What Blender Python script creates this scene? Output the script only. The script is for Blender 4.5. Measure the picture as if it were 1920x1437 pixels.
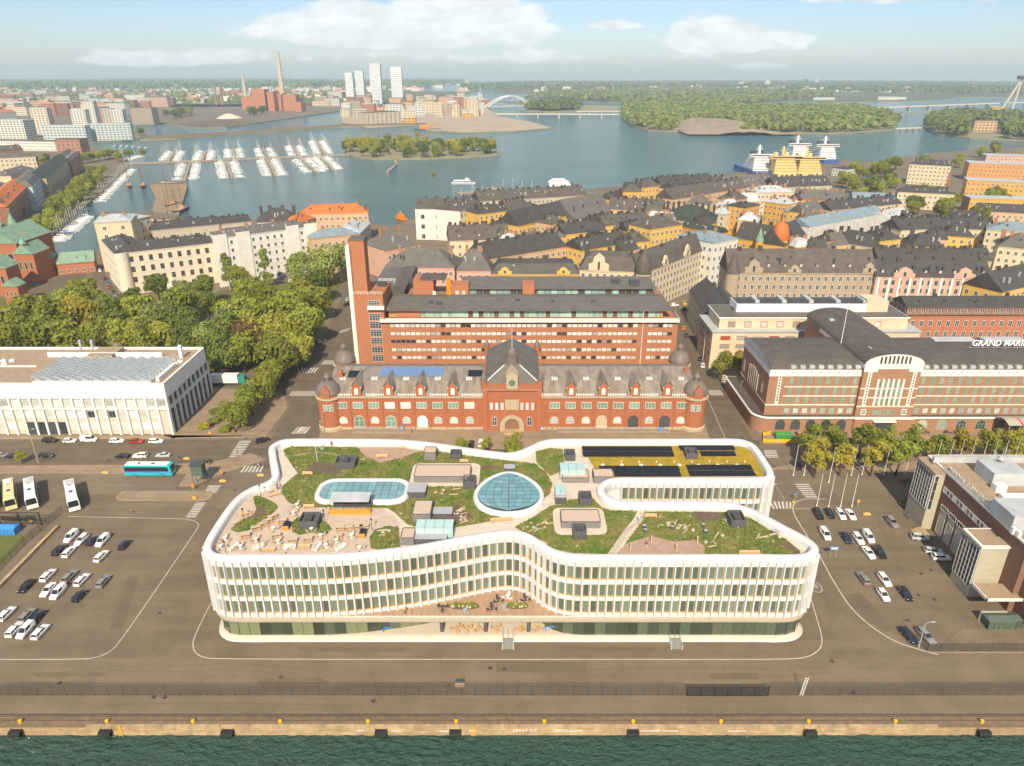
import bpy, math, random
import numpy as np
from mathutils import Vector
for o in list(bpy.data.objects): bpy.data.objects.remove(o)
R = math.radians
rnd = random.Random(7)
scn = bpy.context.scene
COL = scn.collection
# ------------------------------------------------------------------ camera
FPX, PITCH, CAMH = 1332.0, R(23.45), 100.0
cam = bpy.data.cameras.new('camera'); camo = bpy.data.objects.new('camera', cam); COL.objects.link(camo)
cam.sensor_width = 36.0; cam.lens = 36.0*FPX/1920.0
cam.clip_start = 1.0; cam.clip_end = 60000.0
camo.location = (0, 0, CAMH); camo.rotation_euler = (math.pi/2-PITCH, 0, 0)
scn.camera = camo
CP, SP = math.cos(PITCH), math.sin(PITCH)
def ray(px, py):
    u = (px-960)/FPX; v = -(py-718.5)/FPX
    return u, CP+v*SP, -SP+v*CP
def G(px, py, z=0.0):            # surveyed point of the photograph at height z
    u, dy, dz = ray(px, py); t = (z-CAMH)/dz
    return (u*t, dy*t)
def ZY(py, Y):                   # height of a point seen at row py at distance Y
    u, dy, dz = ray(960, py); return CAMH+dz*Y/dy
# ------------------------------------------------------------------ light
SUN_EL, SUN_AZ = R(40), R(183.5)
w = bpy.data.worlds.new('World'); scn.world = w; w.use_nodes = True
NT = w.node_tree; NT.nodes.clear()
def nn(t, kind, **kw):
    n = t.nodes.new(kind)
    for k, v in kw.items():
        if k.startswith('i_'):
            n.inputs[k[2:].replace('_', ' ')].default_value = v
        else: setattr(n, k, v)
    return n
def mth(t, op, a, b=None, c=None, clamp=False):
    n = t.nodes.new('ShaderNodeMath'); n.operation = op; n.use_clamp = clamp
    for i, x in enumerate((a, b, c)):
        if x is None: continue
        if isinstance(x, (int, float)): n.inputs[i].default_value = x
        else: t.links.new(x, n.inputs[i])
    return n.outputs[0]
def sky():
    t = NT; L = t.links.new
    out = nn(t, 'ShaderNodeOutputWorld'); bg = nn(t, 'ShaderNodeBackground')
    bg.inputs['Strength'].default_value = 0.095
    s = nn(t, 'ShaderNodeTexSky'); s.sky_type = 'NISHITA'; s.sun_disc = False
    s.sun_elevation = SUN_EL; s.sun_rotation = SUN_AZ; s.altitude = 100; s.air_density = 1.0; s.dust_density = 0.6; s.ozone_density = 3.0
    tc = nn(t, 'ShaderNodeTexCoord'); sep = nn(t, 'ShaderNodeSeparateXYZ'); L(tc.outputs['Generated'], sep.inputs[0])
    X, Y, Z = sep.outputs
    # tangent-plane sky coordinates about north; bearing u and height v
    ya = mth(t, 'MAXIMUM', mth(t, 'ABSOLUTE', Y), 0.05)
    u = mth(t, 'DIVIDE', X, ya); v = mth(t, 'DIVIDE', Z, ya)
    cb = nn(t, 'ShaderNodeCombineXYZ'); L(u, cb.inputs[0]); L(mth(t, 'MULTIPLY', v, 2.1), cb.inputs[1]); L(mth(t, 'SIGN', Y), cb.inputs[2])
    n1 = nn(t, 'ShaderNodeTexNoise', i_Scale=14.0, i_Detail=9.0, i_Roughness=0.58); L(cb.outputs[0], n1.inputs['Vector'])
    n2 = nn(t, 'ShaderNodeTexNoise', i_Scale=2.3, i_Detail=3.0, i_Roughness=0.5); L(cb.outputs[0], n2.inputs['Vector'])
    acc = None
    # cumulus banks: bearing, height of base line, half-width, height, weight
    for (cx, cy, hw, hh, wt) in CLOUDS:
        du = mth(t, 'DIVIDE', mth(t, 'SUBTRACT', u, cx), hw)
        dv = mth(t, 'SUBTRACT', v, cy)
        # round top, flat soft base
        dvu = mth(t, 'DIVIDE', mth(t, 'MAXIMUM', dv, 0.0), hh); dvd = mth(t, 'DIVIDE', mth(t, 'MINIMUM', dv, 0.0), hh*0.55)
        d = mth(t, 'ADD', mth(t, 'MULTIPLY', du, du), mth(t, 'ADD', mth(t, 'MULTIPLY', dvu, dvu), mth(t, 'MULTIPLY', dvd, dvd)))
        g = mth(t, 'MULTIPLY', mth(t, 'SUBTRACT', 1.0, d), wt)
        acc = g if acc is None else mth(t, 'MAXIMUM', acc, g)
    far = mth(t, 'MULTIPLY', mth(t, 'SUBTRACT', n2.outputs[0], 0.50), 5.0)          # unseen cumulus over the rest of the sky, cover raised for fill light
    hi = mth(t, 'GREATER_THAN', v, 0.11)
    sou = mth(t, 'LESS_THAN', Y, 0.0)
    far = mth(t, 'SUBTRACT', far, mth(t, 'MULTIPLY', mth(t, 'SUBTRACT', 1.0, mth(t, 'MAXIMUM', hi, sou)), 9.0))
    acc = mth(t, 'MAXIMUM', mth(t, 'MAXIMUM', acc, -1.2), far)
    m = mth(t, 'ADD', acc, mth(t, 'MULTIPLY', mth(t, 'SUBTRACT', n1.outputs[0], 0.5), 4.2))
    mr = nn(t, 'ShaderNodeMapRange', interpolation_type='SMOOTHSTEP'); L(m, mr.inputs[0])
    mr.inputs[1].default_value = -0.15; mr.inputs[2].default_value = 0.5
    # cloud tone: bright heads, greyer thin bases
    n3 = nn(t, 'ShaderNodeTexNoise', i_Scale=20.0, i_Detail=7.0, i_Roughness=0.6); L(cb.outputs[0], n3.inputs['Vector'])
    br = nn(t, 'ShaderNodeMapRange'); L(n3.outputs[0], br.inputs[0])
    br.inputs[1].default_value = 0.3; br.inputs[2].default_value = 0.7; br.inputs[3].default_value = 6.4; br.inputs[4].default_value = 8.8
    cc = nn(t, 'ShaderNodeMix', data_type='RGBA'); cc.blend_type = 'MULTIPLY'; cc.inputs[0].default_value = 1.0
    cc.inputs[6].default_value = (0.96, 1.0, 1.02, 1); L(br.outputs[0], cc.inputs[7])
    tint = nn(t, 'ShaderNodeMix', data_type='RGBA'); tint.blend_type = 'MULTIPLY'; tint.inputs[0].default_value = 1.0
    L(s.outputs[0], tint.inputs[6]); tint.inputs[7].default_value = SKY_TINT
    mx = nn(t, 'ShaderNodeMix', data_type='RGBA'); L(mth(t, 'MULTIPLY', mr.outputs[0], 0.95), mx.inputs[0]); L(tint.outputs[2], mx.inputs[6]); L(cc.outputs[2], mx.inputs[7])
    L(mx.outputs[2], bg.inputs[0]); L(bg.outputs[0], out.inputs[0])
SKY_TINT = (.86, .885, 1.0, 1)
CLOUDS = [(-0.17,.050,.13,.038,1.3), (-0.05,.055,.10,.047,1.5), (-0.26,.050,.10,.022,.9), (-.115,.060,.06,.045,1.3),
          (-0.44,.017,.11,.014,1.0), (-.50,.016,.05,.010,.7), (-.36,.020,.08,.010,.6),
          (0.245,.040,.075,.030,1.4), (0.30,.036,.075,.022,1.2), (.135,.057,.03,.006,.4),
          (0.42,.093,.16,.020,1.0), (0.62,.095,.14,.020,1.1), (0.31,.009,.045,.007,.9), (-.02,.020,.3,.008,.25)]
sky()
sl = bpy.data.lights.new('sun', 'SUN'); sl.energy = 4.6; sl.angle = R(0.53); sl.color = (1.0, 0.87, 0.67)
so = bpy.data.objects.new('sun', sl); COL.objects.link(so)
sd = Vector((math.sin(SUN_AZ)*math.cos(SUN_EL), math.cos(SUN_AZ)*math.cos(SUN_EL), math.sin(SUN_EL)))
so.rotation_euler = sd.to_track_quat('Z', 'Y').to_euler(); so.location = (0, -300, 400)
vs = scn.view_settings; vs.view_transform = 'Standard'; vs.look = 'None'; vs.gamma = 1.0; vs.exposure = 0.46
scn.cycles.max_bounces = 5; scn.cycles.diffuse_bounces = 3; scn.cycles.glossy_bounces = 3; scn.cycles.transmission_bounces = 3
scn.cycles.volume_bounces = 0; scn.cycles.transparent_max_bounces = 6; scn.cycles.use_denoising = True
scn.cycles.use_adaptive_sampling = True; scn.cycles.adaptive_threshold = 0.03; scn.cycles.adaptive_min_samples = 12
scn.cycles.caustics_reflective = False; scn.cycles.caustics_refractive = False

# ------------------------------------------------------------------ materials
MATS = {}
def mat(name, col, rough=0.8, var=0.0, scale=0.5, col2=None, metal=0.0, bump=0.0, bscale=6.0, spec=0.3, objvar=0.0, detail=5.0, stretch=None, trans=0.0, lo=.35, hi=.65):
    """Principled material whose colour wanders between col and col2 with noise in object-independent world space."""
    if name in MATS: return MATS[name]
    if max(col) < .6: col = [min(.62, c*1.15) for c in col]; col2 = [min(.62, c*1.15) for c in col2] if col2 else None
    m = bpy.data.materials.new(name); m.use_nodes = True; t = m.node_tree; L = t.links.new
    b = t.nodes['Principled BSDF']; b.inputs['Roughness'].default_value = rough; b.inputs['Metallic'].default_value = metal
    b.inputs['Specular IOR Level'].default_value = spec
    c = (*col, 1)
    b.inputs['Base Color'].default_value = c; last = None
    geo = nn(t, 'ShaderNodeNewGeometry') if (var or col2 or bump) else None
    vec = geo.outputs['Position'] if geo else None
    if geo and stretch:
        mp = nn(t, 'ShaderNodeMapping'); mp.inputs['Scale'].default_value = stretch; L(vec, mp.inputs[0]); vec = mp.outputs[0]
    if var or col2:
        c2 = (*(col2 or [max(0, x*(1-var)) for x in col]), 1)
        nz = nn(t, 'ShaderNodeTexNoise', i_Scale=scale, i_Detail=detail, i_Roughness=0.6); L(vec, nz.inputs['Vector'])
        mr = nn(t, 'ShaderNodeMapRange'); L(nz.outputs[0], mr.inputs[0]); mr.inputs[1].default_value = lo; mr.inputs[2].default_value = hi
        mx = nn(t, 'ShaderNodeMix', data_type='RGBA'); L(mr.outputs[0], mx.inputs[0]); mx.inputs[6].default_value = c; mx.inputs[7].default_value = c2
        last = mx.outputs[2]
    if objvar:
        oi = nn(t, 'ShaderNodeObjectInfo'); hs = nn(t, 'ShaderNodeHueSaturation')
        L(mth(t, 'ADD', mth(t, 'MULTIPLY', oi.outputs['Random'], objvar*2), 1-objvar), hs.inputs['Value'])
        L(mth(t, 'ADD', mth(t, 'MULTIPLY', mth(t, 'FRACT', mth(t, 'MULTIPLY', oi.outputs['Random'], 17.3)), objvar*.12), .5-objvar*.06), hs.inputs['Hue'])
        if last: L(last, hs.inputs['Color'])
        else: hs.inputs['Color'].default_value = c
        last = hs.outputs[0]
    if last: L(last, b.inputs['Base Color'])
    if bump:
        nz = nn(t, 'ShaderNodeTexNoise', i_Scale=bscale, i_Detail=4.0); L(vec, nz.inputs['Vector'])
        bp = nn(t, 'ShaderNodeBump'); bp.inputs['Strength'].default_value = bump; bp.inputs['Distance'].default_value = 0.1
        L(nz.outputs[0], bp.inputs['Height']); L(bp.outputs[0], b.inputs['Normal'])
    if trans:
        tr = nn(t, 'ShaderNodeBsdfTranslucent'); ms = nn(t, 'ShaderNodeMixShader'); ms.inputs[0].default_value = trans
        if last: L(last, tr.inputs[0])
        else: tr.inputs[0].default_value = c
        L(b.outputs[0], ms.inputs[1]); L(tr.outputs[0], ms.inputs[2]); L(ms.outputs[0], t.nodes['Material Output'].inputs[0])
    MATS[name] = m; return m
def glassm(name, col, rough=0.08, spec=0.6, objvar=0.35):
    return mat(name, col, rough=rough, spec=spec, objvar=objvar)

# ------------------------------------------------------------------ mesh helpers
OFF = {}
def rot2(x, y, a): c, s = math.cos(a), math.sin(a); return x*c-y*s, x*s+y*c
class MB:
    def __init__(s): s.v = []; s.f = []; s.m = []
    def add(s, vs, fs, mi=0):
        b = len(s.v); s.v += [tuple(p) for p in vs]
        for f in fs: s.f.append(tuple(i+b for i in f)); s.m.append(mi)
    def box(s, x0, x1, y0, y1, z0, z1, mi=0, rz=0, o=(0, 0)):
        p = [(x0,y0,z0),(x1,y0,z0),(x1,y1,z0),(x0,y1,z0),(x0,y0,z1),(x1,y0,z1),(x1,y1,z1),(x0,y1,z1)]
        if rz or o != (0, 0): p = [(*(np.add(rot2(a, b, rz), o)), c) for a, b, c in p]
        s.add(p, [(3,2,1,0),(4,5,6,7),(0,1,5,4),(1,2,6,5),(2,3,7,6),(3,0,4,7)], mi)
    def prism(s, poly, z0, z1, mi=0, tm=None, top=True, bottom=False):
        n = len(poly); z0s = z0 if hasattr(z0, '__len__') else [z0]*n; z1s = z1 if hasattr(z1, '__len__') else [z1]*n
        p = [(a, b, z0s[i]) for i, (a, b) in enumerate(poly)]+[(a, b, z1s[i]) for i, (a, b) in enumerate(poly)]
        s.add(p, [(i, (i+1) % n, n+(i+1) % n, n+i) for i in range(n)], mi)
        if top: s.add(p[n:], [tuple(range(n))], mi if tm is None else tm)
        if bottom: s.add(p[:n], [tuple(reversed(range(n)))], mi)
    def face(s, pts, mi=0): s.add(pts, [tuple(range(len(pts)))], mi)
    def cyl(s, x, y, z0, z1, r0, r1=None, n=10, mi=0, cap=True):
        r1 = r0 if r1 is None else r1
        p = [(x+r0*math.cos(2*math.pi*i/n), y+r0*math.sin(2*math.pi*i/n), z0) for i in range(n)]
        p += [(x+r1*math.cos(2*math.pi*i/n), y+r1*math.sin(2*math.pi*i/n), z1) for i in range(n)]
        s.add(p, [(i, (i+1) % n, n+(i+1) % n, n+i) for i in range(n)], mi)
        if cap: s.add(p[n:], [tuple(range(n))], mi)
    def lathe(s, x, y, prof, n=16, mi=0):
        p = []
        for r, z in prof: p += [(x+r*math.cos(2*math.pi*i/n), y+r*math.sin(2*math.pi*i/n), z) for i in range(n)]
        s.add(p, [(k*n+i, k*n+(i+1) % n, (k+1)*n+(i+1) % n, (k+1)*n+i) for k in range(len(prof)-1) for i in range(n)], mi)
    def tube(s, p, q, r, n=5, mi=0, r2=None):
        p = Vector(p); q = Vector(q); d = (q-p)
        if d.length < 1e-6: return
        a = d.orthogonal().normalized(); b = d.normalized().cross(a); r2 = r if r2 is None else r2
        vs = [p+(a*math.cos(2*math.pi*i/n)+b*math.sin(2*math.pi*i/n))*r for i in range(n)]+[q+(a*math.cos(2*math.pi*i/n)+b*math.sin(2*math.pi*i/n))*r2 for i in range(n)]
        s.add(vs, [(i, (i+1) % n, n+(i+1) % n, n+i) for i in range(n)]+[tuple(range(n, 2*n)), tuple(reversed(range(n)))], mi)
    def mesh(s, name, mats, off=(0, 0, 0), smooth=False):
        me = bpy.data.meshes.new(name); ox, oy, oz = off
        me.from_pydata([(a-ox, b-oy, c-oz) for a, b, c in s.v], [], s.f)
        mats = mats if isinstance(mats, (list, tuple)) else [mats]
        for m in mats: me.materials.append(m)
        if len(mats) > 1: me.polygons.foreach_set('material_index', s.m)
        if smooth: me.polygons.foreach_set('use_smooth', [True]*len(s.f))
        me.update(); return me
    def build(s, name, mats, parent=None, smooth=False, off=None):
        """coordinates are world coordinates; parts are stored relative to their thing"""
        off = off if off is not None else (OFF.get(parent.name, (0, 0, 0)) if parent else (0, 0, 0))
        return put(name, s.mesh(name, mats, off, smooth), parent)
def put(name, me, parent=None, loc=None, rz=0.0, rot=None, sc=None):
    o = bpy.data.objects.new(name, me); COL.objects.link(o)
    if parent is not None:
        o.parent = parent; OFF[o.name] = OFF.get(parent.name, (0, 0, 0))
    if loc is not None: o.location = loc
    if rot is not None: o.rotation_euler = rot
    elif rz: o.rotation_euler = (0, 0, rz)
    if sc is not None: o.scale = sc if hasattr(sc, '__len__') else (sc, sc, sc)
    return o
def at(parent, x, y, z):           # world point -> local of a thing that is not rotated
    a, b, c = OFF.get(parent.name, (0, 0, 0)); return (x-a, y-b, z-c)
def thing(name, label, cat, loc=(0, 0, 0), rz=0.0, group=None):
    o = bpy.data.objects.new(name, None); COL.objects.link(o); o.empty_display_size = 0.5
    o.location = loc; o.rotation_euler = (0, 0, rz); OFF[o.name] = tuple(loc)
    return tag(o, label, cat, group)
def tag(o, label, cat, group=None):
    o['label'] = label; o['category'] = cat
    if group: o['group'] = group
    return o
def kind(o, k): o['kind'] = k; return o
def copy_tree(o, loc, rz, label=None, group=None, sc=None):
    r = o.copy(); COL.objects.link(r); r.location = loc; r.rotation_euler = (0, 0, rz)
    if label: r['label'] = label
    if group: r['group'] = group
    if sc: r.scale = (sc, sc, sc)
    for ch in o.children:
        c = ch.copy(); COL.objects.link(c); c.parent = r
        for g in ch.children:
            d = g.copy(); COL.objects.link(d); d.parent = c
    return r
def ordinal(i): return ['first','second','third','fourth','fifth','sixth','seventh','eighth','ninth','tenth','eleventh','twelfth','thirteenth','fourteenth','fifteenth','sixteenth','seventeenth','eighteenth','nineteenth','twentieth'][i] if i < 20 else str(i+1)+'th'
def densify(pts, closed=True, step=0.5, smooth=0):
    """Catmull-Rom through points, then equal steps"""
    P = [np.array(p, float) for p in pts]; n = len(P); out = []
    rng = range(n if closed else n-1)
    for i in rng:
        p0 = P[(i-1) % n] if closed or i > 0 else P[i]; p1 = P[i]; p2 = P[(i+1) % n]; p3 = P[(i+2) % n] if closed or i+2 < n else P[(i+1) % n]
        k = max(2, int(np.linalg.norm(p2-p1)/step))
        if smooth:
            for j in range(k):
                t = j/k
                out.append(0.5*((2*p1)+(-p0+p2)*t+(2*p0-5*p1+4*p2-p3)*t*t+(-p0+3*p1-3*p2+p3)*t**3))
        else:
            for j in range(k): out.append(p1+(p2-p1)*j/k)
    if not closed: out.append(P[-1])
    return out
def chaikin(pts, k=3):
    P = [np.array(p, float) for p in pts]
    for _ in range(k):
        Q = [P[0]]
        for a, c in zip(P[:-1], P[1:]): Q += [a*.75+c*.25, a*.25+c*.75]
        P = Q+[P[-1]]
    return P
def rounded(pts, rads, seg=8):
    """polygon with rounded corners"""
    n = len(pts); out = []
    for i in range(n):
        p = np.array(pts[i], float); a = np.array(pts[i-1], float); b = np.array(pts[(i+1) % n], float); r = rads[i] if hasattr(rads, '__len__') else rads
        if r <= 0: out.append(p); continue
        d1 = (a-p); d2 = (b-p); l1 = np.linalg.norm(d1); l2 = np.linalg.norm(d2); d1 /= l1; d2 /= l2
        ang = math.acos(max(-1, min(1, float(d1@d2)))); k = min(r/math.tan(ang/2), l1*.49, l2*.49); rr = k*math.tan(ang/2)
        c = p+(d1+d2)/np.linalg.norm(d1+d2)*rr/math.sin(ang/2)
        s0 = p+d1*k; s1 = p+d2*k; a0 = math.atan2(*(s0-c)[::-1]); a1 = math.atan2(*(s1-c)[::-1]); da = (a1-a0+math.pi) % (2*math.pi)-math.pi
        out += [c+rr*np.array((math.cos(a0+da*j/seg), math.sin(a0+da*j/seg))) for j in range(seg+1)]
    return out
def even(poly, step, closed=True):
    """resample a dense polyline at equal arc length"""
    P = np.array(poly, float)
    if closed: P = np.vstack([P, P[:1]])
    d = np.r_[0, np.cumsum(np.linalg.norm(np.diff(P, axis=0), axis=1))]
    n = max(3, int(round(d[-1]/step))); s = np.linspace(0, d[-1], n+1)
    q = np.c_[np.interp(s, d, P[:, 0]), np.interp(s, d, P[:, 1])]
    return q[:-1] if closed else q
def normals(q):
    """outward normals of a counter-clockwise closed polyline"""
    t = np.roll(q, -1, 0)-np.roll(q, 1, 0); t /= np.linalg.norm(t, axis=1)[:, None]
    return np.c_[t[:, 1], -t[:, 0]]
def inside(p, poly):
    x, y = p; c = False; n = len(poly); j = n-1
    for i in range(n):
        xi, yi = poly[i][0], poly[i][1]; xj, yj = poly[j][0], poly[j][1]
        if (yi > y) != (yj > y) and x < (xj-xi)*(y-yi)/(yj-yi)+xi: c = not c
        j = i
    return c
def sheet(name, polys, z, m, k='structure', parent=None):
    b = MB()
    for p in polys: b.face([(a, c, z) for a, c in p])
    o = b.build(name, m, parent)
    if parent is None: kind(o, k)
    return o
def ribbon(mb, pts, w, z, mi=0, closed=False):
    """flat strip of width w along a polyline"""
    q = np.array(pts, float); n = len(q)
    if closed: t = np.roll(q, -1, 0)-np.roll(q, 1, 0)
    else: t = np.gradient(q, axis=0)
    t /= np.linalg.norm(t, axis=1)[:, None]; nr = np.c_[t[:, 1], -t[:, 0]]*w/2
    a = q+nr; b = q-nr
    for i in range(n if closed else n-1):
        j = (i+1) % n; mb.face([(*a[i], z), (*a[j], z), (*b[j], z), (*b[i], z)], mi)
# ---- windows: local x along the wall, -y out of the wall, origin at sill centre
WM = {}
def wmesh(w, h, fm='win_white', gm='glass_dark', mull=1, trans=0, arch=False, proud=.14, fw=.09, sill=0.0):
    key = (w, h, fm, gm, mull, trans, arch, proud, fw, sill)
    if key in WM: return WM[key]
    b = MB(); hw = w/2
    if arch:
        n = 8; rr = hw; hz = h-rr
        arc = [(rr*math.cos(math.pi*i/n), hz+rr*math.sin(math.pi*i/n)) for i in range(n+1)]
        ins = [((rr-fw)*math.cos(math.pi*i/n), hz+(rr-fw)*math.sin(math.pi*i/n)) for i in range(n+1)]
        o_ = [(hw, 0)]+arc+[(-hw, 0)]; i_ = [(hw-fw, fw)]+ins+[(-hw+fw, fw)]
    else:
        o_ = [(hw, 0), (hw, h), (-hw, h), (-hw, 0)]; i_ = [(hw-fw, fw), (hw-fw, h-fw), (-hw+fw, h-fw), (-hw+fw, fw)]
    k = len(o_)
    vs = [(a, -proud, c) for a, c in o_]+[(a, -proud, c) for a, c in i_]+[(a, 0, c) for a, c in o_]+[(a, -.03, c) for a, c in i_]
    for i in range(k):
        j = (i+1) % k
        b.add([vs[i], vs[j], vs[k+j], vs[k+i]], [(0,1,2,3)], 0); b.add([vs[2*k+i], vs[2*k+j], vs[j], vs[i]], [(0,1,2,3)], 0); b.add([vs[k+i], vs[k+j], vs[3*k+j], vs[3*k+i]], [(0,1,2,3)], 0)
    b.add([(a, -.04, c) for a, c in i_], [tuple(range(k))], 1)
    for i in range(mull):
        x = -hw+w*(i+1)/(mull+1); b.box(x-.035, x+.035, -proud*.7, -.03, fw, h-fw*.5, 0)
    for i in range(trans):
        z = h*(i+1)/(trans+1)*1.1; b.box(-hw+fw, hw-fw, -proud*.65, -.03, z-.03, z+.03, 0)
    if sill: b.box(-hw-.1, hw+.1, -sill, 0, -.12, 0, 0)
    # fix face direction: outward is -y
    me = b.mesh('window', [MATS[fm], MATS[gm]]); WM[key] = me; return me
def wall_row(parent, A, B, z, n, me, e0=1.0, e1=1.0, name='window', skip=(), jit=0):
    """n windows along wall A->B (outside on the right of A->B when seen from above is -n)"""
    ax, ay = A; bx, by = B; L = math.hypot(bx-ax, by-ay); a = math.atan2(by-ay, bx-ax)
    for i in range(n):
        if i in skip: continue
        s = e0+(L-e0-e1)*(i+.5)/n
        put(name, me, parent, at(parent, ax+(bx-ax)*s/L, ay+(by-ay)*s/L, z), a)
# ================================================================== materials
M = mat
for a in [('win_white',(.75,.73,.68),.5),('win_grey',(.30,.31,.30),.5),('win_dark',(.07,.07,.07),.5),('win_brown',(.22,.12,.07),.6),('win_green',(.28,.36,.29),.5),('win_red',(.32,.07,.05),.5),
          ('metal_grey',(.32,.33,.34),.45),('metal_dark',(.06,.062,.07),.5),('white_paint',(.78,.76,.72),.6),('pole_white',(.75,.74,.7),.4),('black',(.02,.02,.022),.5),('rubber',(.022,.022,.022),.8),
          ('yellow_paint',(.75,.42,.02),.5),('orange_paint',(.72,.22,.02),.5),('blue_paint',(.06,.25,.60),.45),('red_paint',(.45,.03,.02),.45),('green_paint',(.06,.22,.06),.5),('skin',(.55,.33,.24),.6)]: M(*a[:3])
glassm('glass_dark', (.045,.055,.06)); glassm('glass_pale', (.38,.40,.36), .25, .4, .45); glassm('glass_green', (.16,.24,.19), .1, .6, .3); glassm('glass_teal', (.15,.29,.31), .06, .7, .16)
glassm('glass_office', (.115,.150,.112), .08, .55, .42); glassm('glass_lobby', (.062,.078,.05), .05, .6, .55); glassm('glass_blind', (.62,.60,.53), .5, .3, .3); glassm('glass_car', (.02,.024,.028), .06, .7, 0)
def ground_mat(name, c1, c2, scale, c3=None, s3=3.0, rough=.9, bump=.15):
    c1 = [v*1.10 for v in c1]; c2 = [v*1.10 for v in c2]
    m = bpy.data.materials.new(name); m.use_nodes = True; t = m.node_tree; L = t.links.new; b = t.nodes['Principled BSDF']
    b.inputs['Roughness'].default_value = rough; b.inputs['Specular IOR Level'].default_value = .2
    g = nn(t, 'ShaderNodeNewGeometry')
    a = nn(t, 'ShaderNodeTexNoise', i_Scale=scale, i_Detail=6.0, i_Roughness=.65); L(g.outputs['Position'], a.inputs['Vector'])
    f = nn(t, 'ShaderNodeTexNoise', i_Scale=s3, i_Detail=4.0, i_Roughness=.7); L(g.outputs['Position'], f.inputs['Vector'])
    mp = nn(t, 'ShaderNodeMapping'); mp.inputs['Scale'].default_value = (.02,.35,.1); L(g.outputs['Position'], mp.inputs[0])
    w_ = nn(t, 'ShaderNodeTexNoise', i_Scale=1.0, i_Detail=5.0, i_Roughness=.6); L(mp.outputs[0], w_.inputs['Vector'])
    mr = nn(t, 'ShaderNodeMapRange'); L(mth(t, 'ADD', mth(t, 'MULTIPLY', a.outputs[0], .6), mth(t, 'MULTIPLY', w_.outputs[0], .4)), mr.inputs[0]); mr.inputs[1].default_value = .40; mr.inputs[2].default_value = .60
    mx = nn(t, 'ShaderNodeMix', data_type='RGBA'); L(mr.outputs[0], mx.inputs[0]); mx.inputs[6].default_value = (*c1,1); mx.inputs[7].default_value = (*c2,1)
    mr2 = nn(t, 'ShaderNodeMapRange'); L(f.outputs[0], mr2.inputs[0]); mr2.inputs[1].default_value = .3; mr2.inputs[2].default_value = .75; mr2.inputs[3].default_value = .80; mr2.inputs[4].default_value = 1.16
    m2 = nn(t, 'ShaderNodeMix', data_type='RGBA'); m2.blend_type = 'MULTIPLY'; m2.inputs[0].default_value = 1; L(mx.outputs[2], m2.inputs[6]); L(mr2.outputs[0], m2.inputs[7])
    L(m2.outputs[2], b.inputs['Base Color'])
    bp = nn(t, 'ShaderNodeBump'); bp.inputs['Strength'].default_value = bump; bp.inputs['Distance'].default_value = .02; L(f.outputs[0], bp.inputs['Height']); L(bp.outputs[0], b.inputs['Normal'])
    MATS[name] = m; return m
ground_mat('asphalt', (.190,.146,.098), (.138,.106,.071), .10)
ground_mat('asphalt_patch', (.160,.123,.082), (.128,.099,.066), .3)
ground_mat('asphalt_dark', (.155,.122,.086), (.113,.090,.064), .2)
ground_mat('asphalt_quay', (.198,.152,.102), (.150,.116,.078), .12)
ground_mat('paving', (.30,.225,.145), (.23,.17,.115), .25)
ground_mat('city_ground', (.20,.16,.11), (.14,.11,.08), .05)
ground_mat('lawn', (.10,.125,.028), (.15,.135,.045), .2, s3=1.2)
ground_mat('gravel_path', (.36,.27,.19), (.30,.22,.16), .3)
ground_mat('quay_stone', (.40,.28,.15), (.27,.185,.11), .9)
ground_mat('quay_edge', (.22,.155,.095), (.13,.10,.065), .8)
ground_mat('rock', (.34,.26,.19), (.24,.19,.14), .03)
ground_mat('shore', (.30,.25,.18), (.20,.19,.10), .02)
ground_mat('far_ground', (.075,.095,.035), (.14,.13,.075), .004)
ground_mat('building_site', (.42,.33,.24), (.34,.27,.20), .02)
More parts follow.
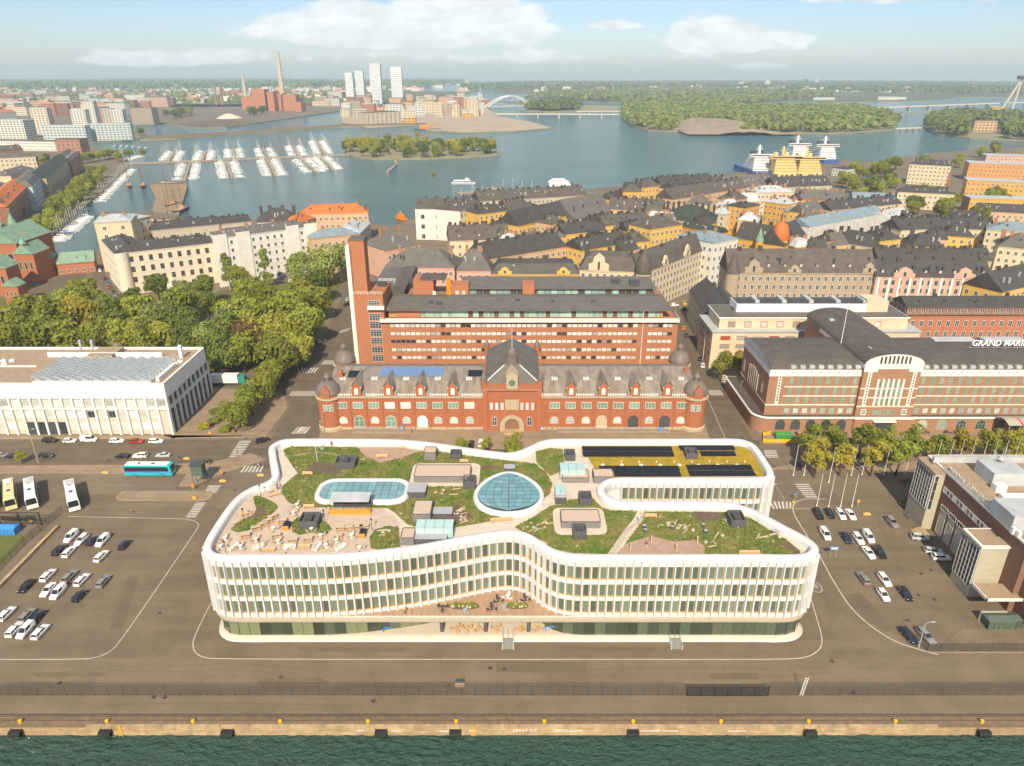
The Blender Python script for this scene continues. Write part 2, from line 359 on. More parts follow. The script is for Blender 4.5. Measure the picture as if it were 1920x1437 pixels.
def water_mat():
    m = bpy.data.materials.new('sea'); m.use_nodes = True; t = m.node_tree; L = t.links.new; b = t.nodes['Principled BSDF']
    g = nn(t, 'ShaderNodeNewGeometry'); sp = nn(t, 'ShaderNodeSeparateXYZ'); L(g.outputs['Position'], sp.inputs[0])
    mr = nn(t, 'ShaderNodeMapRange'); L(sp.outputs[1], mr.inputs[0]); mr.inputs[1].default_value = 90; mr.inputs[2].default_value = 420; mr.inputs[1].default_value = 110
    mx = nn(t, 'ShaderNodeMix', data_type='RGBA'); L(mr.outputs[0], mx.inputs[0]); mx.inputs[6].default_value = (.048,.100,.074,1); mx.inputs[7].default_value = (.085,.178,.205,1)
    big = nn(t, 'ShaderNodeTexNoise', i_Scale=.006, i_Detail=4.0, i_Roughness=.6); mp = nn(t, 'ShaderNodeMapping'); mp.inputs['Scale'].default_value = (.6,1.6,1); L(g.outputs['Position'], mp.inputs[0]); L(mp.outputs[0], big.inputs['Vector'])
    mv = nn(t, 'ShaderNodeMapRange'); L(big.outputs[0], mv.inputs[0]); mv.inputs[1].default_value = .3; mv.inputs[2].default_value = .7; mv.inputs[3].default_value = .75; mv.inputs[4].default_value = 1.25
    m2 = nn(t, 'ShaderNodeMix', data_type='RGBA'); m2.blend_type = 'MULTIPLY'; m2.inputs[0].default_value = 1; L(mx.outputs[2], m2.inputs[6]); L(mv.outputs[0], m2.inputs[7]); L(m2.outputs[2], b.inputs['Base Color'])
    b.inputs['Roughness'].default_value = .10; b.inputs['Specular IOR Level'].default_value = .5; b.inputs['IOR'].default_value = 1.33
    # chop: waves at several lengths, gusts modulate strength
    hs = None
    for sc, wt in ((.55,1.0), (1.6,.55), (4.5,.22), (.12,.9)):
        n = nn(t, 'ShaderNodeTexNoise', i_Scale=sc, i_Detail=3.0, i_Roughness=.55, i_Distortion=.6)
        q = nn(t, 'ShaderNodeMapping'); q.inputs['Scale'].default_value = (.75,1.5,1); q.inputs['Rotation'].default_value = (0,0,.35); L(g.outputs['Position'], q.inputs[0]); L(q.outputs[0], n.inputs['Vector'])
        h = mth(t, 'MULTIPLY', n.outputs[0], wt); hs = h if hs is None else mth(t, 'ADD', hs, h)
    bp = nn(t, 'ShaderNodeBump'); bp.inputs['Strength'].default_value = .65; bp.inputs['Distance'].default_value = 2.4
    gm = nn(t, 'ShaderNodeMapRange'); L(big.outputs[0], gm.inputs[0]); gm.inputs[1].default_value = .35; gm.inputs[2].default_value = .65; gm.inputs[3].default_value = .6; gm.inputs[4].default_value = 1.0; L(gm.outputs[0], bp.inputs['Strength'])
    L(hs, bp.inputs['Height']); L(bp.outputs[0], b.inputs['Normal']); MATS['sea'] = m
water_mat()
# ================================================================== ground, water, shores
WZ = -1.8
FAR = 15000; HAZE = 1.1e-4
b = MB(); NX0, NX1, NY0, NY1 = -130.0, 130.0, 66.0, 85.9
for P_ in ([(-FAR,-400),(FAR,-400),(FAR,NY0),(-FAR,NY0)], [(-FAR,NY0),(NX0,NY0),(NX0,NY1),(-FAR,NY1)], [(NX1,NY0),(FAR,NY0),(FAR,NY1),(NX1,NY1)], [(-FAR,NY1),(FAR,NY1),(FAR,FAR),(-FAR,FAR)]): b.face([(x, y, WZ) for x, y in P_])
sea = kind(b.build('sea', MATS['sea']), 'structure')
gx, gy = np.meshgrid(np.linspace(NX0,NX1,900), np.linspace(NY0,NY1,130)); hz_ = np.zeros_like(gx); wr = np.random.RandomState(9)
for k in range(46):
    wl = wr.uniform(.45,2.4); a = wr.normal(1.25,.55); ph = wr.uniform(0,6.28); hz_ += .0115*wl**.9*np.sin((gx*math.cos(a)+gy*math.sin(a))*2*math.pi/wl+ph+.6*np.sin(gx*wr.uniform(.05,.3)+gy*wr.uniform(.05,.3)))
hz_ = np.where(hz_ > 0, hz_*1.5, hz_*.8); hz_ *= .75+.45*np.sin(gx*.11+1.3*np.sin(gy*.3))*np.sin(gx*.037+gy*.21)
hz_[:, 0] = hz_[:, -1] = 0; hz_[0] = 0
V_ = np.stack([gx, gy, WZ+hz_], -1).reshape(-1,3); nyy, nxx = gx.shape; ii = (np.arange(nyy-1)[:,None]*nxx+np.arange(nxx-1)[None]).ravel()
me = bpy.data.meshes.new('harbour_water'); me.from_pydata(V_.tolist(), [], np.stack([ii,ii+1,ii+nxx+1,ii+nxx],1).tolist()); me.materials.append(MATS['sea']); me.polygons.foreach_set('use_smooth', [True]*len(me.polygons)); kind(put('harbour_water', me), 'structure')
def land(name, pts, m, z=0.0, base=WZ-.6, side=None):
    b = MB(); a = sum(pts[i-1][0]*pts[i][1]-pts[i][0]*pts[i-1][1] for i in range(len(pts)))
    if a < 0: pts = pts[::-1]
    b.prism(pts, base, z, 1, 0); return kind(b.build(name, [m, side or MATS['shore']]), 'structure')
def GP(*pp, z=0.0): return [G(x, y, z) for x, y in pp]
QY = 85.95                                                     # quay edge
land('ground', [(-420,QY+2.6),(420,QY+2.6)]+GP((1919,276),(1800,283),(1712,291),(1650,303),(1610,303),(1570,298),(1545,303),(1520,316),(1400,322),(1240,340),(1150,350),(1075,358),(960,366),(885,378),(800,392),(772,412),(738,424),(700,420),(640,412),(560,412),(482,412),(352,412),(335,404),(352,348),(338,340),(280,346),(292,372),(284,398),(196,398),(180,420),(193,455),(180,475),(100,480),(60,495),(-120,560))+[(-420,330)], MATS['city_ground'])
land('waterfront_ground', GP((-900,700),(-60,520),(20,478),(85,456),(112,424),(160,386),(205,345),(240,312),(239,298),(200,282),(157,268),(246,262),(245,254),(262,256),(275,252),(240,240),(247,227),(150,215),(-700,206))+[(-6000,2300),(-6000,500)], MATS['city_ground'])
land('causeway', GP((262,262),(262,256),(420,248),(640,234),(800,231),(800,234),(640,238),(420,253),(330,260)), MATS['quay_edge'], .6)
land('power_station_ground', GP((240,228),(300,231),(370,240),(425,239),(500,228),(640,208),(720,203),(760,196),(300,196),(247,215)), MATS['city_ground'])
land('building_site_ground', GP((672,236),(690,240),(783,234),(800,244),(857,248),(960,246),(1033,240),(1000,230),(933,217),(913,203),(905,192),(640,192),(640,230)), MATS['building_site'])
FL = GP((-800,200),(300,202),(640,197),(905,198),(925,190),(985,196),(1000,186),(1165,192))+GP((1165,200),(1290,205),(1320,200),(1450,192),(1480,188),(1560,192),(1700,190),(1785,186),(1790,182),(1920,183),(2300,184))
land('far_ground', FL+[(FAR*.93,3500),(FAR*.93,FAR*.95),(-FAR*.93,FAR*.95),(-FAR*.93,2600)], MATS['far_ground'])
for nm, pp in (('bay', ((860,186),(880,176),(935,160),(955,158),(990,159),(935,168),(925,176),(1000,176),(1040,174),(1015,184),(985,190),(925,190))), ('inlet', ((775,166),(880,158),(930,160),(880,172),(800,170)))):
    q = GP(*pp, z=.5); kind(sheet(nm, [q], .5, MATS['sea']), 'structure')
ISL1 = GP((646,284),(662,279),(720,276),(800,277),(880,281),(932,285),(936,290),(880,294),(800,297),(700,298),(665,294),(652,288))
land('island', ISL1, MATS['shore'], .4)
ISL2 = GP((1165,222),(1170,207),(1190,200),(1260,198),(1320,199),(1400,205),(1500,205),(1600,206),(1655,215),(1682,230),(1678,243),(1640,246),(1560,250),(1500,249),(1400,250),(1290,247),(1215,244),(1185,236))
land('wooded_island', ISL2, MATS['shore'], .6)
ISL3 = GP((1735,240),(1742,225),(1790,218),(1960,222),(2000,262),(1920,263),(1820,259),(1760,253))
land('fortress_island', ISL3, MATS['shore'], .6)
# jetties
def strip(name, a, b_, wdt, m, z0=WZ, z1=-.6, label=None, cat='jetty', group=None):
    a = np.array(G(*a, z1)); c = np.array(G(*b_, z1)); d = (c-a)/np.linalg.norm(c-a); n = np.array((d[1], -d[0]))*wdt/2
    q = MB(); q.prism([tuple(a+n), tuple(c+n), tuple(c-n), tuple(a-n)][::-1], z0, z1); o = q.build(name, m)
    if label: tag(o, label, cat, group)
    return o
# ---- quay: coping stones, rail strip, asphalt apron
apron = sheet('quay_apron', [[(-420,88.55),(420,88.55),(420,101.2),(-420,101.2)]], .012, MATS['asphalt_quay'])
b = MB(); b.prism([(-420,QY),(420,QY),(420,QY+2.6),(-420,QY+2.6)], WZ-.8, .004, 0, 1); quay = kind(b.build('quay', [MATS['quay_stone'], MATS['quay_edge']]), 'structure')
M('coping', (.42,.30,.17), .9, .35, .6, objvar=.12); M('rail_steel', (.10,.07,.05), .6); M('timber_edge', (.06,.05,.045), .9)
cm = MB(); cm.box(-1.22, 1.22, 0, .62, 0, .16); cmesh = cm.mesh('coping_stone', MATS['coping'])
for i in range(-28, 29): put('coping_stone', cmesh, quay, (i*2.5+rnd.uniform(-.02,.02), QY-.04+rnd.uniform(-.015,.015), rnd.uniform(-.02,.01)))
wm = MB(); wm.box(-1.22, 1.22, -.03, .06, 0, .52); wmesh_ = wm.mesh('facing_stone', MATS['coping'])
for r_ in range(3):
    for i in range(-29, 29): put('facing_stone', wmesh_, quay, (i*2.5+1.25*(r_ % 2)+rnd.uniform(-.02,.02), QY-.0+rnd.uniform(-.02,.0), -.56*(r_+1)))
b = MB()
for y in (87.35, 88.15): b.box(-150, 150, y-.05, y+.05, .004, .09)
b.build('crane_rail', MATS['rail_steel'], quay)
b = MB()
for i in range(-120, 121): b.box(i*1.25-.55, i*1.25+.55, 88.45, 88.62, 0, .08+.04*rnd.random())
kind(b.build('timber_edging', MATS['timber_edge'], quay), 'stuff')
# ---- asphalt surfaces of the terminal area
yard = sheet('terminal_yard', [[(-300,101.2),(300,101.2),(300,158),(-300,158)]], .008, MATS['asphalt'])
st = MATS['asphalt_dark']
STREET_F = sheet('front_street', [GP((-300,880),(-300,826),(1300,826),(1425,826),(1424,838),(1460,880))], .022, st)
ROADL = sheet('park_road', [GP((498,842),(620,842),(606,800),(600,740),(668,690),(672,640),(676,560),(700,480),(716,440),(700,440),(676,480),(650,530),(640,560),(606,640),(560,680),(520,705),(400,706),(395,725),(530,728),(545,760),(510,820))], .02, st)
ROADR = sheet('side_street', [GP((1332,842),(1420,842),(1375,760),(1330,690),(1300,630),(1272,575),(1255,575),(1268,640),(1300,715),(1320,760))], .02, st)
def pave(name, pp, m='paving', z=.13): 
    q = [p if abs(p[0]) < 400 and p[1] < 400 and isinstance(p[0], float) else p for p in pp]
    a = sum(q[i-1][0]*q[i][1]-q[i][0]*q[i-1][1] for i in range(len(q)))
    if a < 0: q = q[::-1]
    bb = MB(); bb.prism(q, 0, z, 1, 0); return kind(bb.build(name, [MATS[m], MATS['coping']]), 'structure')
pave('pavement', GP((-300,817),(300,817),(330,822),(500,818),(540,765),(528,735),(395,730),(320,822),(-300,822)))
pave('customs_pavement', GP((604,803),(1322,803),(1338,842),(590,842)))
pave('hotel_pavement', GP((1410,790),(2100,790),(2100,832),(1432,832)))
pave('coach_island', rounded(GP((215,939),(222,921),(400,921),(397,939)), 2.2, 6), z=.12)
pave('coach_platform', GP((-60,874),(300,872),(390,868),(420,862),(470,850),(500,862),(430,884),(360,912),(335,912),(350,888),(-60,888)), z=.12)
pave('corner_pavement', GP((1440,880),(1560,880),(1700,882),(1750,868),(1640,862),(1500,868)), z=.12)
park = sheet('park_lawn', [GP((-200,560),(60,545),(150,545),(235,560),(300,553),(420,548),(520,532),(600,500),(640,500),(640,530),(606,610),(560,660),(520,690),(420,690),(395,705),(-200,680))], .03, MATS['lawn'])
pb = MB()
for pts in (((428,572),(405,590),(412,606),(400,618),(360,622),(330,628)), ((428,572),(470,560),(520,548)), ((60,600),(130,600),(200,640),(280,660)), ((0,585),(60,586),(100,600))):
    ribbon(pb, densify(GP(*pts), False, 2.0, 1), 4.5, .045)
kind(pb.build('park_path', MATS['gravel_path']), 'structure')
sheet('church_forecourt', [GP((40,548),(110,520),(165,505),(160,528),(95,545),(70,560)), GP((165,500),(185,495),(222,552),(250,555),(232,562),(200,562))], .05, MATS['asphalt_dark'])
sheet('north_street', [GP((560,520),(690,462),(716,440),(712,452),(600,520),(420,552),(410,546))], .05, MATS['asphalt_dark'])
# ---- painted markings
M('marking', (.62,.58,.50), .8, .25, 1.5)
mk = MB()
ribbon(mk, chaikin(GP((128,969),(340,973),(357,975),(369,979),(373,986),(366,998),(225,1205),(205,1224),(180,1234),(150,1237),(-100,1237))), .16, .03)
ribbon(mk, chaikin(GP((397,1130),(388,1145),(364,1195),(361,1210),(365,1224),(380,1233),(400,1236),(700,1237),(1200,1237),(1480,1237),(1515,1233),(1536,1220),(1542,1205),(1540,1188),(1515,1105))), .16, .03)
Z8 = lambda pts: GP(*[(1420+x/3.124, 780+y/3.124) for x, y in pts])
ribbon(mk, chaikin(Z8(((400,488),(330,486),(260,490),(220,508),(203,540),(225,600),(290,700),(370,830),(440,960),(520,1090),(600,1180),(700,1260),(820,1330),(950,1370),(1060,1400)))), .22, .03)
ribbon(mk, densify(Z8(((215,545),(330,545))), False, 1.0), .14, .03)
for p, q in (((1330,840),(1300,760)), ((1368,842),(1326,745))): ribbon(mk, densify(GP(p, q), False, 2.0), .14, .045)
for i in range(7):
    a = np.array(G(1448,903)); c = np.array(G(1473,940)); s0 = a+(c-a)*i/7; s1 = a+(c-a)*(i+.55)/7; ribbon(mk, [s0, s1], .14, .03)
ribbon(mk, GP((0,823),(300,823)), .16, .145); ribbon(mk, GP((350,822),(480,822)), .16, .145)
kind(mk.build('lane_marking', MATS['marking']), 'structure')
PATCHES = [((1440,985),(1475,985),(1480,1010),(1450,1010)),((1560,990),(1610,990),(1612,1006),(1565,1006)),((1575,1120),(1610,1110),(1680,1175),(1660,1185)),((1330,1262),(1420,1262),(1424,1274),(1330,1274)),((60,1262),(180,1258),(200,1268),(70,1272)),((220,1000),(330,1003),(328,1010),(215,1008)),((480,1275),(600,1270),(620,1282),(490,1285)),((560,1212),(760,1214),(760,1222),(560,1221)),((1050,1213),(1230,1215),(1230,1222),(1050,1220)),((478,840),(505,840),(506,845),(478,845)),((700,1262),(720,1312),(712,1312),(694,1262)),((240,1080),(262,1080),(230,1180),(205,1180)),((930,1240),(1100,1242),(1100,1262),(930,1260))]
for pp in PATCHES: kind(sheet('asphalt_repair', [GP(*pp)], .018, MATS['asphalt_patch']), 'structure')
for (px, py) in ((527,1270),(289,1307),(309,1308),(112,1281),(919,1253),(946,1255),(1700,1185),(1745,1069),(1727,1076),(1752,1125),(1722,1116),(1560,1240),(300,1150),(250,960),(440,920),(1465,1000),(1600,1300),(700,1315),(445,848),(600,770)):
    q = MB(); x, y = G(px,py); q.cyl(x,y,0,.05,.42,.42,12); kind(q.build('manhole_cover', M('iron', (.06,.05,.045), .8)), 'structure')
tm_ = MB(); tz = [.0235]
for pts in (((120,1250),(300,1262),(420,1255),(560,1265)),((400,1130),(330,1180),(300,1240),(180,1265)),((392,1000),(330,1090),(250,1200)),((1560,1260),(1480,1270),(1300,1262),(1100,1268)),((1550,1120),(1575,1180),(1620,1240),(1760,1262)),((1500,1000),(1540,1090),(1560,1180)),((640,1295),(900,1318),(1200,1316)),((200,1322),(420,1318),(640,1324)),((120,900),(260,905),(400,890)),((480,850),(420,890),(390,960)),((1470,930),(1490,1000),(1530,1060)),((1640,960),(1680,1060),(1720,1140))):
    c_ = chaikin(GP(*pts)); 
    for o_ in (0,1.5): tz[0] += .00025; ribbon(tm_, [p+np.array((o_*.6,o_)) for p in c_], .16, tz[0])
kind(tm_.build('tyre_mark', MATS['asphalt_patch']), 'structure')
def zebra(a0, a1, b0, b1, n, z=.034):
    """stripes between two rails a0-a1 and b0-b1"""
    a0, a1, b0, b1 = (np.array(G(*p)) for p in (a0, a1, b0, b1)); r = None
    for i in range(n):
        t0, t1 = i/n, (i+.52)/n; q = MB(); q.face([(*(a0+(a1-a0)*t0), z), (*(b0+(b1-b0)*t0), z), (*(b0+(b1-b0)*t1), z), (*(a0+(a1-a0)*t1), z)])
        if r is None: r = kind(q.build('zebra_crossing', MATS['marking']), 'structure')
        else: q.build('stripe', MATS['marking'], r)
zebra((449,827),(426,862),(471,827),(447,862),11); 
zebra((459,874),(498,874),(450,886),(492,886),6); zebra((391,911),(381,926),(414,911),(404,926),4); zebra((367,943),(347,972),(386,943),(366,972),9)
zebra((548,734),(604,734),(542,743),(600,743),13,.06); zebra((559,801),(585,801),(546,814),(572,814),5,.06); zebra((566,801),(586,801),(556,813),(576,813),3,.064)
zebra((1490,908),(1512,935),(1516,908),(1534,935),7); zebra((1442,941),(1488,941),(1450,955),(1486,954),6)
zebra((1432,845),(1436,860),(1455,845),(1460,860),5,.06); zebra((1348,704),(1358,722),(1362,704),(1374,722),5,.06); zebra((1327,732),(1352,732),(1333,742),(1358,742),6,.06)
zebra((566,690),(600,690),(560,700),(592,700),6,.06); zebra((610,676),(632,676),(602,684),(626,684),5,.06); zebra((640,620),(660,614),(634,626),(655,620),4,.06)
# the speed figure "40" painted in an ellipse east of the office
sx, sy = G(1529.5,1101); rp = MB()
ribbon(rp, [(sx+1.0*math.cos(a)*1.15, sy+1.75*math.sin(a)) for a in np.linspace(0, 2*math.pi, 28, endpoint=False)], .14, .032, closed=True)
rp_o = kind(rp.build('speed_marking', MATS['marking']), 'structure')
def text(name, s, size, m, parent=None, loc=(0,0,0), rot=(0,0,0), ext=.0, align='CENTER', shear=0.0, sx=1.0, bevel=0):
    c = bpy.data.curves.new(name, 'FONT'); c.body = s; c.size = size; c.extrude = ext; c.align_x = align; c.align_y = 'BOTTOM' ; c.shear = shear; c.resolution_u = 2; c.offset = bevel
    tmp = bpy.data.objects.new(name+'_tmp', c); COL.objects.link(tmp); dg = bpy.context.evaluated_depsgraph_get(); me = bpy.data.meshes.new_from_object(tmp.evaluated_get(dg)); bpy.data.objects.remove(tmp)
    me.materials.clear(); me.materials.append(m); o = put(name, me, parent, loc, rot=rot); o.scale = (sx, 1, 1); return o
text('figure', '40', 2.0, MATS['marking'], rp_o, (sx, sy-.75, .034), (0,0,R(10)), sx=.62)
# ================================================================== white office building on the quay
M('facade_white', (.64,.645,.64), .55, .10, .5, stretch=(1.2,1.2,.12)); M('facade_lip', (.50,.44,.35), .7, .08, .4); M('oak', (.62,.36,.09), .5, .2, 3); M('seam_shade', (.30,.29,.28), .7)  # facade_lip: beige puts the shade of the down-sloping lip into its colour
M('deck_wood', (.52,.41,.32), .8, .3, 1.2, stretch=(.25,6,1)); M('terrace_wood', (.42,.27,.17), .8, .35, 1.2, stretch=(6,.25,1)); M('roof_concrete', (.62,.53,.43), .85, .12, .5)
M('roof_box', (.095,.092,.095), .7, .15, 1.5); M('roof_box_side', (.20,.185,.175), .7, .15, 1.5); M('roof_gravel', (.50,.38,.29), .95, .18, 2.5); M('roof_sand', (.38,.255,.185), .95, .2, 1.0); M('roof_soil', (.15,.105,.075), .95, .35, 1.2)
M('sedum', (.38,.235,.02), .95, col2=(.20,.17,.02), scale=.8); M('turf', (.085,.135,.026), .95, col2=(.20,.17,.06), scale=.28, bump=.6, bscale=4)
M('timber_pale', (.60,.46,.30), .8, .25, 3); M('stone_pale', (.46,.41,.33), .9, .3, 2, objvar=.15)
M('solar', (.013,.014,.020), .45, spec=.3); M('stair_metal', (.23,.23,.20), .6)
ctrl = [(-52.5,105.5),(-44,105.5),(-36,105.5),(-30,105.95),(-26,106.6),(-18,108.2),(-9,111.0),(-4,112.5),(-.6,113.0),(2.0,112.3),(4.3,110.1),(6.3,107.9),(8.6,106.4),(11.8,105.6),(16,105.5),(30,105.5),(45,105.5),(52.3,105.5),
        (55.6,106.7),(57.1,109.2),(56.2,112.2),(53.7,115.6),(50.9,119.4),(48.4,122.3),(44.6,124.4),(40,124.9),(30,125.0),(23.2,125.1),(20.6,126.4),(19.6,128.8),(20.6,131.2),(23.2,132.5),(30,132.5),(45,132.5),(53.6,132.5),
        (56.6,133.7),(58.0,136.6),(58.2,142),(58.0,148.2),(56.6,151.0),(53.6,152.2),(45,152.2),(25,152.2),(12,152.2),(9,151.8),(6.7,150.8),(4,148.3),(1.4,146.2),(-1.2,145.4),(-5,146.2),(-11.7,148.1),(-18,150.0),(-24.2,151.4),(-32,152.1),(-41,152.2),(-52.5,152.2),
        (-56,151.2),(-57.4,148.3),(-56.8,145.8),(-55.4,142),(-53.2,136.6),(-52.6,134.2),(-53.4,132.2),(-55.6,130.2),(-57.4,126.8),(-58.1,122),(-58.1,113),(-57.4,108.6),(-55.6,106.4)]
OUT = even(densify(ctrl, True, .4, 1), .4); ON = normals(OUT)
OFFS = lambda d: OUT-ON*d
# straight slab edge of the lower storeys along the quay side
ctrl2 = [p for p in ctrl if not (-33 < p[0] < 12 and p[1] < 114)]; ctrl2.insert(3, (-20,105.5)); ctrl2.insert(4, (0,105.5)); ctrl2.insert(5, (8,105.5))
OUT2 = even(densify(ctrl2, True, .4, 1), .4); ON2 = normals(OUT2)
office = thing('office_building', 'white curved office building with slender facade fins and a planted roof terrace', 'building', (0,128,0))
def ring(mb, rings, mi=0):
    """loft between rings [(polyline, z)] of equal point count"""
    n = len(rings[0][0]); vs = []
    for q, z in rings: vs += [(a, c, z) for a, c in q]
    fs = [(k*n+i, k*n+(i+1) % n, (k+1)*n+(i+1) % n, (k+1)*n+i) for k in range(len(rings)-1) for i in range(n)]
    mb.add(vs, fs, mi)
WHT = MATS['facade_white']
b = MB(); ring(b, [(OFFS(.5), 4.7), (OFFS(.5), 18.0)]); b.build('wall_core', WHT, office, True)
DZ = 18.2
b = MB(); ring(b, [(OFFS(.06),17.6),(OFFS(.02),18.6),(OFFS(.03),19.15),(OFFS(.12),19.38),(OFFS(.32),19.5),(OFFS(1.25),19.52),(OFFS(1.5),19.44),(OFFS(1.62),19.2),(OFFS(1.66),DZ)]); ring(b, [(OFFS(.5),17.6),(OFFS(.06),17.6)]); b.build('parapet', WHT, office, True)
for z0, z1 in ((13.62,14.62),(9.82,10.68),(6.25,6.93)):
    b = MB(); ring(b, [(OFFS(.5),z0),(OFFS(.07),z0),(OFFS(.07),z1),(OFFS(.5),z1)]); b.build('spandrel', WHT, office)
O2 = lambda d: OUT2-ON2*d
b = MB(); ring(b, [(O2(.3),6.25),(O2(.02),6.25),(O2(-.02),6.1),(O2(.1),5.6),(O2(.3),4.7),(O2(.42),4.38),(O2(.6),4.3),(O2(2.2),4.3)]); b.build('lower_lip', MATS['facade_lip'], office, True)
b = MB(); ring(b, [(O2(-.05),0),(O2(-.05),.2),(O2(.0),.24)], 0); ring(b, [(O2(.0),.24),(O2(.3),.5),(O2(.85),.82),(O2(1.3),.86)], 1); b.build('plinth', [WHT, MATS['facade_lip']], office, True)
b = MB(); b.face([(a, c, 4.32) for a, c in O2(.55)][::-1]); b.build('soffit', MATS['facade_lip'], office)
b = MB(); b.face([(a, c, .84) for a, c in O2(.9)]); b.build('ground_floor_deck', MATS['facade_lip'], office)
b = MB(); b.face([(a, c, DZ) for a, c in OFFS(1.3)]); b.build('roof_deck', MATS['roof_concrete'], office)
# terrace in the bay of the front
sel = [i for i in range(len(OUT2)) if OUT2[i][1] < 105.7 and -36 < OUT2[i][0] < 14]
back = [tuple(p) for p in OUT if p[1] < 114 and -35 < p[0] < 13]
b = MB(); tb = sorted(back, key=lambda p: p[0]); b.face([(tb[0][0],105.6,6.27),(tb[-1][0],105.6,6.27)]+[(x, y+.3, 6.27) for x, y in reversed(tb)]); b.build('terrace_floor', MATS['terrace_wood'], office)
# bays
BAY = even(OUT, 1.53); BN = normals(BAY); NB = len(BAY)
fm = MB(); fm.add([(-.14,-.36,0),(.14,-.36,0),(.25,.5,0),(-.25,.5,0),(-.09,-.32,12.5),(.09,-.32,12.5),(.24,.5,12.5),(-.24,.5,12.5)], [(3,2,1,0),(4,5,6,7),(0,1,5,4),(1,2,6,5),(2,3,7,6),(3,0,4,7)])
fin_me = fm.mesh('fin', WHT)
def owin(h):
    q = MB(); q.box(-.56,.56,0,.06,0,h,1); q.box(-.54,-.47,-.16,.04,0,h,0); q.box(.47,.54,-.16,.04,0,h,0); q.box(-.62,.62,-.2,.04,0,.09,0); q.box(-.5,.5,-.04,.02,h-.1,h,0)
    return q.mesh('window', [MATS['oak'], MATS['glass_office']])
ow = [owin(h) for h in (2.98,2.94,2.89)]; oz = (14.62,10.68,6.93)
def vis_bay(p, n):            # bays that face the quay or the light court
    return (n[1] < -.15 and p[1] < 116) or (p[1] > 130 and p[0] > 20 and n[1] < -.3 and p[1] < 137)
hid = MB(); hfin = MB(); seam_shade = MB()
for i in range(NB):
    j = (i+1) % NB; p = BAY[i]; n = BN[i]; a = math.atan2(n[0], -n[1])
    ucourt = 19 < p[0] < 22.8 and 125 < p[1] < 132.6
    mid = (BAY[i]+BAY[j])/2; nm = BN[i]+BN[j]; nm /= np.linalg.norm(nm); am = math.atan2(nm[0], -nm[1])
    v = vis_bay(p, n)
    seam_shade.box(.10,.19,-.05,.02,17.7,19.12, 0, a, tuple(p-n*.03))  # grey strips: panel joints, widened to paint in the fins' shaded side
    if ucourt: continue
    if v: put('fin', fin_me, office, at(office, *p, 6.3), a)
    else: hfin.box(-.2,.2,-.11,.5,6.3,18.65, 0, a, tuple(p))
    for r_ in range(3):
        q = mid-nm*.44
        low = p[1] > 118 and r_ == 2
        if v and not (p[1] > 118 and r_ == 2): put('window', ow[r_], office, at(office, *q, oz[r_]), am)
        else:
            hid.box(-.56,.56,0,.06,oz[r_],oz[r_]+2.9,1,am,tuple(q)); hid.box(-.62,-.5,-.2,.04,oz[r_],oz[r_]+2.9,0,am,tuple(q)); hid.box(-.62,.62,-.2,.04,oz[r_],oz[r_]+.12,0,am,tuple(q))
kind(hid.build('rear_windows', [MATS['oak'], MATS['glass_office']], office), 'stuff'); kind(hfin.build('rear_fins', WHT, office), 'stuff'); kind(seam_shade.build('joints_and_fin_shade', MATS['seam_shade'], office), 'stuff')
# ground floor glazing follows the curve
GL = even(OFFS(.98), 2.05); GN = normals(GL)
gp = MB(); gp.box(-1.0,1.0,0,.05,0,3.6,1); gp.box(-1.03,-.97,-.06,.05,0,3.6,0); gp.box(.97,1.03,-.06,.05,0,3.6,0)
gpm = gp.mesh('glass_panel', [MATS['metal_dark'], MATS['glass_lobby']])
gp = MB(); gp.box(-1.0,1.0,0,.05,0,3.6,1); gp.box(-1.03,-.97,-.06,.05,0,3.6,0); gp.box(-.95,.95,-.03,.0,0.1,3.5,0)
M('louvre', (.20,.22,.12), .7, .4, 3, stretch=(8,1,1)); gpl = gp.mesh('glass_panel', [MATS['louvre'], MATS['glass_lobby']])
rest = MB()
for i in range(len(GL)):
    p = (GL[i]+GL[(i+1) % len(GL)])/2; n = GN[i]+GN[(i+1) % len(GN)]; n /= np.linalg.norm(n); a = math.atan2(n[0], -n[1])
    if p[1] < 118 and n[1] < -.1: put('glass_panel', gpl if (p[0] < -16 and i % 5 in (0, 1)) else gpm, office, at(office, *p, .8), a)
    else: rest.box(-1.03,1.03,0,.05,.97,4.6,0,a,tuple(p))
rest.build('rear_glazing', MATS['glass_lobby'], office)
# dark columns under the slab
for x in (G(829,1182,.9)[0], G(911,1182,.9)[0], G(991,1182,.9)[0], -19.0):
    if x == -19.0: continue
    q = MB(); q.cyl(x,107.4,.95,4.7,.38,.38,12); q.build('column', MATS['roof_box'], office, True)
q = MB(); q.box(12.6,14.3,107.1,107.2,1,4.5); q.build('entrance_panel', M('navy', (.03,.05,.10), .4), office)
# flights of steps down to the quay
for xc in (G(952.5,1204)[0], G(1265,1204)[0]):
    q = MB(); q.box(xc-1.0,xc+1.0,103.9,104.0,-.02,.05); q.box(xc-1.12,xc-1.0,103.4,106.2,0,.9); q.box(xc+1.0,xc+1.12,103.4,106.2,0,.9); stair = q.build('staircase', WHT, office)
    for k in range(6):
        q = MB(); q.box(xc-1.0,xc+1.0,103.6+k*.32,103.6+(k+1)*.32+.05,0,.12+k*.15); q.build('step', MATS['stair_metal'], stair)
    q = MB()
    for s in (-.98, 0, .98):
        q.tube((xc+s,103.6,1.0),(xc+s,105.7,1.9),.03); q.tube((xc+s,103.6,0),(xc+s,103.6,1.0),.03); q.tube((xc+s,105.7,.9),(xc+s,105.7,1.9),.03); q.tube((xc+s,105.7,1.9),(xc+s,107.0,1.9),.03)
    q.build('handrail', MATS['metal_grey'], stair)
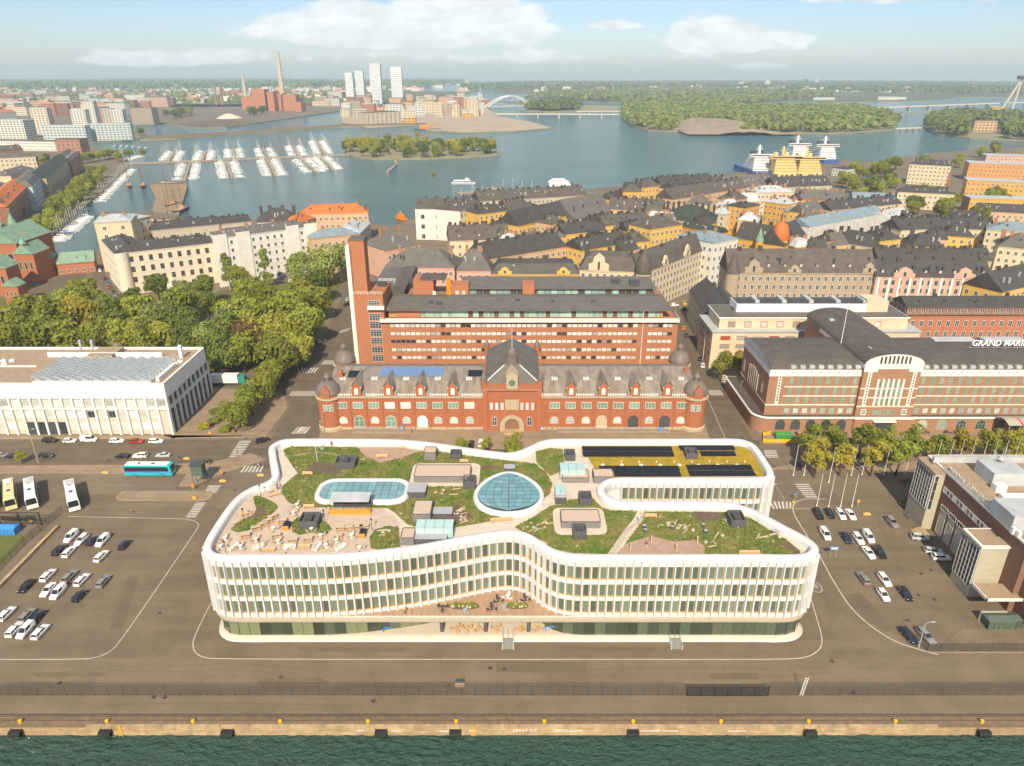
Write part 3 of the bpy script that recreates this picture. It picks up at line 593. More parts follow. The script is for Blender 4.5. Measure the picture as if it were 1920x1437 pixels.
# ---------------- roof surfaces
z1 = lambda *p: [(380+x/3.84, 800+y/3.84) for x, y in p]
z2 = lambda *p: [(700+x/4.8, 810+y/4.8) for x, y in p]
z3 = lambda *p: [(1000+x/3.4286, 800+y/3.4286) for x, y in p]
GR = lambda pp, z=DZ: [G(x, y, z) for x, y in pp]
LAWN_A = GR(z1((580,170),(640,145),(1110,150),(1180,225),(1280,262),(1400,235),(1580,178))+z2((440,172),(600,182),(900,222),(1200,258),(1450,288),(1560,368),(1612,470),(1590,555),(1480,650),(1320,735),(1100,800),(750,860),(400,868),(300,830),(180,720))+z1((1330,590),(700,582),(620,550),(575,490),(572,440),(640,375),(690,340),(600,215)))
LAWN_B = GR(z2((1270,860),(1420,780),(1600,665),(1740,660))+z3((150,500),(240,470),(380,460),(420,510),(490,540),(670,545),(640,600),(560,700),(500,790),(478,822),(250,815),(100,780))+z2((1560,1000),(1400,930)))
LAWN_C = GR(z3((715,548),(1250,552),(1400,592),(1540,680),(1640,740),(1715,800),(1715,822),(1104,822),(1100,770),(1050,728),(1000,735),(900,740),(760,705),(620,745),(580,770),(640,690),(700,610)))
LAWN_E = GR(z3((15,165),(100,140),(190,150),(200,260),(155,300),(112,320),(20,232)))
LAWN_G = GR(z1((365,505),(400,500),(470,525),(535,565),(541,590),(480,650),(330,750),(250,765),(205,745),(240,695),(330,655),(395,640)))
LAWN_H = GR(z1((645,690),(690,650),(830,660),(900,700),(932,740),(890,775),(780,765),(700,782),(645,760)))
LAWN_I = GR(z1((1200,800),(1240,745),(1320,720),(1410,725),(1425,870),(1300,890),(1210,880)))
SAND = GR(z3((535,824),(558,790),(620,745),(760,705),(900,740),(1000,735),(1050,728),(1100,770),(1103,824)))
PLAY = GR(z1((1112,152),(1400,148),(1585,178),(1400,236),(1280,263),(1182,226))); PLAY2 = GR(z1((610,222),(740,205),(760,300),(690,350),(640,280)))
SEDUM = GR(z3((312,118),(1330,118),(1390,140),(1440,220),(1492,322),(520,328),(505,292),(400,282),(350,200),(312,180)))
DECK = GR(z1((95,905),(85,870),(200,650),(300,520),(400,455),(500,425),(572,445),(580,505),(640,565),(750,588),(1000,588),(1290,590),(1370,640),(1420,700),(1400,730),(1300,740),(1210,800),(1200,900),(600,915)))
SOILS = [GR(z1((800,258),(900,262),(1000,300),(985,352),(860,345),(760,320))), GR(z2((480,830),(620,700),(760,660),(900,770),(720,845))), GR(z2((950,320),(1100,300),(1150,330),(960,350))), GR(z3((1020,548),(1190,552),(1230,590),(1100,620),(1040,590))), GR(z3((1560,740),(1640,745),(1710,805),(1700,822),(1640,790))), GR(z1((400,565),(440,590),(470,640),(330,670),(290,690),(370,630)))]
def roofsheet(name, polys, z, m):
    b = MB()
    for p in polys: b.face([(x, y, z) for x, y in p])
    return b.build(name, m, office)
roofsheet('timber_deck', [DECK], DZ+.02, MATS['deck_wood']); [roofsheet('play_sand', [q_], DZ+.05, MATS['roof_sand']) for q_ in (SAND, PLAY, PLAY2)]
roofsheet('sedum_roof', [SEDUM], DZ+.1, MATS['sedum'])
LAWNS = [LAWN_A, LAWN_B, LAWN_C, LAWN_E, LAWN_G, LAWN_H, LAWN_I]
[roofsheet('roof_lawn', [q_], DZ+.07, MATS['turf']) for q_ in LAWNS]; [roofsheet('roof_soil', [q_], DZ+.1, MATS['roof_soil']) for q_ in SOILS]
# grass tufts and wild flowers
M('grass_blade', (.115,.19,.03), .8, col2=(.24,.21,.06), scale=.28, trans=.25); M('flower', (.50,.45,.28), .8, col2=(.55,.40,.25), scale=2)
RR = np.random.RandomState(3)
def scatter(polys, dens, avoid=()):
    out = []
    for P in polys:
        A = np.array(P); lo = A.min(0); hi = A.max(0); k = int((hi-lo).prod()*dens)
        for x, y in RR.uniform(lo, hi, (k, 2)):
            if inside((x, y), P) and not any(inside((x, y), q) for q in avoid): out.append((x, y))
    return out
gb = MB()
for x, y in scatter(LAWNS, 9.0, SOILS):
    h = RR.uniform(.08,.30); a = RR.uniform(0, math.pi); l = RR.uniform(.12,.32); dx, dy = l*math.cos(a), l*math.sin(a); tx, ty = RR.uniform(-.12,.12,2)
    gb.add([(x-dx,y-dy,DZ+.05),(x+dx,y+dy,DZ+.05),(x+dx*.6+tx,y+dy*.6+ty,DZ+.06+h),(x-dx*.6+tx,y-dy*.6+ty,DZ+.06+h)], [(0,1,2,3)])
kind(gb.build('meadow_grass', MATS['grass_blade'], office), 'stuff')
gb = MB()
for x, y in scatter(LAWNS, .10, SOILS):
    for k in range(RR.randint(2, 7)):
        px, py = x+RR.normal(0,.3), y+RR.normal(0,.3); s = RR.uniform(.04,.1); gb.add([(px-s,py-s,DZ+.3),(px+s,py-s,DZ+.32),(px+s,py+s,DZ+.34),(px-s,py+s,DZ+.32)], [(0,1,2,3)])
kind(gb.build('wild_flowers', MATS['flower'], office), 'stuff')
# ---------------- glazed rooflights
def rooflight(outer, inner, z, name):
    k = MB(); n = len(outer)
    def lp(t): return [np.array(o)+(np.array(i)-np.array(o))*t for o, i in zip(outer, inner)]
    ring(k, [(lp(0),DZ),(lp(.1),z-.2),(lp(.3),z),(lp(.75),z+.02),(lp(1),z-.15),(lp(1),z-.5)]); return k.build(name, WHT, office, True)
x0, y0 = G(582,948,DZ)[0], G(670,948,DZ)[1]; x1, y1 = G(764,948,DZ)[0], G(670,902,DZ)[1]
def rrect(x0, x1, y0, y1, r, seg=7): return rounded([(x0,y0),(x1,y0),(x1,y1),(x0,y1)], r, seg)
sk = rooflight(rrect(x0,x1,y0,y1,3.6), rrect(x0+1.2,x1-1.2,y0+1.2,y1-1.2,2.6), DZ+.9, 'rooflight')
nx, ny = 11, 4; gx0, gx1, gy0, gy1 = x0+1.15, x1-1.15, y0+1.15, y1-1.15
def clip_corner(x, y, r=2.2):
    cx = min(max(x, gx0+r), gx1-r); cy = min(max(y, gy0+r), gy1-r); dx, dy = x-cx, y-cy; d = math.hypot(dx, dy)
    return (x, y) if d <= r or cx == x or cy == y else (cx+dx*r/d, cy+dy*r/d)
for i in range(nx):
    for j in range(ny):
        a0, a1 = gx0+(gx1-gx0)*i/nx+.05, gx0+(gx1-gx0)*(i+1)/nx-.05; c0, c1 = gy0+(gy1-gy0)*j/ny+.05, gy0+(gy1-gy0)*(j+1)/ny-.05
        q = MB(); q.face([(*clip_corner(x, y), DZ+.62) for x, y in ((a0,c0),(a1,c0),(a1,c1),(a0,c1))]); q.build('pane', MATS['glass_teal'], sk)
q = MB(); q.face([(x, y, DZ+.55) for x, y in rrect(gx0,gx1,gy0,gy1,2.4)]); q.build('glazing_bar', MATS['metal_dark'], sk)
# leaf-shaped rooflight with a ridge
cx, cy = G(954,930,DZ); rx = (G(1020,928,DZ)[0]-G(888,928,DZ)[0])/2; ry = (G(954,887,DZ)[1]-G(954,964,DZ)[1])/2
def leaf(f, n=48):
    return [(cx+rx*f*math.cos(t)*(1-.10*math.sin(t)), cy+ry*f*(math.sin(t)+(.10*abs(math.sin(t))**6 if math.sin(t) > 0 else 0))) for t in np.linspace(0, 2*math.pi, n, endpoint=False)]
sk = rooflight(leaf(1.0), leaf(.86), DZ+.95, 'rooflight')
inn = leaf(.865, 96); ymin = min(p[1] for p in inn); ymax = max(p[1] for p in inn)
def xspan(y):
    xs = []
    for i in range(len(inn)):
        (xa, ya), (xb, yb) = inn[i-1], inn[i]
        if (ya > y) != (yb > y): xs.append(xa+(xb-xa)*(y-ya)/(yb-ya))
    return (min(xs), max(xs)) if len(xs) > 1 else (cx, cx)
NR = 10
for j in range(NR):
    ya = ymin+(ymax-ymin)*(j+.02)/NR+.03; yb = ymin+(ymax-ymin)*(j+.98)/NR-.03
    (la, ra), (lb, rb) = xspan(ya), xspan(yb)
    for side in (0, 1):
        for k in range(4):
            t0, t1 = k/4+.006, (k+1)/4-.006; ea, eb = (la, lb) if side == 0 else (ra, rb)
            P_ = [(cx+(ea-cx)*t0, ya+.5*t0), (cx+(ea-cx)*t1, ya+.5*t1), (cx+(eb-cx)*t1, yb+.5*t1), (cx+(eb-cx)*t0, yb+.5*t0)]
            if abs(ea-cx) < .5 and abs(eb-cx) < .5: continue
            hz = lambda x: DZ+.92-.25*abs(x-cx)/rx
            q = MB(); q.face([(x, y, hz(x)) for x, y in P_]); q.build('pane', MATS['glass_teal'], sk)
q = MB()
for j in range(24):
    ya = ymin+(ymax-ymin)*(j+.01)/24; yb = ymin+(ymax-ymin)*(j+.99)/24; (la, ra), (lb, rb) = xspan(ya), xspan(yb)
    q.face([(la,ya,DZ+.6),(cx,ya,DZ+.84),(cx,yb,DZ+.84),(lb,yb,DZ+.6)]); q.face([(cx,ya,DZ+.84),(ra,ya,DZ+.6),(rb,yb,DZ+.6),(cx,yb,DZ+.84)])
q.box(cx-.06,cx+.06,ymin+.3,ymax-.3,DZ+.84,DZ+.98); q.build('glazing_bar', MATS['metal_dark'], sk)
# ---------------- plant boxes, hatches, stair heads: base pixel box (x0,x1,ybase), height, depth
def roofbox(x0, x1, yb, depth, h, style='gravel', name='plant_box'):
    a = G(x0, yb, DZ); c = G(x1, yb, DZ); y = a[1]; q = MB(); P_ = rrect(a[0], c[0], y, y+depth, .35, 3)
    if style == 'gravel':
        q.prism(P_, DZ-.1, DZ+h, 0, 1); root = q.build(name, [MATS['roof_box_side'], MATS['roof_gravel']], office)
        k = MB(); I = rrect(a[0]+.14, c[0]-.14, y+.14, y+depth-.14, .3, 3); ring(k, [(P_, DZ+h), (P_, DZ+h+.12), (I, DZ+h+.12), (I, DZ+h)]); k.build('rim', MATS['roof_box'], root)
    elif style == 'open':
        I = rrect(a[0]+.25, c[0]-.25, y+.25, y+depth-.25, .2, 3)
        ring(q, [(P_, DZ-.1), (P_, DZ+h), (I, DZ+h), (I, DZ+h-.8)]); q.face([(u, v, DZ+h-.78) for u, v in I]); root = q.build(name, MATS['roof_box'], office)
        k = MB(); xm = (a[0]+c[0])/2; k.box(xm-.6,xm+.5,y+depth*.3,y+depth*.8,DZ+h-.78,DZ+h-.1); k.build('fan_unit', MATS['metal_dark'], root)
    else:
        q.prism(P_, DZ-.1, DZ+h, 0, 1); root = q.build(name, [MATS['roof_box'], MATS['metal_grey']], office)
    return root
GP_ = 'gravel'
roofbox(795,818,864,3.0,2.0); roofbox(844,865,863,2.6,1.5,'open'); roofbox(776,882,908,5.2,1.8); roofbox(868,892,918,3.0,1.9,'open'); roofbox(628,666,880,3.6,1.6,'open'); roofbox(763,798,934,3.6,1.4,'lid')
roofbox(773,808,979,5.2,1.7); roofbox(811,848,971,2.6,.9,'lid'); roofbox(560,596,993,3.6,1.7,'open'); roofbox(751,777,1023,3.4,1.6); roofbox(777,838,1022,2.2,1.3,'lid')
roofbox(1054,1105,906,3.8,1.2); roofbox(1041,1062,946,3.4,1.6,'lid'); roofbox(1059,1079,865,3.2,1.5,'open'); roofbox(1086,1110,950,3.2,1.8,'open'); roofbox(1052,1126,994,4.4,1.8); roofbox(1074,1100,1013,2.8,1.9,'open')
roofbox(1113,1151,907,3.6,1.6); roofbox(1286,1309,862,3.0,1.6,'open'); roofbox(1370,1398,991,3.8,1.8,'open'); roofbox(1447,1461,1003,.8,.7,'lid'); roofbox(945,966,884,2.0,.7,'lid')
for i in range(5): roofbox(*[(1204,1212,993),(1207,1213,1001),(1257,1264,995),(1316,1322,991),(1320,1328,1003)][i],.7,.8,'lid','light_box')
# paving pads round the two big boxes
for (xa, xb, yb, dep) in ((766,898,913,9.5), (1040,1140,1004,9.0)):
    a = G(xa,yb,DZ); c = G(xb,yb,DZ); q = MB(); q.prism(rrect(a[0],c[0],a[1],a[1]+dep,1.6,5), DZ, DZ+.36); q.build('paving_pad', MATS['roof_concrete'], office)
# glass stair heads
M('glass_roof', (.36,.50,.49), .1, spec=.7)
def stairhead(x0, x1, yb, depth, h):
    a = G(x0,yb,DZ); c = G(x1,yb,DZ); y = a[1]; q = MB(); q.box(a[0],c[0],y,y+depth,DZ,DZ+h*.92); r_ = q.build('stair_head', MATS['roof_box_side'], office); n = max(2, int((c[0]-a[0])/1.6))
    for i in range(n):
        u0, u1 = a[0]+(c[0]-a[0])*i/n+.04, a[0]+(c[0]-a[0])*(i+1)/n-.04
        q = MB(); q.box(u0,u1,y-.05,y+depth+.05,DZ+h,DZ+h+.08); q.box(u0,u1,y-.08,y-.02,DZ+.4,DZ+h-.06); q.build('pane', MATS['glass_roof'], r_)
stairhead(780,850,1011,2.6,2.6); stairhead(1050,1097,899,3.0,2.4); stairhead(1041,1060,938,3.0,1.9)
# solar panel rows on the sedum roof
sm = MB(); sm.add([(-.8,-.47,.15),(.8,-.47,.15),(.8,.47,.4),(-.8,.47,.4),(-.8,.47,.12),(.8,.47,.12)], [(0,1,2,3),(3,2,5,4)]); spm = sm.mesh('solar_panel', MATS['solar'])
for (xa, xb, yy) in ((1092,1272,845),(1274,1382,843),(1093,1276,855),(1314,1390,854),(1124,1286,882),(1288,1411,880),(1152,1289,892),(1292,1420,891)):
    a = G(xa,yy,DZ); c = G(xb,yy,DZ); n = int((c[0]-a[0])/1.64)
    for row in (0, 1.12):
        for i in range(n): put('solar_panel', spm, office, at(office, a[0]+.8+i*1.64, a[1]-.3+row*.93, DZ+.08))
q = MB()
for i in range(8):
    x, y = G(1165+i*33, 868, DZ); q.cyl(x,y,DZ,DZ+.5,.12,.12,8); x, y = G(1130+i*36, 873, DZ); q.cyl(x,y,DZ,DZ+.2,.45,.45,12)
kind(q.build('roof_vents', MATS['white_paint'], office), 'stuff')
q = MB(); x, y = G(595,866,DZ); q.cyl(x,y,DZ,DZ+4.5,.06,.04,6); q.build('flag_mast', MATS['pole_white'], office)
# stepping stones, logs and boulders in the planting
ss = MB(); ss.prism([(.2*math.cos(t)*(1+.2*math.sin(3*t)), .16*math.sin(t)) for t in np.linspace(0, 6.28, 7)[:-1]], 0, .06); ssm = ss.mesh('stepping_stone', MATS['stone_pale'])
for path in (z3((700,560),(700,600),(640,640),(590,690),(545,770),(505,822)), z1((600,215),(700,210),(780,188),(900,195),(1000,215),(1160,242))):
    for q_ in even(densify(GR(path), False, .3, 1), .48, False):
        for s in (-.28,.22): put('stepping_stone', ssm, office, at(office, q_[0]+s+rnd.uniform(-.08,.08), q_[1]+rnd.uniform(-.1,.1), DZ+.11), rnd.uniform(0, 3))
lg = MB(); lg.tube((-1.1,0,.16),(1.1,0,.16),.15,7); lgm = lg.mesh('log', MATS['timber_pale'])
bl = MB(); bl.lathe(0,0,[(0.02,.34),(.2,.32),(.36,.2),(.4,0)],7); blm = bl.mesh('boulder', MATS['stone_pale'])
for (px, py, n, sp) in ((1272,987,9,1.1),(1240,985,3,.9),(1290,993,4,.9),(720,1000,7,1.2),(1010,985,8,1.5),(845,925,5,1.2),(860,965,7,1.0),(1440,1012,6,1.4),(1345,1016,6,1.4),(1030,983,4,1.0),(612,838,3,.8),(880,975,4,1.0)):
    x, y = G(px,py,DZ)
    for k in range(n):
        if k % 2: put('log', lgm, office, at(office, x+rnd.gauss(0,sp), y+rnd.gauss(0,sp*.7), DZ+.08+.12*rnd.random()), rot=(0, rnd.uniform(-.15,.15), rnd.uniform(.2,1.0)), sc=rnd.uniform(.5,1.0))
        else: put('boulder', blm, office, at(office, x+rnd.gauss(0,sp), y+rnd.gauss(0,sp*.7), DZ+.08), rnd.uniform(0,6), sc=rnd.uniform(.5,1.1))
# ================================================================== neighbouring large buildings
def brick(name, c, v=.22): return M(name, c, .9, v, 1.2, objvar=0, bump=.2, bscale=12, stretch=(1,1,3))
brick('brick_red', (.36,.130,.064)); brick('brick_orange', (.38,.155,.078)); brick('brick_brown', (.33,.180,.105)); brick('brick_terminal', (.22,.125,.085))
M('tile_roof', (.155,.125,.100), .85, col2=(.25,.215,.18), scale=.45, stretch=(1.6,.5,.5)); M('roof_black', (.072,.064,.058), .55, .3, .4); M('roof_grey', (.13,.118,.105), .7, .25, .3); M('roof_brown', (.105,.088,.074), .7, .3, .3)
M('roof_lightgrey', (.42,.44,.44), .5, .2, .3); M('roof_blue', (.20,.26,.29), .45, .2, .3); M('roof_green', (.05,.06,.045), .7, .3, .4); M('roof_copper', (.20,.31,.22), .7, .3, .6); M('roof_orange', (.50,.15,.04), .75, .25, .8); M('dome_metal', (.17,.14,.115), .5, .3, .8)
M('stone_trim', (.42,.34,.23), .85, .2, 1.5); M('white_marble', (.80,.77,.70), .6, .06, .4); M('marble_side', (.74,.73,.70), .6, .08, .4); M('trim_white', (.78,.73,.64), .7, .08, .6); M('gravel_roof', (.33,.24,.16), .95, .2, .5)
def bx(root, name, x0, x1, y0, y1, z0, z1, m):
    q = MB(); q.box(x0,x1,y0,y1,z0,z1); return q.build(name, m, root)
B_ = MATS
# ---------------------------------------------------------------- customs house
ch = thing('customs_house', 'red brick customs house with domed corner towers and a steep central roof', 'building', (0,194,0))
BR = B_['brick_red']
for s in (-1, 1):
    x0, x1 = sorted((s*8.6, s*55.5)); q = MB(); q.box(x0,x1,194.6,221,0,11.0); q.build('wall', BR, ch)
    q = MB(); q.box(x0,x1,194.2,194.6,10.7,11.25); q.build('cornice', B_['stone_trim'], ch); q = MB(); q.box(x0,x1,194.35,194.6,0,.9); q.build('plinth', B_['stone_trim'], ch); q = MB(); q.box(x0,x1,194.45,194.6,6.1,6.35); q.build('string_course', B_['brick_brown'], ch)
    q = MB(); P_ = [(194.4,11.25),(198.9,14.5),(206.5,16.0),(207.2,16.0),(221.5,11.0)]; q.add([(x0,y,z) for y, z in P_]+[(x1,y,z) for y, z in P_], [(i,i+5,i+6,i+1) for i in range(4)]+[(0,1,2,3,4),(9,8,7,6,5)]); roof = q.build('roof', B_['tile_roof'], ch)
    m3 = wmesh(3.0,2.1,'win_white','glass_green',2,0); m3b = wmesh(3.0,2.1,'win_white','glass_blind',2,0); ma = wmesh(2.4,2.2,'win_white','glass_pale',2,1,True); md = wmesh(3.2,3.9,'win_white','glass_green',1,1,True); mk_ = wmesh(3.2,3.9,'win_dark','win_dark',1,0,True); mwd = wmesh(3.2,3.9,'win_white','white_paint',0,0,True); mo = wmesh(3.2,3.9,'win_white','timber_pale',0,0,True)
    for i in range(9):
        x = s*(10.7+i*4.82+2.2) if s > 0 else -(10.7+(8-i)*4.82+2.2)
        put('window', m3b if (s < 0 and i in (3,4,8)) else m3, ch, at(ch,x,194.6,7.2))
        door = {(-1,1):md,(-1,3):md,(-1,5):mwd,(1,3):mo,(1,5):mk_,(1,7):mk_}.get((s,i))
        put('door' if door else 'window', door or ma, ch, at(ch,x,194.6,.9 if door else 2.2))
        q = MB(); q.box(x-2.45,x-2.15,194.3,194.6,0,10.7); q.build('pilaster', BR, ch)
    for i in range(4):
        x = s*(17.8+i*9.65) if s > 0 else -(17.8+(3-i)*9.65); dm = MB(); dm.box(x-1.45,x+1.45,194.5,198.5,10.9,14.2); dm.add([(x-1.45,194.5,14.2),(x+1.45,194.5,14.2),(x,194.5,16.0),(x-1.45,198.5,14.2),(x+1.45,198.5,14.2),(x,198.5,16.0)], [(0,1,2),(3,5,4)]); d = dm.build('dormer', BR, ch)
        dr = MB(); dr.add([(x-1.75,194.3,14.05),(x,194.3,16.25),(x+1.75,194.3,14.05),(x-1.75,202.5,14.05),(x,203.5,16.25),(x+1.75,202.5,14.05)], [(0,1,4,3),(1,2,5,4)]); dr.build('dormer_roof', B_['tile_roof'], d)
        q = MB(); q.box(x-1.7,x-1.2,194.2,194.5,13.8,14.4); q.box(x+1.2,x+1.7,194.2,194.5,13.8,14.4); q.cyl(x,194.5,15.9,17.1,.12,.05,6); q.build('finial', B_['stone_trim'], d)
        put('window', wmesh(1.1,2.1,'win_white','white_paint',0,0,True), d, at(ch,x,194.5,11.9))
    for i in range(5):
        x = s*(13+i*9.65) if s > 0 else -(13+(4-i)*9.65); q = MB()
        for k in range(3): q.box(x-.9+k*.65,x-.45+k*.65,199.2,200.1,14.5,15.3)
        q.build('roof_light', B_['win_white'], roof)
    q = MB()
    for i in range(5):
        a0 = (12+i*9.6) if s > 0 else -(12+i*9.6)
        for k in range(-4, 5): q.box(a0+k*.72-.2,a0+k*.72+.2,194.6,195.0,11.3,12.0)
    kind(q.build('attic_lights', B_['win_white'], ch), 'stuff')
    for (tx, ty, front) in ((s*55.6,196.4,True), (s*56.2,222,False)):
        r_ = 3.5 if front else 3.4; t = MB(); t.cyl(tx,ty,0,11.0,r_,r_,28); tw = t.build('tower', BR, ch, False)
        t = MB(); t.lathe(tx,ty,[(r_+.45,0),(r_+.45,1.0),(r_,1.4)],28); t.build('stone_base', B_['stone_trim'], tw); t = MB(); t.lathe(tx,ty,[(r_,10.2),(r_+.5,10.5),(r_+.5,11.1),(r_+.05,11.2)],28); t.build('stone_band', B_['stone_trim'], tw)
        t = MB(); k = r_/3.5; t.lathe(tx,ty,[(r_+.1,11.1),(r_+.1,12.2)],28,1); t.lathe(tx,ty,[(r_+.35,12.2),(r_+.2,12.9),(r_*.93,13.8),(r_*.74,14.8),(r_*.45,15.6),(r_*.28,15.8)],28,0); t.build('dome', [B_['dome_metal'], BR], tw, True)
        t = MB(); zt = 15.7; t.lathe(tx,ty,[(.8,zt),(.85,zt+1.2)],8); t.lathe(tx,ty,[(1.1,zt+1.2),(.95,zt+1.6),(.55,zt+2.1),(.1,zt+2.4),(.05,zt+3.6)],10); t.build('lantern', B_['dome_metal'], tw, True)
        if front:
            t = MB(); t.box(tx-1.2,tx+1.2,ty-r_-.35,ty-r_+.8,11.2,13.6); t.add([(tx-1.3,ty-r_-.35,13.6),(tx+1.3,ty-r_-.35,13.6),(tx,ty-r_-.35,15.2),(tx-1.3,ty-r_+1.5,13.6),(tx+1.3,ty-r_+1.5,13.6),(tx,ty-r_+1.8,15.2)],[(0,1,2),(1,4,5,2),(0,2,5,3)]); g = t.build('gable', BR, tw)
            t = MB(); t.lathe(0,0,[(.55,0),(.55,.1),(.32,.1)],14); o = put('round_window', t.mesh('round_window', B_['glass_green']), tw, at(ch,tx,ty-r_-.36,12.8), rot=(R(90),0,0))
            for k in (-1, 0, 1):
                aa = k*.28-.1*s; put('window', wmesh(.85,2.1,'win_white','glass_green',0,1), tw, at(ch,tx+math.sin(aa)*(r_+.02),ty-math.cos(aa)*(r_+.02),7.0), aa)
q = MB()
for i in range(24):
    for r_ in range(2): pass
# blue roof panels on the west wing
for i in range(20):
    q = MB(); x = G(711,705,15)[0]+i*.99; q.add([(x,201.0,15.08),(x+.93,201.0,15.08),(x+.93,206.0,16.05),(x,206.0,16.05)],[(0,1,2,3)]); q.build('solar_panel', M('solar_blue', (.13,.22,.38), .25, .15, 2, spec=.5), ch)
for (x, y) in ((-50.5,200.5),(-13.5,201)):
    q = MB(); q.add([(x,y,15.0),(x+4.4,y,15.0),(x+4.4,y+3.6,15.7),(x,y+3.6,15.7)],[(0,1,2,3)]); q.build('dark_panel', B_['solar'], ch)
for (x, y, h) in ((-52.4,199.5,17.5),(54.0,203,16.5)): bx(ch, 'chimney', x-.7, x+.7, y, y+1.2, 9, h, BR)
# central pavilion
q = MB(); q.box(-8.6,8.6,193.6,223,0,14.2); q.build('pavilion_wall', BR, ch)
q = MB(); q.box(-8.9,8.9,193.1,193.6,13.6,14.3); q.build('cornice', B_['brick_brown'], ch); q = MB(); q.box(-8.9,8.9,193.3,223.2,14.3,15.6); q.build('parapet', BR, ch)
q = MB(); q.add([(-8.4,194.2,15.6),(8.4,194.2,15.6),(8.4,223,15.6),(-8.4,223,15.6),(-2.3,198.6,19.8),(2.3,198.6,19.8),(0,200.6,21.0),(0,219,21.0)], [(0,1,5,4),(4,5,6),(1,2,7,6,5),(3,0,4,6,7),(2,3,7)]); pr = q.build('pavilion_roof', B_['roof_grey'], ch)
for s in (-1,1): q = MB(); q.tube((s*8.3,194.1,15.7),(s*2.3,198.5,19.9),.16,4); q.build('roof_flashing', B_['white_paint'], pr)
q = MB(); q.box(-1.3,1.3,198.4,201,18.6,22.4); q.lathe(0,199.7,[(1.6,22.4),(1.55,23.4),(1.15,24.5),(.3,25.4)],12); q.build('bell_turret', B_['dome_metal'], pr, False); q = MB(); q.cyl(0,199.7,25.2,32.5,.09,.04,6); q.build('flag_mast', B_['pole_white'], pr)
for sx_ in (-8.4, 8.4):
    for yy in (194.0, 222.6): q = MB(); q.cyl(sx_,yy,14.2,17.0,.85,.85,10); q.lathe(sx_,yy,[(1.05,17.0),(.9,17.7),(.5,18.6),(.05,19.4)],10,1); q.build('pinnacle', [BR, B_['dome_metal']], ch)
for sx_ in (-8.1, 8.1): bx(ch, 'buttress', sx_-.75, sx_+.75, 192.9, 193.6, 0, 13.6, BR)
q = MB(); q.box(-1.7,1.7,193.0,195.5,14.3,18.2); q.add([(-1.9,193,18.2),(1.9,193,18.2),(0,193,20.0),(-1.9,197,18.2),(1.9,197,18.2),(0,199,20.0)],[(0,1,2),(1,4,5,2),(0,2,5,3)]); g = q.build('gable', B_['stone_trim'], ch)
t = MB(); t.lathe(0,0,[(1.0,0),(1.0,.12),(.72,.12)],18); t.lathe(0,0,[(.72,.05),(.02,.05)],18); put('round_window', t.mesh('round_window', B_['glass_green']), g, at(ch,0,192.98,16.3), rot=(R(90),0,0))
bx(ch, 'relief_panel', -2.1, 2.1, 193.4, 193.6, 7.2, 10.6, B_['stone_trim'])
for x in (-6.2,-4.6,-3.0,3.0,4.6,6.2): put('window', wmesh(.85,2.2,'win_white','glass_pale',0,1), ch, at(ch,x,193.6,7.3))
for x in (-5.3,5.3): put('window', wmesh(1.5,3.0,'win_white','glass_dark',1,1,True), ch, at(ch,x,193.6,1.9))
q = MB(); n = 12
for i in range(n):
    a0, a1 = math.pi*i/n, math.pi*(i+1)/n; q.add([(3.6*math.cos(a0),193.0,1.4+3.2*math.sin(a0)+.8),(3.6*math.cos(a1),193.0,1.4+3.2*math.sin(a1)+.8),(2.2*math.cos(a1),193.0,1.4+2.2*math.sin(a1)+.8),(2.2*math.cos(a0),193.0,1.4+2.2*math.sin(a0)+.8),(3.6*math.cos(a0),193.6,1.4+3.2*math.sin(a0)+.8),(3.6*math.cos(a1),193.6,1.4+3.2*math.sin(a1)+.8)],[(0,3,2,1),(0,1,5,4)])
q.box(-3.6,-2.2,193.0,193.6,0,2.2); q.box(2.2,3.6,193.0,193.6,0,2.2); q.build('portal', B_['stone_trim'], ch)
put('door', wmesh(4.3,3.6,'win_brown','win_brown',3,1,True), ch, at(ch,0,193.58,.8))
for k in range(5): bx(ch, 'step', -2.6, 2.6, 190.6+k*.45, 193.4, 0, .16*(k+1), B_['coping'])
M('ramp_wood', (.33,.25,.18), .9, .35, 1.5, stretch=(6,1,1))
def ramp(name, label, xa, xb, y0, y1, h):
    t = thing(name, label, 'ramp', ((xa+xb)/2,y0,0)); q = MB(); q.add([(xa,y0,.15),(xb,y0,.15),(xb,y1,.15),(xa,y1,.15),(xa,y0,h),(xb,y0,h*.9),(xb,y1,h*.9),(xa,y1,h)],[(0,1,5,4),(1,2,6,5),(2,3,7,6),(3,0,4,7),(4,5,6,7)]); q.build('deck', B_['ramp_wood'], t)
    q = MB(); n = int((xb-xa)/2.4)
    for i in range(n+1): x = xa+(xb-xa)*i/n; q.tube((x,y0,.2),(x,y0,h+1.0),.05,4)
    q.tube((xa,y0,h+1),(xb,y0,h+.95),.05,4); q.tube((xa,y0,h+.55),(xb,y0,h+.5),.04,4); q.build('railing', B_['metal_grey'], t)
ramp('access_ramp', 'weathered timber ramp and landing before the west wing of the customs house', G(668,800)[0], G(775,800)[0], 191.6, 193.9, .9)
ramp('loading_ramp', 'long grey timber ramp along the east wing of the customs house', G(1045,812)[0], G(1255,812)[0], 192.2, 193.9, .7)

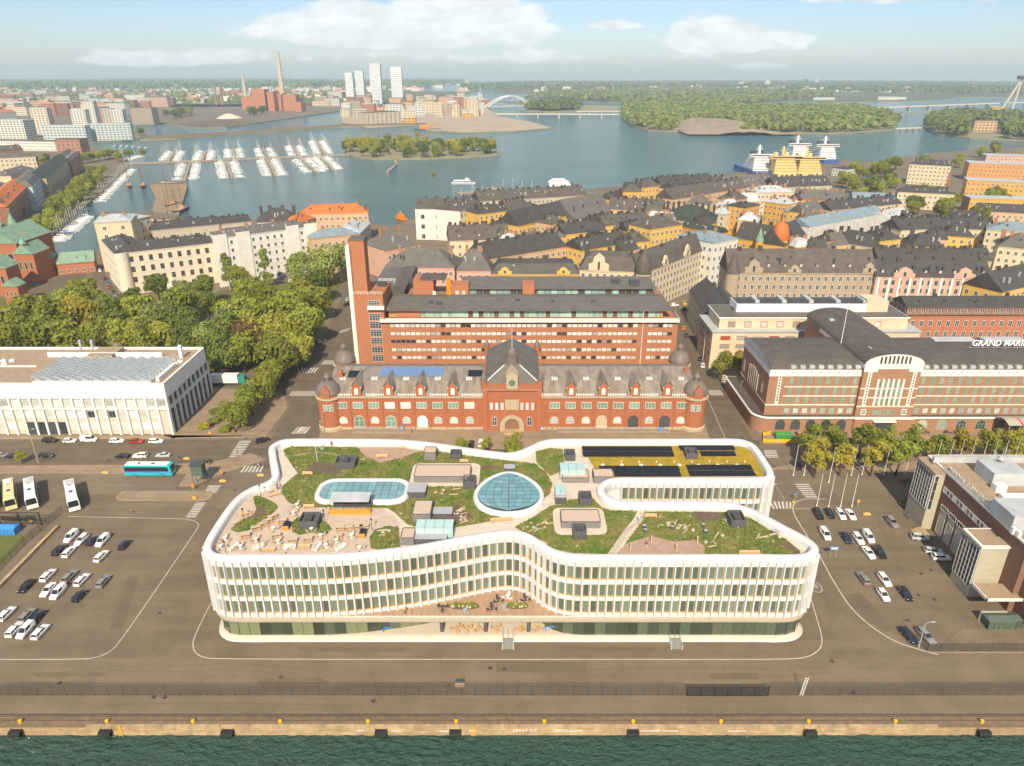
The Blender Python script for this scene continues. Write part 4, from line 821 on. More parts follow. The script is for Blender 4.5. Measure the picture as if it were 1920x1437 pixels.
# ---------------------------------------------------------------- brick office block behind
ob = thing('brick_office', 'long orange brick office block with white strip windows and a tall slab tower', 'building', (0,244,0)); BO = B_['brick_orange']
OX0, OX1, OY = -56.5, 60.0, 244.0
bx(ob, 'wall', -46, OX1, OY, 258, 0, 18.4, BO); bx(ob, 'stair_tower_wall', OX0, -46, OY, 262, 0, 28.2, BO)
bx(ob, 'slab_tower', -57.2, -51.6, 246, 252, 28.2, 47.2, BO); bx(ob, 'tower_edge', -57.9, -56.5, OY+.3, 252, 0, 45.6, B_['trim_white']); bx(ob, 'tower_cap', -57.0, -51.4, 245.8, 252.2, 47.2, 47.7, B_['roof_grey'])
rows = [ZY(p, OY) for p in (611,626,640.4,656,670.6)]
wv = [wmesh(1.62,1.25,'win_dark',g,0,0,False,.08,.05) for g in ('glass_blind','glass_blind','glass_blind','glass_pale','glass_dark')]
orr = random.Random(4)
for k, z in enumerate(rows):
    for (xa, xb, n) in ((-44.2,45.6,49), (49.2,58.2,5)):
        for i in range(n):
            g = orr.choice(wv) if not (k == 2 and i < 5 and xa < 0) else wv[4]
            put('window', g, ob, at(ob, xa+(xb-xa)*(i+.5)/n, OY, z-.62))
for k, py in enumerate((570,594,609,624,638.5,655,671)):
    z = ZY(py, OY); put('stair_window', wmesh(4.1,2.6,'win_white','glass_dark',3,2,False,.1,.07), ob, at(ob,-49.3,OY,z-1.4))
bx(ob, 'balcony', -51.6, -45.6, 242.6, OY, ZY(581,243), ZY(581,243)+1.1, B_['trim_white'])
def railing(root, pts, z, h, m, step=2.2, r=.05, name='railing', bars=3):
    q = MB()
    for (xa, ya), (xb, yb) in zip(pts[:-1], pts[1:]):
        L = math.hypot(xb-xa, yb-ya); n = max(1, int(L/step))
        for i in range(n+1): x, y = xa+(xb-xa)*i/n, ya+(yb-ya)*i/n; q.tube((x,y,z),(x,y,z+h),r,4)
        for k in range(bars): q.tube((xa,ya,z+h*(k+1)/bars),(xb,yb,z+h*(k+1)/bars),r*.8,4)
    return q.build(name, m, root)
bx(ob, 'balcony_slab', -47.5, OX1+.3, 242.7, OY+2.2, 18.4, 18.75, B_['trim_white']); M('fence_white', (.70,.68,.60), .6)
q = MB(); q.box(-47.4,OX1+.2,242.75,242.8,18.8,19.5); q.build('balcony_panel', B_['fence_white'], ob); railing(ob, [(-47.4,242.7),(OX1+.2,242.7)], 18.75, 1.25, B_['white_paint'], 2.2, .06); railing(ob, [(OX1+.2,242.7),(OX1+.2,252)], 18.75, 1.2, B_['white_paint'], 2.2, .06)
M('pent_wood', (.42,.25,.10), .7, .3, 2); glassm('glass_mint', (.22,.36,.30), .15, .5, .3)
bx(ob, 'penthouse_wall', -45, 55, 247.6, 257, 18.75, 22.0, B_['pent_wood'])
pw = wmesh(1.7,2.5,'win_white','glass_mint',0,0,False,.1,.06); pw2 = wmesh(1.7,2.5,'pent_wood','glass_dark',1,0,False,.1,.1)
for i in range(46): put('window', orr.choice((pw,pw,pw2)), ob, at(ob,-32+i*1.88,247.6,18.9))
bx(ob, 'penthouse_brick', -42, -33.5, 247.2, 247.6, 18.75, 21.8, BO)
q = MB(); q.add([(-46,245.8,22.0),(58,245.8,22.0),(57,257.5,23.6),(-45,257.5,23.6),(-46,245.8,21.7),(58,245.8,21.7),(57,262,23.4),(-45,262,23.4)],[(0,1,2,3),(4,5,1,0),(3,2,6,7)]); q.build('penthouse_roof', B_['roof_grey'], ob)
bx(ob, 'rear_wall', -40, 58, 262, 276, 0, 22.5, B_['brick_brown']); q = MB(); q.box(-18,54,263.5,274,22.5,25.4); q.build('rear_attic', B_['roof_brown'], ob)
aw = wmesh(2.2,2.0,'pent_wood','glass_dark',1,0,False,.1,.1); aw2 = wmesh(2.2,2.0,'win_white','glass_mint',1,0,False,.1,.08)
for i in range(26): put('window', orr.choice((aw,aw2)), ob, at(ob,-15+i*2.6,263.5,22.9))
q = MB(); q.add([(-20,262.3,25.4),(55,262.3,25.4),(54.5,275,26.8),(-19.5,275,26.8),(-20,262.3,25.1),(55,262.3,25.1)],[(0,1,2,3),(4,5,1,0)]); q.build('rear_roof', B_['roof_grey'], ob)
bx(ob, 'stair_turret', G(790,560,20)[0]-2, G(822,560,20)[0]-1, 261, 270, 18, 29, BO); bx(ob, 'chimney_pipe', -24.8, -23.0, 260.6, 261.6, 20, 29.6, B_['orange_paint']); bx(ob, 'lift_house', -23, -16.5, 261.2, 268, 20, 27.0, BO); bx(ob, 'lift_house', 4, 8.5, 261.6, 268, 22, 27.2, BO)
bx(ob, 'turret_cap', -34.8, -25, 260.8, 270.2, 29, 29.4, B_['roof_brown'])
for x in (-29.5,-20.8,-18.4): put('window', wmesh(1.2,1.4,'win_white','glass_blind',0,0), ob, at(ob,x,261.0 if x < -25 else 261.2,23.4))
q = MB()
for (x, y, z, s_) in ((-48,256,28.2,1.6),(-49,258,28.2,1.2),(-30,252,22.8,.9),(-27,251,22.6,1.0),(2,254,23,.8),(-39,270,26,1.4),(40,268,26,1.6),(47,266,26,1.8),(30,253,23,.7),(15,253,23,.6)): q.box(x-s_,x+s_,y-s_*.7,y+s_*.7,z-.5,z+s_)
kind(q.build('roof_plant', B_['metal_dark'], ob), 'stuff')
bx(ob, 'west_wing_wall', -56.3, -42, 262, 310, 0, 21, B_['brick_brown']); q = MB(); q.box(-56.6,-41.6,261.8,310.3,21,21.6); q.build('west_wing_roof', B_['roof_grey'], ob); q = MB(); q.box(-46,-41,262.5,300,21.6,24.6); q.build('attic', B_['roof_brown'], ob)
railing(ob, [(-56,262),(-44,262),(-44,258)], 21.6+6.6, 1.2, B_['white_paint'], 2, .07); railing(ob, [(OX0+.2,OY+.2),(-46.4,OY+.2)], 28.2, 1.2, B_['white_paint'], 2, .06)
q = MB(); q.cyl(47.2,243.4,-1,22.5,.16,.08,8); q.build('flag_mast', B_['pole_white'], ob)

# ---------------------------------------------------------------- white marble headquarters (left)
wh = thing('marble_office', 'white marble modernist office block with a deep window grid and glass sawtooth rooflight', 'building', (-130,191,0)); WM_ = B_['white_marble']
SX1, SY0, SY1, SZ = -102.2, 191.0, 221.5, 17.0
bx(wh, 'wall', -190, SX1-.6, SY0+.6, SY1-.4, 0, SZ-.8, B_['facade_lip'])
q = MB(); q.box(-190,SX1,SY0,SY0+.6,12.0,SZ); q.box(SX1-.6,SX1,SY0+.6,SY1,12.0,SZ); q.box(-190,SX1,SY1-.5,SY1,12,SZ); q.build('parapet', WM_, wh); bx(wh, 'roof', -190, SX1-.6, SY0+.6, SY1-.5, SZ-.8, SZ-.7, B_['gravel_roof'])
gw = wmesh(2.25,2.2,'win_white','glass_blind',1,0,False,.12,.12); gw2 = wmesh(2.25,2.2,'win_white','glass_pale',1,0,False,.12,.12); gw3 = wmesh(2.25,2.2,'win_grey','glass_dark',1,0,False,.12,.12)
for z in (8.45,): bx(wh, 'spandrel', -190, SX1, SY0+.02, SY0+.5, z, z+.5, WM_)
for i in range(26):
    x = SX1-.35-i*3.12; bx(wh, 'pier', x-.3, x+.3, SY0-.02, SY0+.6, 0, 12.0, WM_)
    if i > 24: continue
    xm = x-1.56
    for r_, z in enumerate((9.3,5.6,1.7)):
        if i == 0 and r_ > 0: continue
        if r_ == 2 and i in (10,11,12,13): put('entrance', wmesh(2.4,4.0,'win_dark','glass_dark',1,0,False,.1,.08), wh, at(wh,xm,SY0+.6,.1)); continue
        put('window', gw3 if (r_ == 1 and i in (5,7)) else (gw if (i*3+r_) % 3 else gw2), wh, at(wh,xm,SY0+.6,z))
    t = MB()
for j in range(10):
    y = SY0+.9+j*3.3; bx(wh, 'pier', SX1-.6, SX1+.02, y-.28, y+.28, 0, 12.0, B_['marble_side'])
    if j < 9:
        put('window', wmesh(2.6,2.5,'win_grey','glass_dark',0,0,False,.1,.08), wh, at(wh,SX1-.58,y+1.65,9.1), R(90)); put('glass_wall', wmesh(2.6,7.4,'win_grey','glass_dark',0,2,False,.1,.08), wh, at(wh,SX1-.58,y+1.65,.4), R(90))
bx(wh, 'side_band', SX1-.6, SX1, SY0+.6, SY1, 8.1, 8.6, B_['marble_side'])
q = MB()
for i in range(52): x = SX1-1.0-i*1.56; q.box(x-.16,x+.16,SY0-.02,SY0+.2,12.15,12.45)
for i in range(18): y = SY0+1.2+i*1.66; q.box(SX1-.2,SX1+.02,y-.15,y+.15,12.15,12.45)
kind(q.build('wall_vents', B_['metal_dark'], wh), 'stuff')
# sawtooth greenhouse rooflight
x0, x1, y0, y1 = -141.5, -106.6, 192.3, 209.0; M('steel_light', (.50,.52,.52), .45); M('glass_sky', (.28,.32,.33), .15, .2, .4, spec=.6)
sr = bx(wh, 'sawtooth_rooflight', x0, x1, y0, y1, 16.2, 17.1, B_['steel_light'])
for i in range(10):
    a0 = x0+(x1-x0)*i/10; a1 = x0+(x1-x0)*(i+1)/10
    for j in range(5):
        c0 = y0+(y1-y0)*j/5+.08; c1 = y0+(y1-y0)*(j+1)/5-.08
        q = MB(); q.face([(a0+.1,c0,18.6),(a1-.15,c0,17.15),(a1-.15,c1,17.15),(a0+.1,c1,18.6)]); q.build('pane', B_['glass_sky'], sr)
    q = MB()
    for yy in (y0,y1): q.tube((a0,yy,17.1),(a0,yy,18.7),.07,4); q.tube((a0,yy,18.7),(a1,yy,17.1),.07,4)
    q.tube((a0,y0,18.7),(a0,y1,18.7),.07,4)
    for k in range(11): yy = y0+(y1-y0)*k/10; q.tube((a0,yy,18.65),(a1,yy,17.15),.05,3)
    q.build('rafter', B_['steel_light'], sr)
q = MB()
for k in range(9): yy = y0+(y1-y0)*k/8; q.tube((x1,yy,17),(x1,yy,19.6),.09,4); q.tube((x1,yy,19.6),(x1+1.6,yy,17),.06,4)
q.tube((x1,y0,19.6),(x1,y1,19.6),.1,4); q.build('louvre_frame', B_['steel_light'], sr)
bx(wh, 'roof_duct', -105.9, -104.8, 194, 206, 16.2, 17.6, B_['marble_side']); bx(wh, 'parapet_step', -150, -113, 214, 214.5, 16.2, 17.8, B_['marble_side']); bx(wh, 'roof_terrace', -136, -128, 212, 219.5, 16.3, 17.7, B_['gravel_roof'])
dmm = MB(); dmm.lathe(0,0,[(.9,0),(.85,.3),(.55,.6),(.02,.72)],10); dm_me = dmm.mesh('dome_light', B_['white_paint'], smooth=True)
for i in range(5):
    for j in range(2): put('dome_light', dm_me, wh, at(wh,-126.5+i*2.6+j*.8,211.5+j*2.6,16.3)); put('dome_light', dm_me, wh, at(wh,-171+i*2.7+j*.8,208+j*2.6,16.3))
for i in range(3): put('dome_light', dm_me, wh, at(wh,-106.5+i*.5,206+i*1.9,16.3))
for (px, py, h, w_) in ((341,672,8.0,.5),(153,655,6,.4),(175,655,6,.4)):
    x, y = G(px,py,16.3); bx(wh, 'flue', x-w_, x+w_, y-w_, y+w_, 16.2, 16.3+h*.55, B_['metal_grey'] if px != 341 else B_['marble_side'])
bx(wh, 'courtyard_wall', -190, -148.5, 205.5, 206.1, 12, 16.6, WM_); bx(wh, 'lower_roof', -190, -149, 191.7, 205.5, 12.2, 12.4, B_['gravel_roof'])

# ---------------------------------------------------------------- brown brick harbour hotel (right)
gm = thing('harbour_hotel', 'brown brick former warehouse hotel with white bands, barrel roofs and arcaded base', 'building', (120,195,0)); BB = B_['brick_brown']
X0, X1, X2, X3 = 76.5, 103.5, 120.5, 200.0; FY, BYK = 194.3, 219.6
arc = rounded([(73.3,192.4),(200,192.4),(200,224),(73.3,224)], [4.5,0,0,1], 10); q = MB(); q.prism(arc, 0, 5.2, 0, 1); q.build('arcade_wall', [BB, B_['roof_brown']], gm)
q = MB(); ring(q, [([p for p in rounded([(73.1,192.2),(200.2,192.2),(200.2,224.2),(73.1,224.2)], [4.6,0,0,1], 10)], 4.85), ([p for p in rounded([(72.9,192.0),(200.4,192.0),(200.4,224.4),(72.9,224.4)], [4.7,0,0,1], 10)], 5.0), ([p for p in rounded([(73.0,192.1),(200.3,192.1),(200.3,224.3),(73.0,224.3)], [4.7,0,0,1], 10)], 5.35), (arc, 5.4)]); q.build('arcade_cornice', B_['trim_white'], gm)
for (xa, xb) in ((X0,X1),(X2,X3)):
    bx(gm, 'wall', xa, xb, FY, BYK, 5.1, 18.2, BB); bx(gm, 'attic_band', xa-.1, xb+.1, FY-.1, BYK+.1, 18.2, 20.2, B_['trim_white']); bx(gm, 'cornice', xa-.3, xb+.3, FY-.4, FY, 18.0, 18.4, B_['trim_white'])
    q = MB(); n = 12; yc = (FY+BYK)/2; hw = (BYK-FY)/2+.3
    pr_ = [(yc-hw*math.cos(math.pi*i/n), 20.2+2.4*math.sin(math.pi*i/n)**.85) for i in range(n+1)]
    q.add([(xa-.2,y,z) for y, z in pr_]+[(xb+.2,y,z) for y, z in pr_], [(i,n+1+i,n+2+i,i+1) for i in range(n)]+[tuple(range(n+1))]+[tuple(reversed(range(n+1,2*n+2)))]); q.build('barrel_roof', B_['roof_brown'], gm, False)
for (xa, n) in ((80.2,8),(122.5,22)):
    for i in range(n):
        x = xa+3.0+i*2.72 if xa < 100 else xa+i*2.72
        if x > X3-2: break
        for z in (15.75,12.65,9.65): put('window', wmesh(1.05,1.9 if z < 15 else 2.1,'win_green','glass_green',1,1,False,.08,.09), gm, at(gm,x,FY,z-.35))
        put('window', wmesh(1.6,1.7,'win_green','glass_pale',2,1,False,.08,.1), gm, at(gm,x,FY,5.75))
        q = MB(); q.box(x-.75,x+.75,FY-.2,FY+2.3,20.3,21.25); q.build('dormer_light', B_['roof_lightgrey'], gm)
        q = MB(); q.box(x-.13,x+.13,FY-.14,FY-.1,18.9,19.4); q.build('attic_window', B_['metal_dark'], gm)
    for z in (8.45,11.35,14.35): bx(gm, 'white_band', xa+1.2 if xa < 100 else X2, X1 if xa < 100 else X3, FY-.08, FY, z, z+.32, B_['trim_white'])
bx(gm, 'white_band', X0-.05, X1, FY-.12, FY, 8.4, 8.75, B_['trim_white'])
q = MB(); q.box(79.2,80.2,FY-.16,FY,8.8,18.2); st_ = q.build('stair_strip', B_['trim_white'], gm)
for k in range(9): put('window', wmesh(.55,.75,'win_white','glass_dark',0,0,False,.06,.05), st_, at(gm,79.7,FY-.16,9.8+k*.93))
# west gable wall: tall blind arches
q = MB()
for k in range(6): y = 203.2+k*1.7; q.box(X0-.2,X0,y-.22,y+.22,9.2,16.2-abs(k-2.5)*.5)
q.build('gable_fins', B_['facade_lip'], gm); bx(gm, 'gable_band', X0-.1, X0, FY, BYK, 8.4, 8.75, B_['facade_lip'])
q = MB(); n = 12; q.add([(X0-.35,yc-hw*math.cos(math.pi*i/n),20.2+2.6*math.sin(math.pi*i/n)**.85) for i in range(n+1)], [tuple(range(n+1))]); q.build('gable_panel', B_['roof_lightgrey'], gm)
for k in range(4):
    y = 199.0+k*6; put('window', wmesh(1.1,3.6,'facade_lip','glass_dark',1,2,False,.08,.1), gm, at(gm,X0,y if k in (0,3) else y,10.5), R(-90))
# arcade openings
for i in range(5): put('arch_window', wmesh(2.9,3.3,'win_dark','glass_dark',2,1,True,.1,.1), gm, at(gm,81.2+i*4.6,192.4,1.2))
for x in (105.2,117.4): put('arch_window', wmesh(2.6,3.0,'win_dark','timber_pale' if x < 110 else 'glass_dark',2,1,True,.1,.1), gm, at(gm,x,192.4,1.2))
for i in range(9): put('arch_window', wmesh(3.0,3.3,'win_green','glass_pale' if i < 2 else 'glass_dark',2,1,True,.1,.1), gm, at(gm,124.2+i*5.9,192.4,1.2))
# central pavilion with cross barrel roof
bx(gm, 'pavilion_wall', X1, X2, 193.0, 226, 0, 22.0, BB); bx(gm, 'pavilion_band', X1-.15, X2+.15, 192.8, 226, 20.8, 22.4, B_['trim_white'])
q = MB(); n = 12; xc = (X1+X2)/2; hw = (X2-X1)/2+.3; pr_ = [(xc-hw*math.cos(math.pi*i/n), 22.3+3.3*math.sin(math.pi*i/n)) for i in range(n+1)]
q.add([(x,192.6,z) for x, z in pr_]+[(x,238,z) for x, z in pr_], [(i,i+1,n+2+i,n+1+i) for i in range(n)]+[tuple(reversed(range(n+1,2*n+2)))]); q.build('barrel_roof', B_['roof_brown'], gm)
bx(gm, 'pavilion_rear_wall', X1, X2, 226, 237.6, 0, 22.3, BB)
q = MB(); q.add([(x,192.75,z) for x, z in pr_], [tuple(range(n+1))]); q.build('gable_face', B_['trim_white'], gm)
q = MB()
for k in range(8):
    x = xc-4.2+k*1.2; h = 2.7*math.sqrt(max(.1, 1-((x-xc)/hw)**2)); q.box(x-.27,x+.27,192.6,192.76,22.6,22.3+h)
kind(q.build('gable_slots', B_['metal_dark'], gm), 'stuff')
for sx_ in (-1, 1):
    q = MB(); x = xc+sx_*6.6; q.box(x-2.0,x+2.0,192.7,193.0,19.9,22.2); q.build('corner_block', B_['trim_white'], gm); q = MB(); q.box(x-.55,x+.55,192.75,193.0,8.8,22); s2 = q.build('stair_strip', B_['trim_white'], gm)
    for k in range(12): put('window', wmesh(.5,.7,'win_white','glass_dark',0,0,False,.06,.05), s2, at(gm,x,192.75,9.5+k*.92))
    put('window', wmesh(1.5,1.9,'win_white','glass_green',1,1,False,.1,.2), gm, at(gm,x-sx_*.5,193.0,5.8))
for z in (8.45,11.35,14.35): bx(gm, 'white_band', X1-.05, X2+.05, 192.85, 193.0, z, z+.32, B_['trim_white'])
for k in range(6): x = xc-3.75+k*1.5; bx(gm, 'gothic_pier', x-.3, x+.3, 192.6, 193.0, 8.8, 17.6, B_['trim_white'])
for k in range(5):
    for z in (10.0,12.6,15.4): put('window', wmesh(.85,1.7,'win_green','glass_green',0,1,False,.06,.06), gm, at(gm,xc-3.0+k*1.5,193.0,z-.3))
    put('window', wmesh(.9,1.6,'win_green','glass_green',0,1,False,.06,.08), gm, at(gm,xc-2.7+k*1.35,193.0,5.8))
bx(gm, 'pavilion_base', X1-.4, X2+.4, 191.8, 193.2, 0, 5.2, BB); bx(gm, 'base_cornice', X1-.5, X2+.5, 191.6, 192.0, 4.9, 5.4, B_['trim_white'])
put('entrance', wmesh(5.2,3.4,'win_dark','glass_dark',5,1,False,.15,.12), gm, at(gm,xc,191.8,.4)); bx(gm, 'entrance_canopy', xc-3.4, xc+3.4, 190.8, 191.8, 4.2, 4.6, B_['trim_white'])
q = MB(); q.cyl(X1-2,206,24,37,.12,.06,6); q.build('flag_mast', B_['pole_white'], gm)
for (x, y, z, w_) in ((80.5,199.6,21.7,1.4),(108,199.5,24.9,1.5),(107,226,24.9,1.6)):
    q = MB(); q.box(x-w_*.6,x+w_*.6,y-.9,y+.9,z-.8,z+.25); q.build('skylight', B_['glass_roof'], gm)
for (xa, yy) in ((134,212),(150,212)):
    q = MB(); q.box(xa,xa+13,yy,yy+3,22,22.9); q.build('skylight', B_['roof_lightgrey'], gm)
# roof sign
sg = thing('roof_sign', 'white letters GRAND MARINA on a frame along the hotel roof', 'sign', (142,204.5,22.3))
text('letters', 'GRAND MARINA', 2.55, B_['white_paint'], sg, (-1.0,0,.9), (R(78),0,0), .06, 'LEFT', .2, 1.0, .03)
q = MB(); q.tube((140,204.7,23.2),(168,204.7,23.2),.07,4); q.tube((140,204.9,25.2),(168,204.9,25.2),.06,4)
for i in range(8): x = 141+i*3.6; q.tube((x,204.7,22.3),(x,206.5,22.3),.06,4); q.tube((x,206.5,22.3),(x,204.9,25.2),.06,4); q.tube((x,204.7,22.3),(x,204.9,25.8),.05,4)
q.build('frame', B_['metal_grey'], sg)
# curved entrance canopy
x0, y0 = G(1830,800); cp = thing('glass_canopy', 'curved ribbed glass canopy over the hotel drive with a red stripe', 'canopy', (x0+8,y0-4,0)); glassm('glass_canopy', (.30,.30,.24), .2, .5, 0)
cxa, cxb, cya, cyb = G(1826,790)[0], G(1916,820)[0], 185.5, 192.0
for i in range(9):
    a0, a1 = cxa+(cxb-cxa)*i/9, cxa+(cxb-cxa)*(i+1)/9; q = MB()
    P_ = [(cya+(cyb-cya)*k/5, 5.2+1.6*math.sin(math.pi*(.15+.75*k/5))) for k in range(6)]
    q.add([(a0+.05,y,z) for y, z in P_]+[(a1-.05,y,z) for y, z in P_], [(k,6+k,7+k,k+1) for k in range(5)]); q.build('canopy_pane', B_['red_paint'] if i == 4 else B_['glass_canopy'], cp)
    q = MB(); [q.tube((a0,P_[k][0],P_[k][1]+.06),(a0,P_[k+1][0],P_[k+1][1]+.06),.1,4) for k in range(5)]; q.build('rib', B_['trim_white'], cp)
for x in (cxa+1, cxb-1): q = MB(); q.cyl(x,cya+1,0,5.6,.14,.14,8); q.build('post', B_['metal_grey'], cp)

# ---------------------------------------------------------------- congress terminal (right edge)
tm = thing('congress_terminal', 'brown brick congress terminal with glazed stair towers and rooftop letters', 'building', (120,130,0)); BT = B_['brick_terminal']; M('tile_beige', (.40,.36,.27), .7, .12, .8, stretch=(.4,.4,3)); 
WX = 100.4
bx(tm, 'wall', WX, 190, 114.0, 150, 0, 15.6, BT); bx(tm, 'roof_edge', WX-.15, 190, 113.8, 150.2, 15.6, 16.0, B_['trim_white']); bx(tm, 'roof', WX+.3, 190, 114.2, 149.8, 16.0, 16.04, B_['gravel_roof'])
bx(tm, 'north_tower', 98.0, 101.4, 142.4, 150.0, 0, 15.2, B_['tile_beige']); bx(tm, 'south_tower', 94.8, 102.5, 118.2, 124.4, 0, 12.4, B_['tile_beige']); bx(tm, 'tower_roof', 94.6, 102.7, 118.0, 124.6, 12.4, 12.8, B_['trim_white']); bx(tm, 'tower_roof_gravel', 95.2, 102.2, 118.6, 124.2, 12.8, 12.84, B_['gravel_roof']); bx(tm, 'north_tower_roof', 97.8, 101.5, 142.2, 150.2, 15.2, 15.5, B_['gravel_roof'])
for j in range(6): put('tower_window', wmesh(.98,9.6,'win_white','glass_dark',0,7,False,.1,.06), tm, at(tm,94.8,123.9-j*1.0-.0,2.4), R(-90))
for j in range(2): put('tower_window', wmesh(.95,9.8,'win_white','glass_dark',0,6,False,.1,.06), tm, at(tm,101.0+j*1.0,118.2,2.2))
for j in range(7): put('tower_window', wmesh(.98,9.2,'win_white','glass_dark',0,7,False,.1,.06), tm, at(tm,98.0,149.4-j*1.0,5.6), R(-90))
put('tower_window', wmesh(.9,9.2,'win_white','glass_dark',0,3,False,.1,.06), tm, at(tm,98.6,142.4,5.6))
for j in range(13): put('window', wmesh(1.1,1.4,'win_white','glass_dark' if j % 3 else 'white_paint',1,0,False,.1,.1), tm, at(tm,WX,141.2-j*1.28,11.0), R(-90))
for j in range(5):
    y = 139.6-j*3.3; put('window', wmesh(2.7,1.2,'win_white','glass_dark',2,0,False,.1,.12), tm, at(tm,WX,y,6.9), R(-90)); put('tall_window', wmesh(2.3,4.4,'win_white','glass_dark',2,3,False,.1,.08), tm, at(tm,WX,y,.9), R(-90))
    bx(tm, 'tile_panel', WX-.06, WX, y-1.3, y+1.3, .2, 6.8, B_['tile_beige'])
bx(tm, 'annex_wall', 101.6, 190, 104.5, 114.0, 0, 11, BT); bx(tm, 'annex_roof', 101.5, 190, 104.3, 114, 11, 11.4, B_['gravel_roof'])
for j in range(4): put('window', wmesh(1.6,1.4,'win_white','glass_dark',1,0), tm, at(tm,104+j*2.6,104.5,7.6))
bx(tm, 'porch_roof', 94.6, 101.4, 112.6, 117.2, 3.9, 4.4, B_['gravel_roof']); bx(tm, 'porch_edge', 94.4, 101.6, 112.4, 112.6, 3.85, 4.5, B_['trim_white']); bx(tm, 'porch_edge', 94.4, 94.6, 112.4, 117.3, 3.85, 4.5, B_['trim_white']); bx(tm, 'porch_wall', 93.2, 98.4, 111.3, 111.6, 0, 2.2, B_['tile_beige'])
for k in range(5): bx(tm, 'step', 95.4+k*.4, 98.2, 138.2, 142.2, 0, .17*(k+1), B_['coping'])
def unit(name, px, py, w_, d, h, z, m, n=None):
    x, y = G(px,py,z); return bx(tm, name, x, x+w_, y, y+d, z-.1, z+h, m)
unit('plant_room',1858,912,7.5,6.5,3.2,16.04,B_['roof_lightgrey']); unit('air_handler',1866,924,2.4,1.8,1.6,16.04,B_['white_paint']); unit('air_duct',1878,938,7,1.2,1.0,16.04,B_['white_paint']); unit('plant_room',1895,995,14,7,3.2,16.04,B_['roof_lightgrey']); unit('rear_parapet',1750,868,70,.6,1.4,16.04,B_['roof_lightgrey']); unit('vent',1897,1002,.8,.8,1.4,16.04,B_['white_paint']); unit('vent',1908,1008,.8,.8,1.2,16.04,B_['white_paint'])
q = MB(); x, y = G(1870,868,19)
for k in range(7): q.tube((x+rnd.uniform(-1,2),y+rnd.uniform(-1,1),19.2),(x+rnd.uniform(-1,2),y+rnd.uniform(-1,1),19.8+rnd.random()*2.4),.06,4)
q.cyl(x+.5,y,20,20.8,.9,.4,10); q.build('antenna', B_['metal_grey'], tm)
ts = thing('roof_lettering', 'pale letters MARINA CONGRESS CENTER standing along the terminal roof edge', 'sign', (WX,130,16))
text('letters', 'MARINA CONGRESS CENTER', 1.75, B_['white_paint'], ts, (-.1,12.2,.25), (R(90),0,R(-90)), .05, 'LEFT', 0, 1.0, .01)
q = MB(); q.tube((WX+.1,143,16.35),(WX+.1,116,16.35),.05,4); q.tube((WX+.1,143,17.4),(WX+.1,116,17.4),.04,4)
for k in range(15): q.tube((WX+.1,143-k*1.9,16),(WX+.1,143-k*1.9,17.5),.04,4); q.tube((WX+.1,143-k*1.9,17.4),(WX+1.2,143-k*1.9,16),.03,4)
q.build('frame', B_['metal_grey'], ts)
# ================================================================== vehicles
def paint(n, c, rough=.25): return M('paint_'+n, c, rough, spec=.5)
PC = {'white':(.78,.77,.74),'silver':(.42,.43,.44),'grey':(.20,.195,.185),'black':(.018,.018,.02),'navy':(.018,.022,.045),'red':(.30,.02,.018),'blue':(.05,.12,.30),'green':(.03,.10,.07),'yellow':(.65,.42,.02),'orange':(.60,.22,.02),'teal':(.02,.38,.40),'cream':(.72,.58,.28)}
for k, c in PC.items(): paint(k, c)
M('lamp_red', (.55,.02,.015), .3); M('lamp_clear', (.75,.75,.72), .15); M('hub', (.35,.35,.36), .4, metal=.6)
wq = MB(); wq.lathe(0,0,[(.02,.11),(.2,.12),(.21,.09)],14,1); wq.lathe(0,0,[(.21,.09),(.31,.1),(.33,.05),(.33,-.1)],14,0); WHEEL = wq.mesh('wheel', [MATS['rubber'], MATS['hub']])
CARP = {  # stations of the side profile: (x, top z) lower body; cabin: base x0,x1, roof x0,x1, roof z; half-width
 'est':   dict(L=4.7, hw=.91, prof=[(-2.35,.78),(-2.2,.95),(-1.0,.98),(.85,.97),(1.5,.90),(2.2,.74),(2.35,.55)], cab=(-2.22,1.02,-2.0,.15,1.46)),
 'hatch': dict(L=4.2, hw=.88, prof=[(-2.1,.80),(-1.95,.95),(-.9,.98),(.8,.97),(1.35,.90),(2.0,.74),(2.1,.55)], cab=(-1.98,.98,-1.5,.12,1.48)),
 'sedan': dict(L=4.7, hw=.91, prof=[(-2.35,.78),(-2.25,.98),(-1.45,1.0),(.85,.97),(1.5,.90),(2.2,.74),(2.35,.55)], cab=(-1.6,1.05,-.95,.2,1.43)),
 'suv':   dict(L=4.6, hw=.94, prof=[(-2.3,.9),(-2.2,1.08),(-1.0,1.1),(.9,1.09),(1.55,1.02),(2.2,.88),(2.3,.65)], cab=(-2.2,1.05,-1.9,.25,1.66)),
 'van':   dict(L=4.6, hw=.93, prof=[(-2.3,1.0),(-2.28,1.12),(-1.0,1.14),(1.15,1.1),(1.6,1.02),(2.2,.84),(2.3,.6)], cab=(-2.28,1.35,-2.2,.55,1.84)),
 'bigvan':dict(L=5.3, hw=.98, prof=[(-2.65,1.1),(-2.62,1.2),(-1.0,1.22),(1.7,1.2),(2.0,1.1),(2.5,.9),(2.65,.6)], cab=(-2.62,1.9,-2.55,1.1,2.05))}
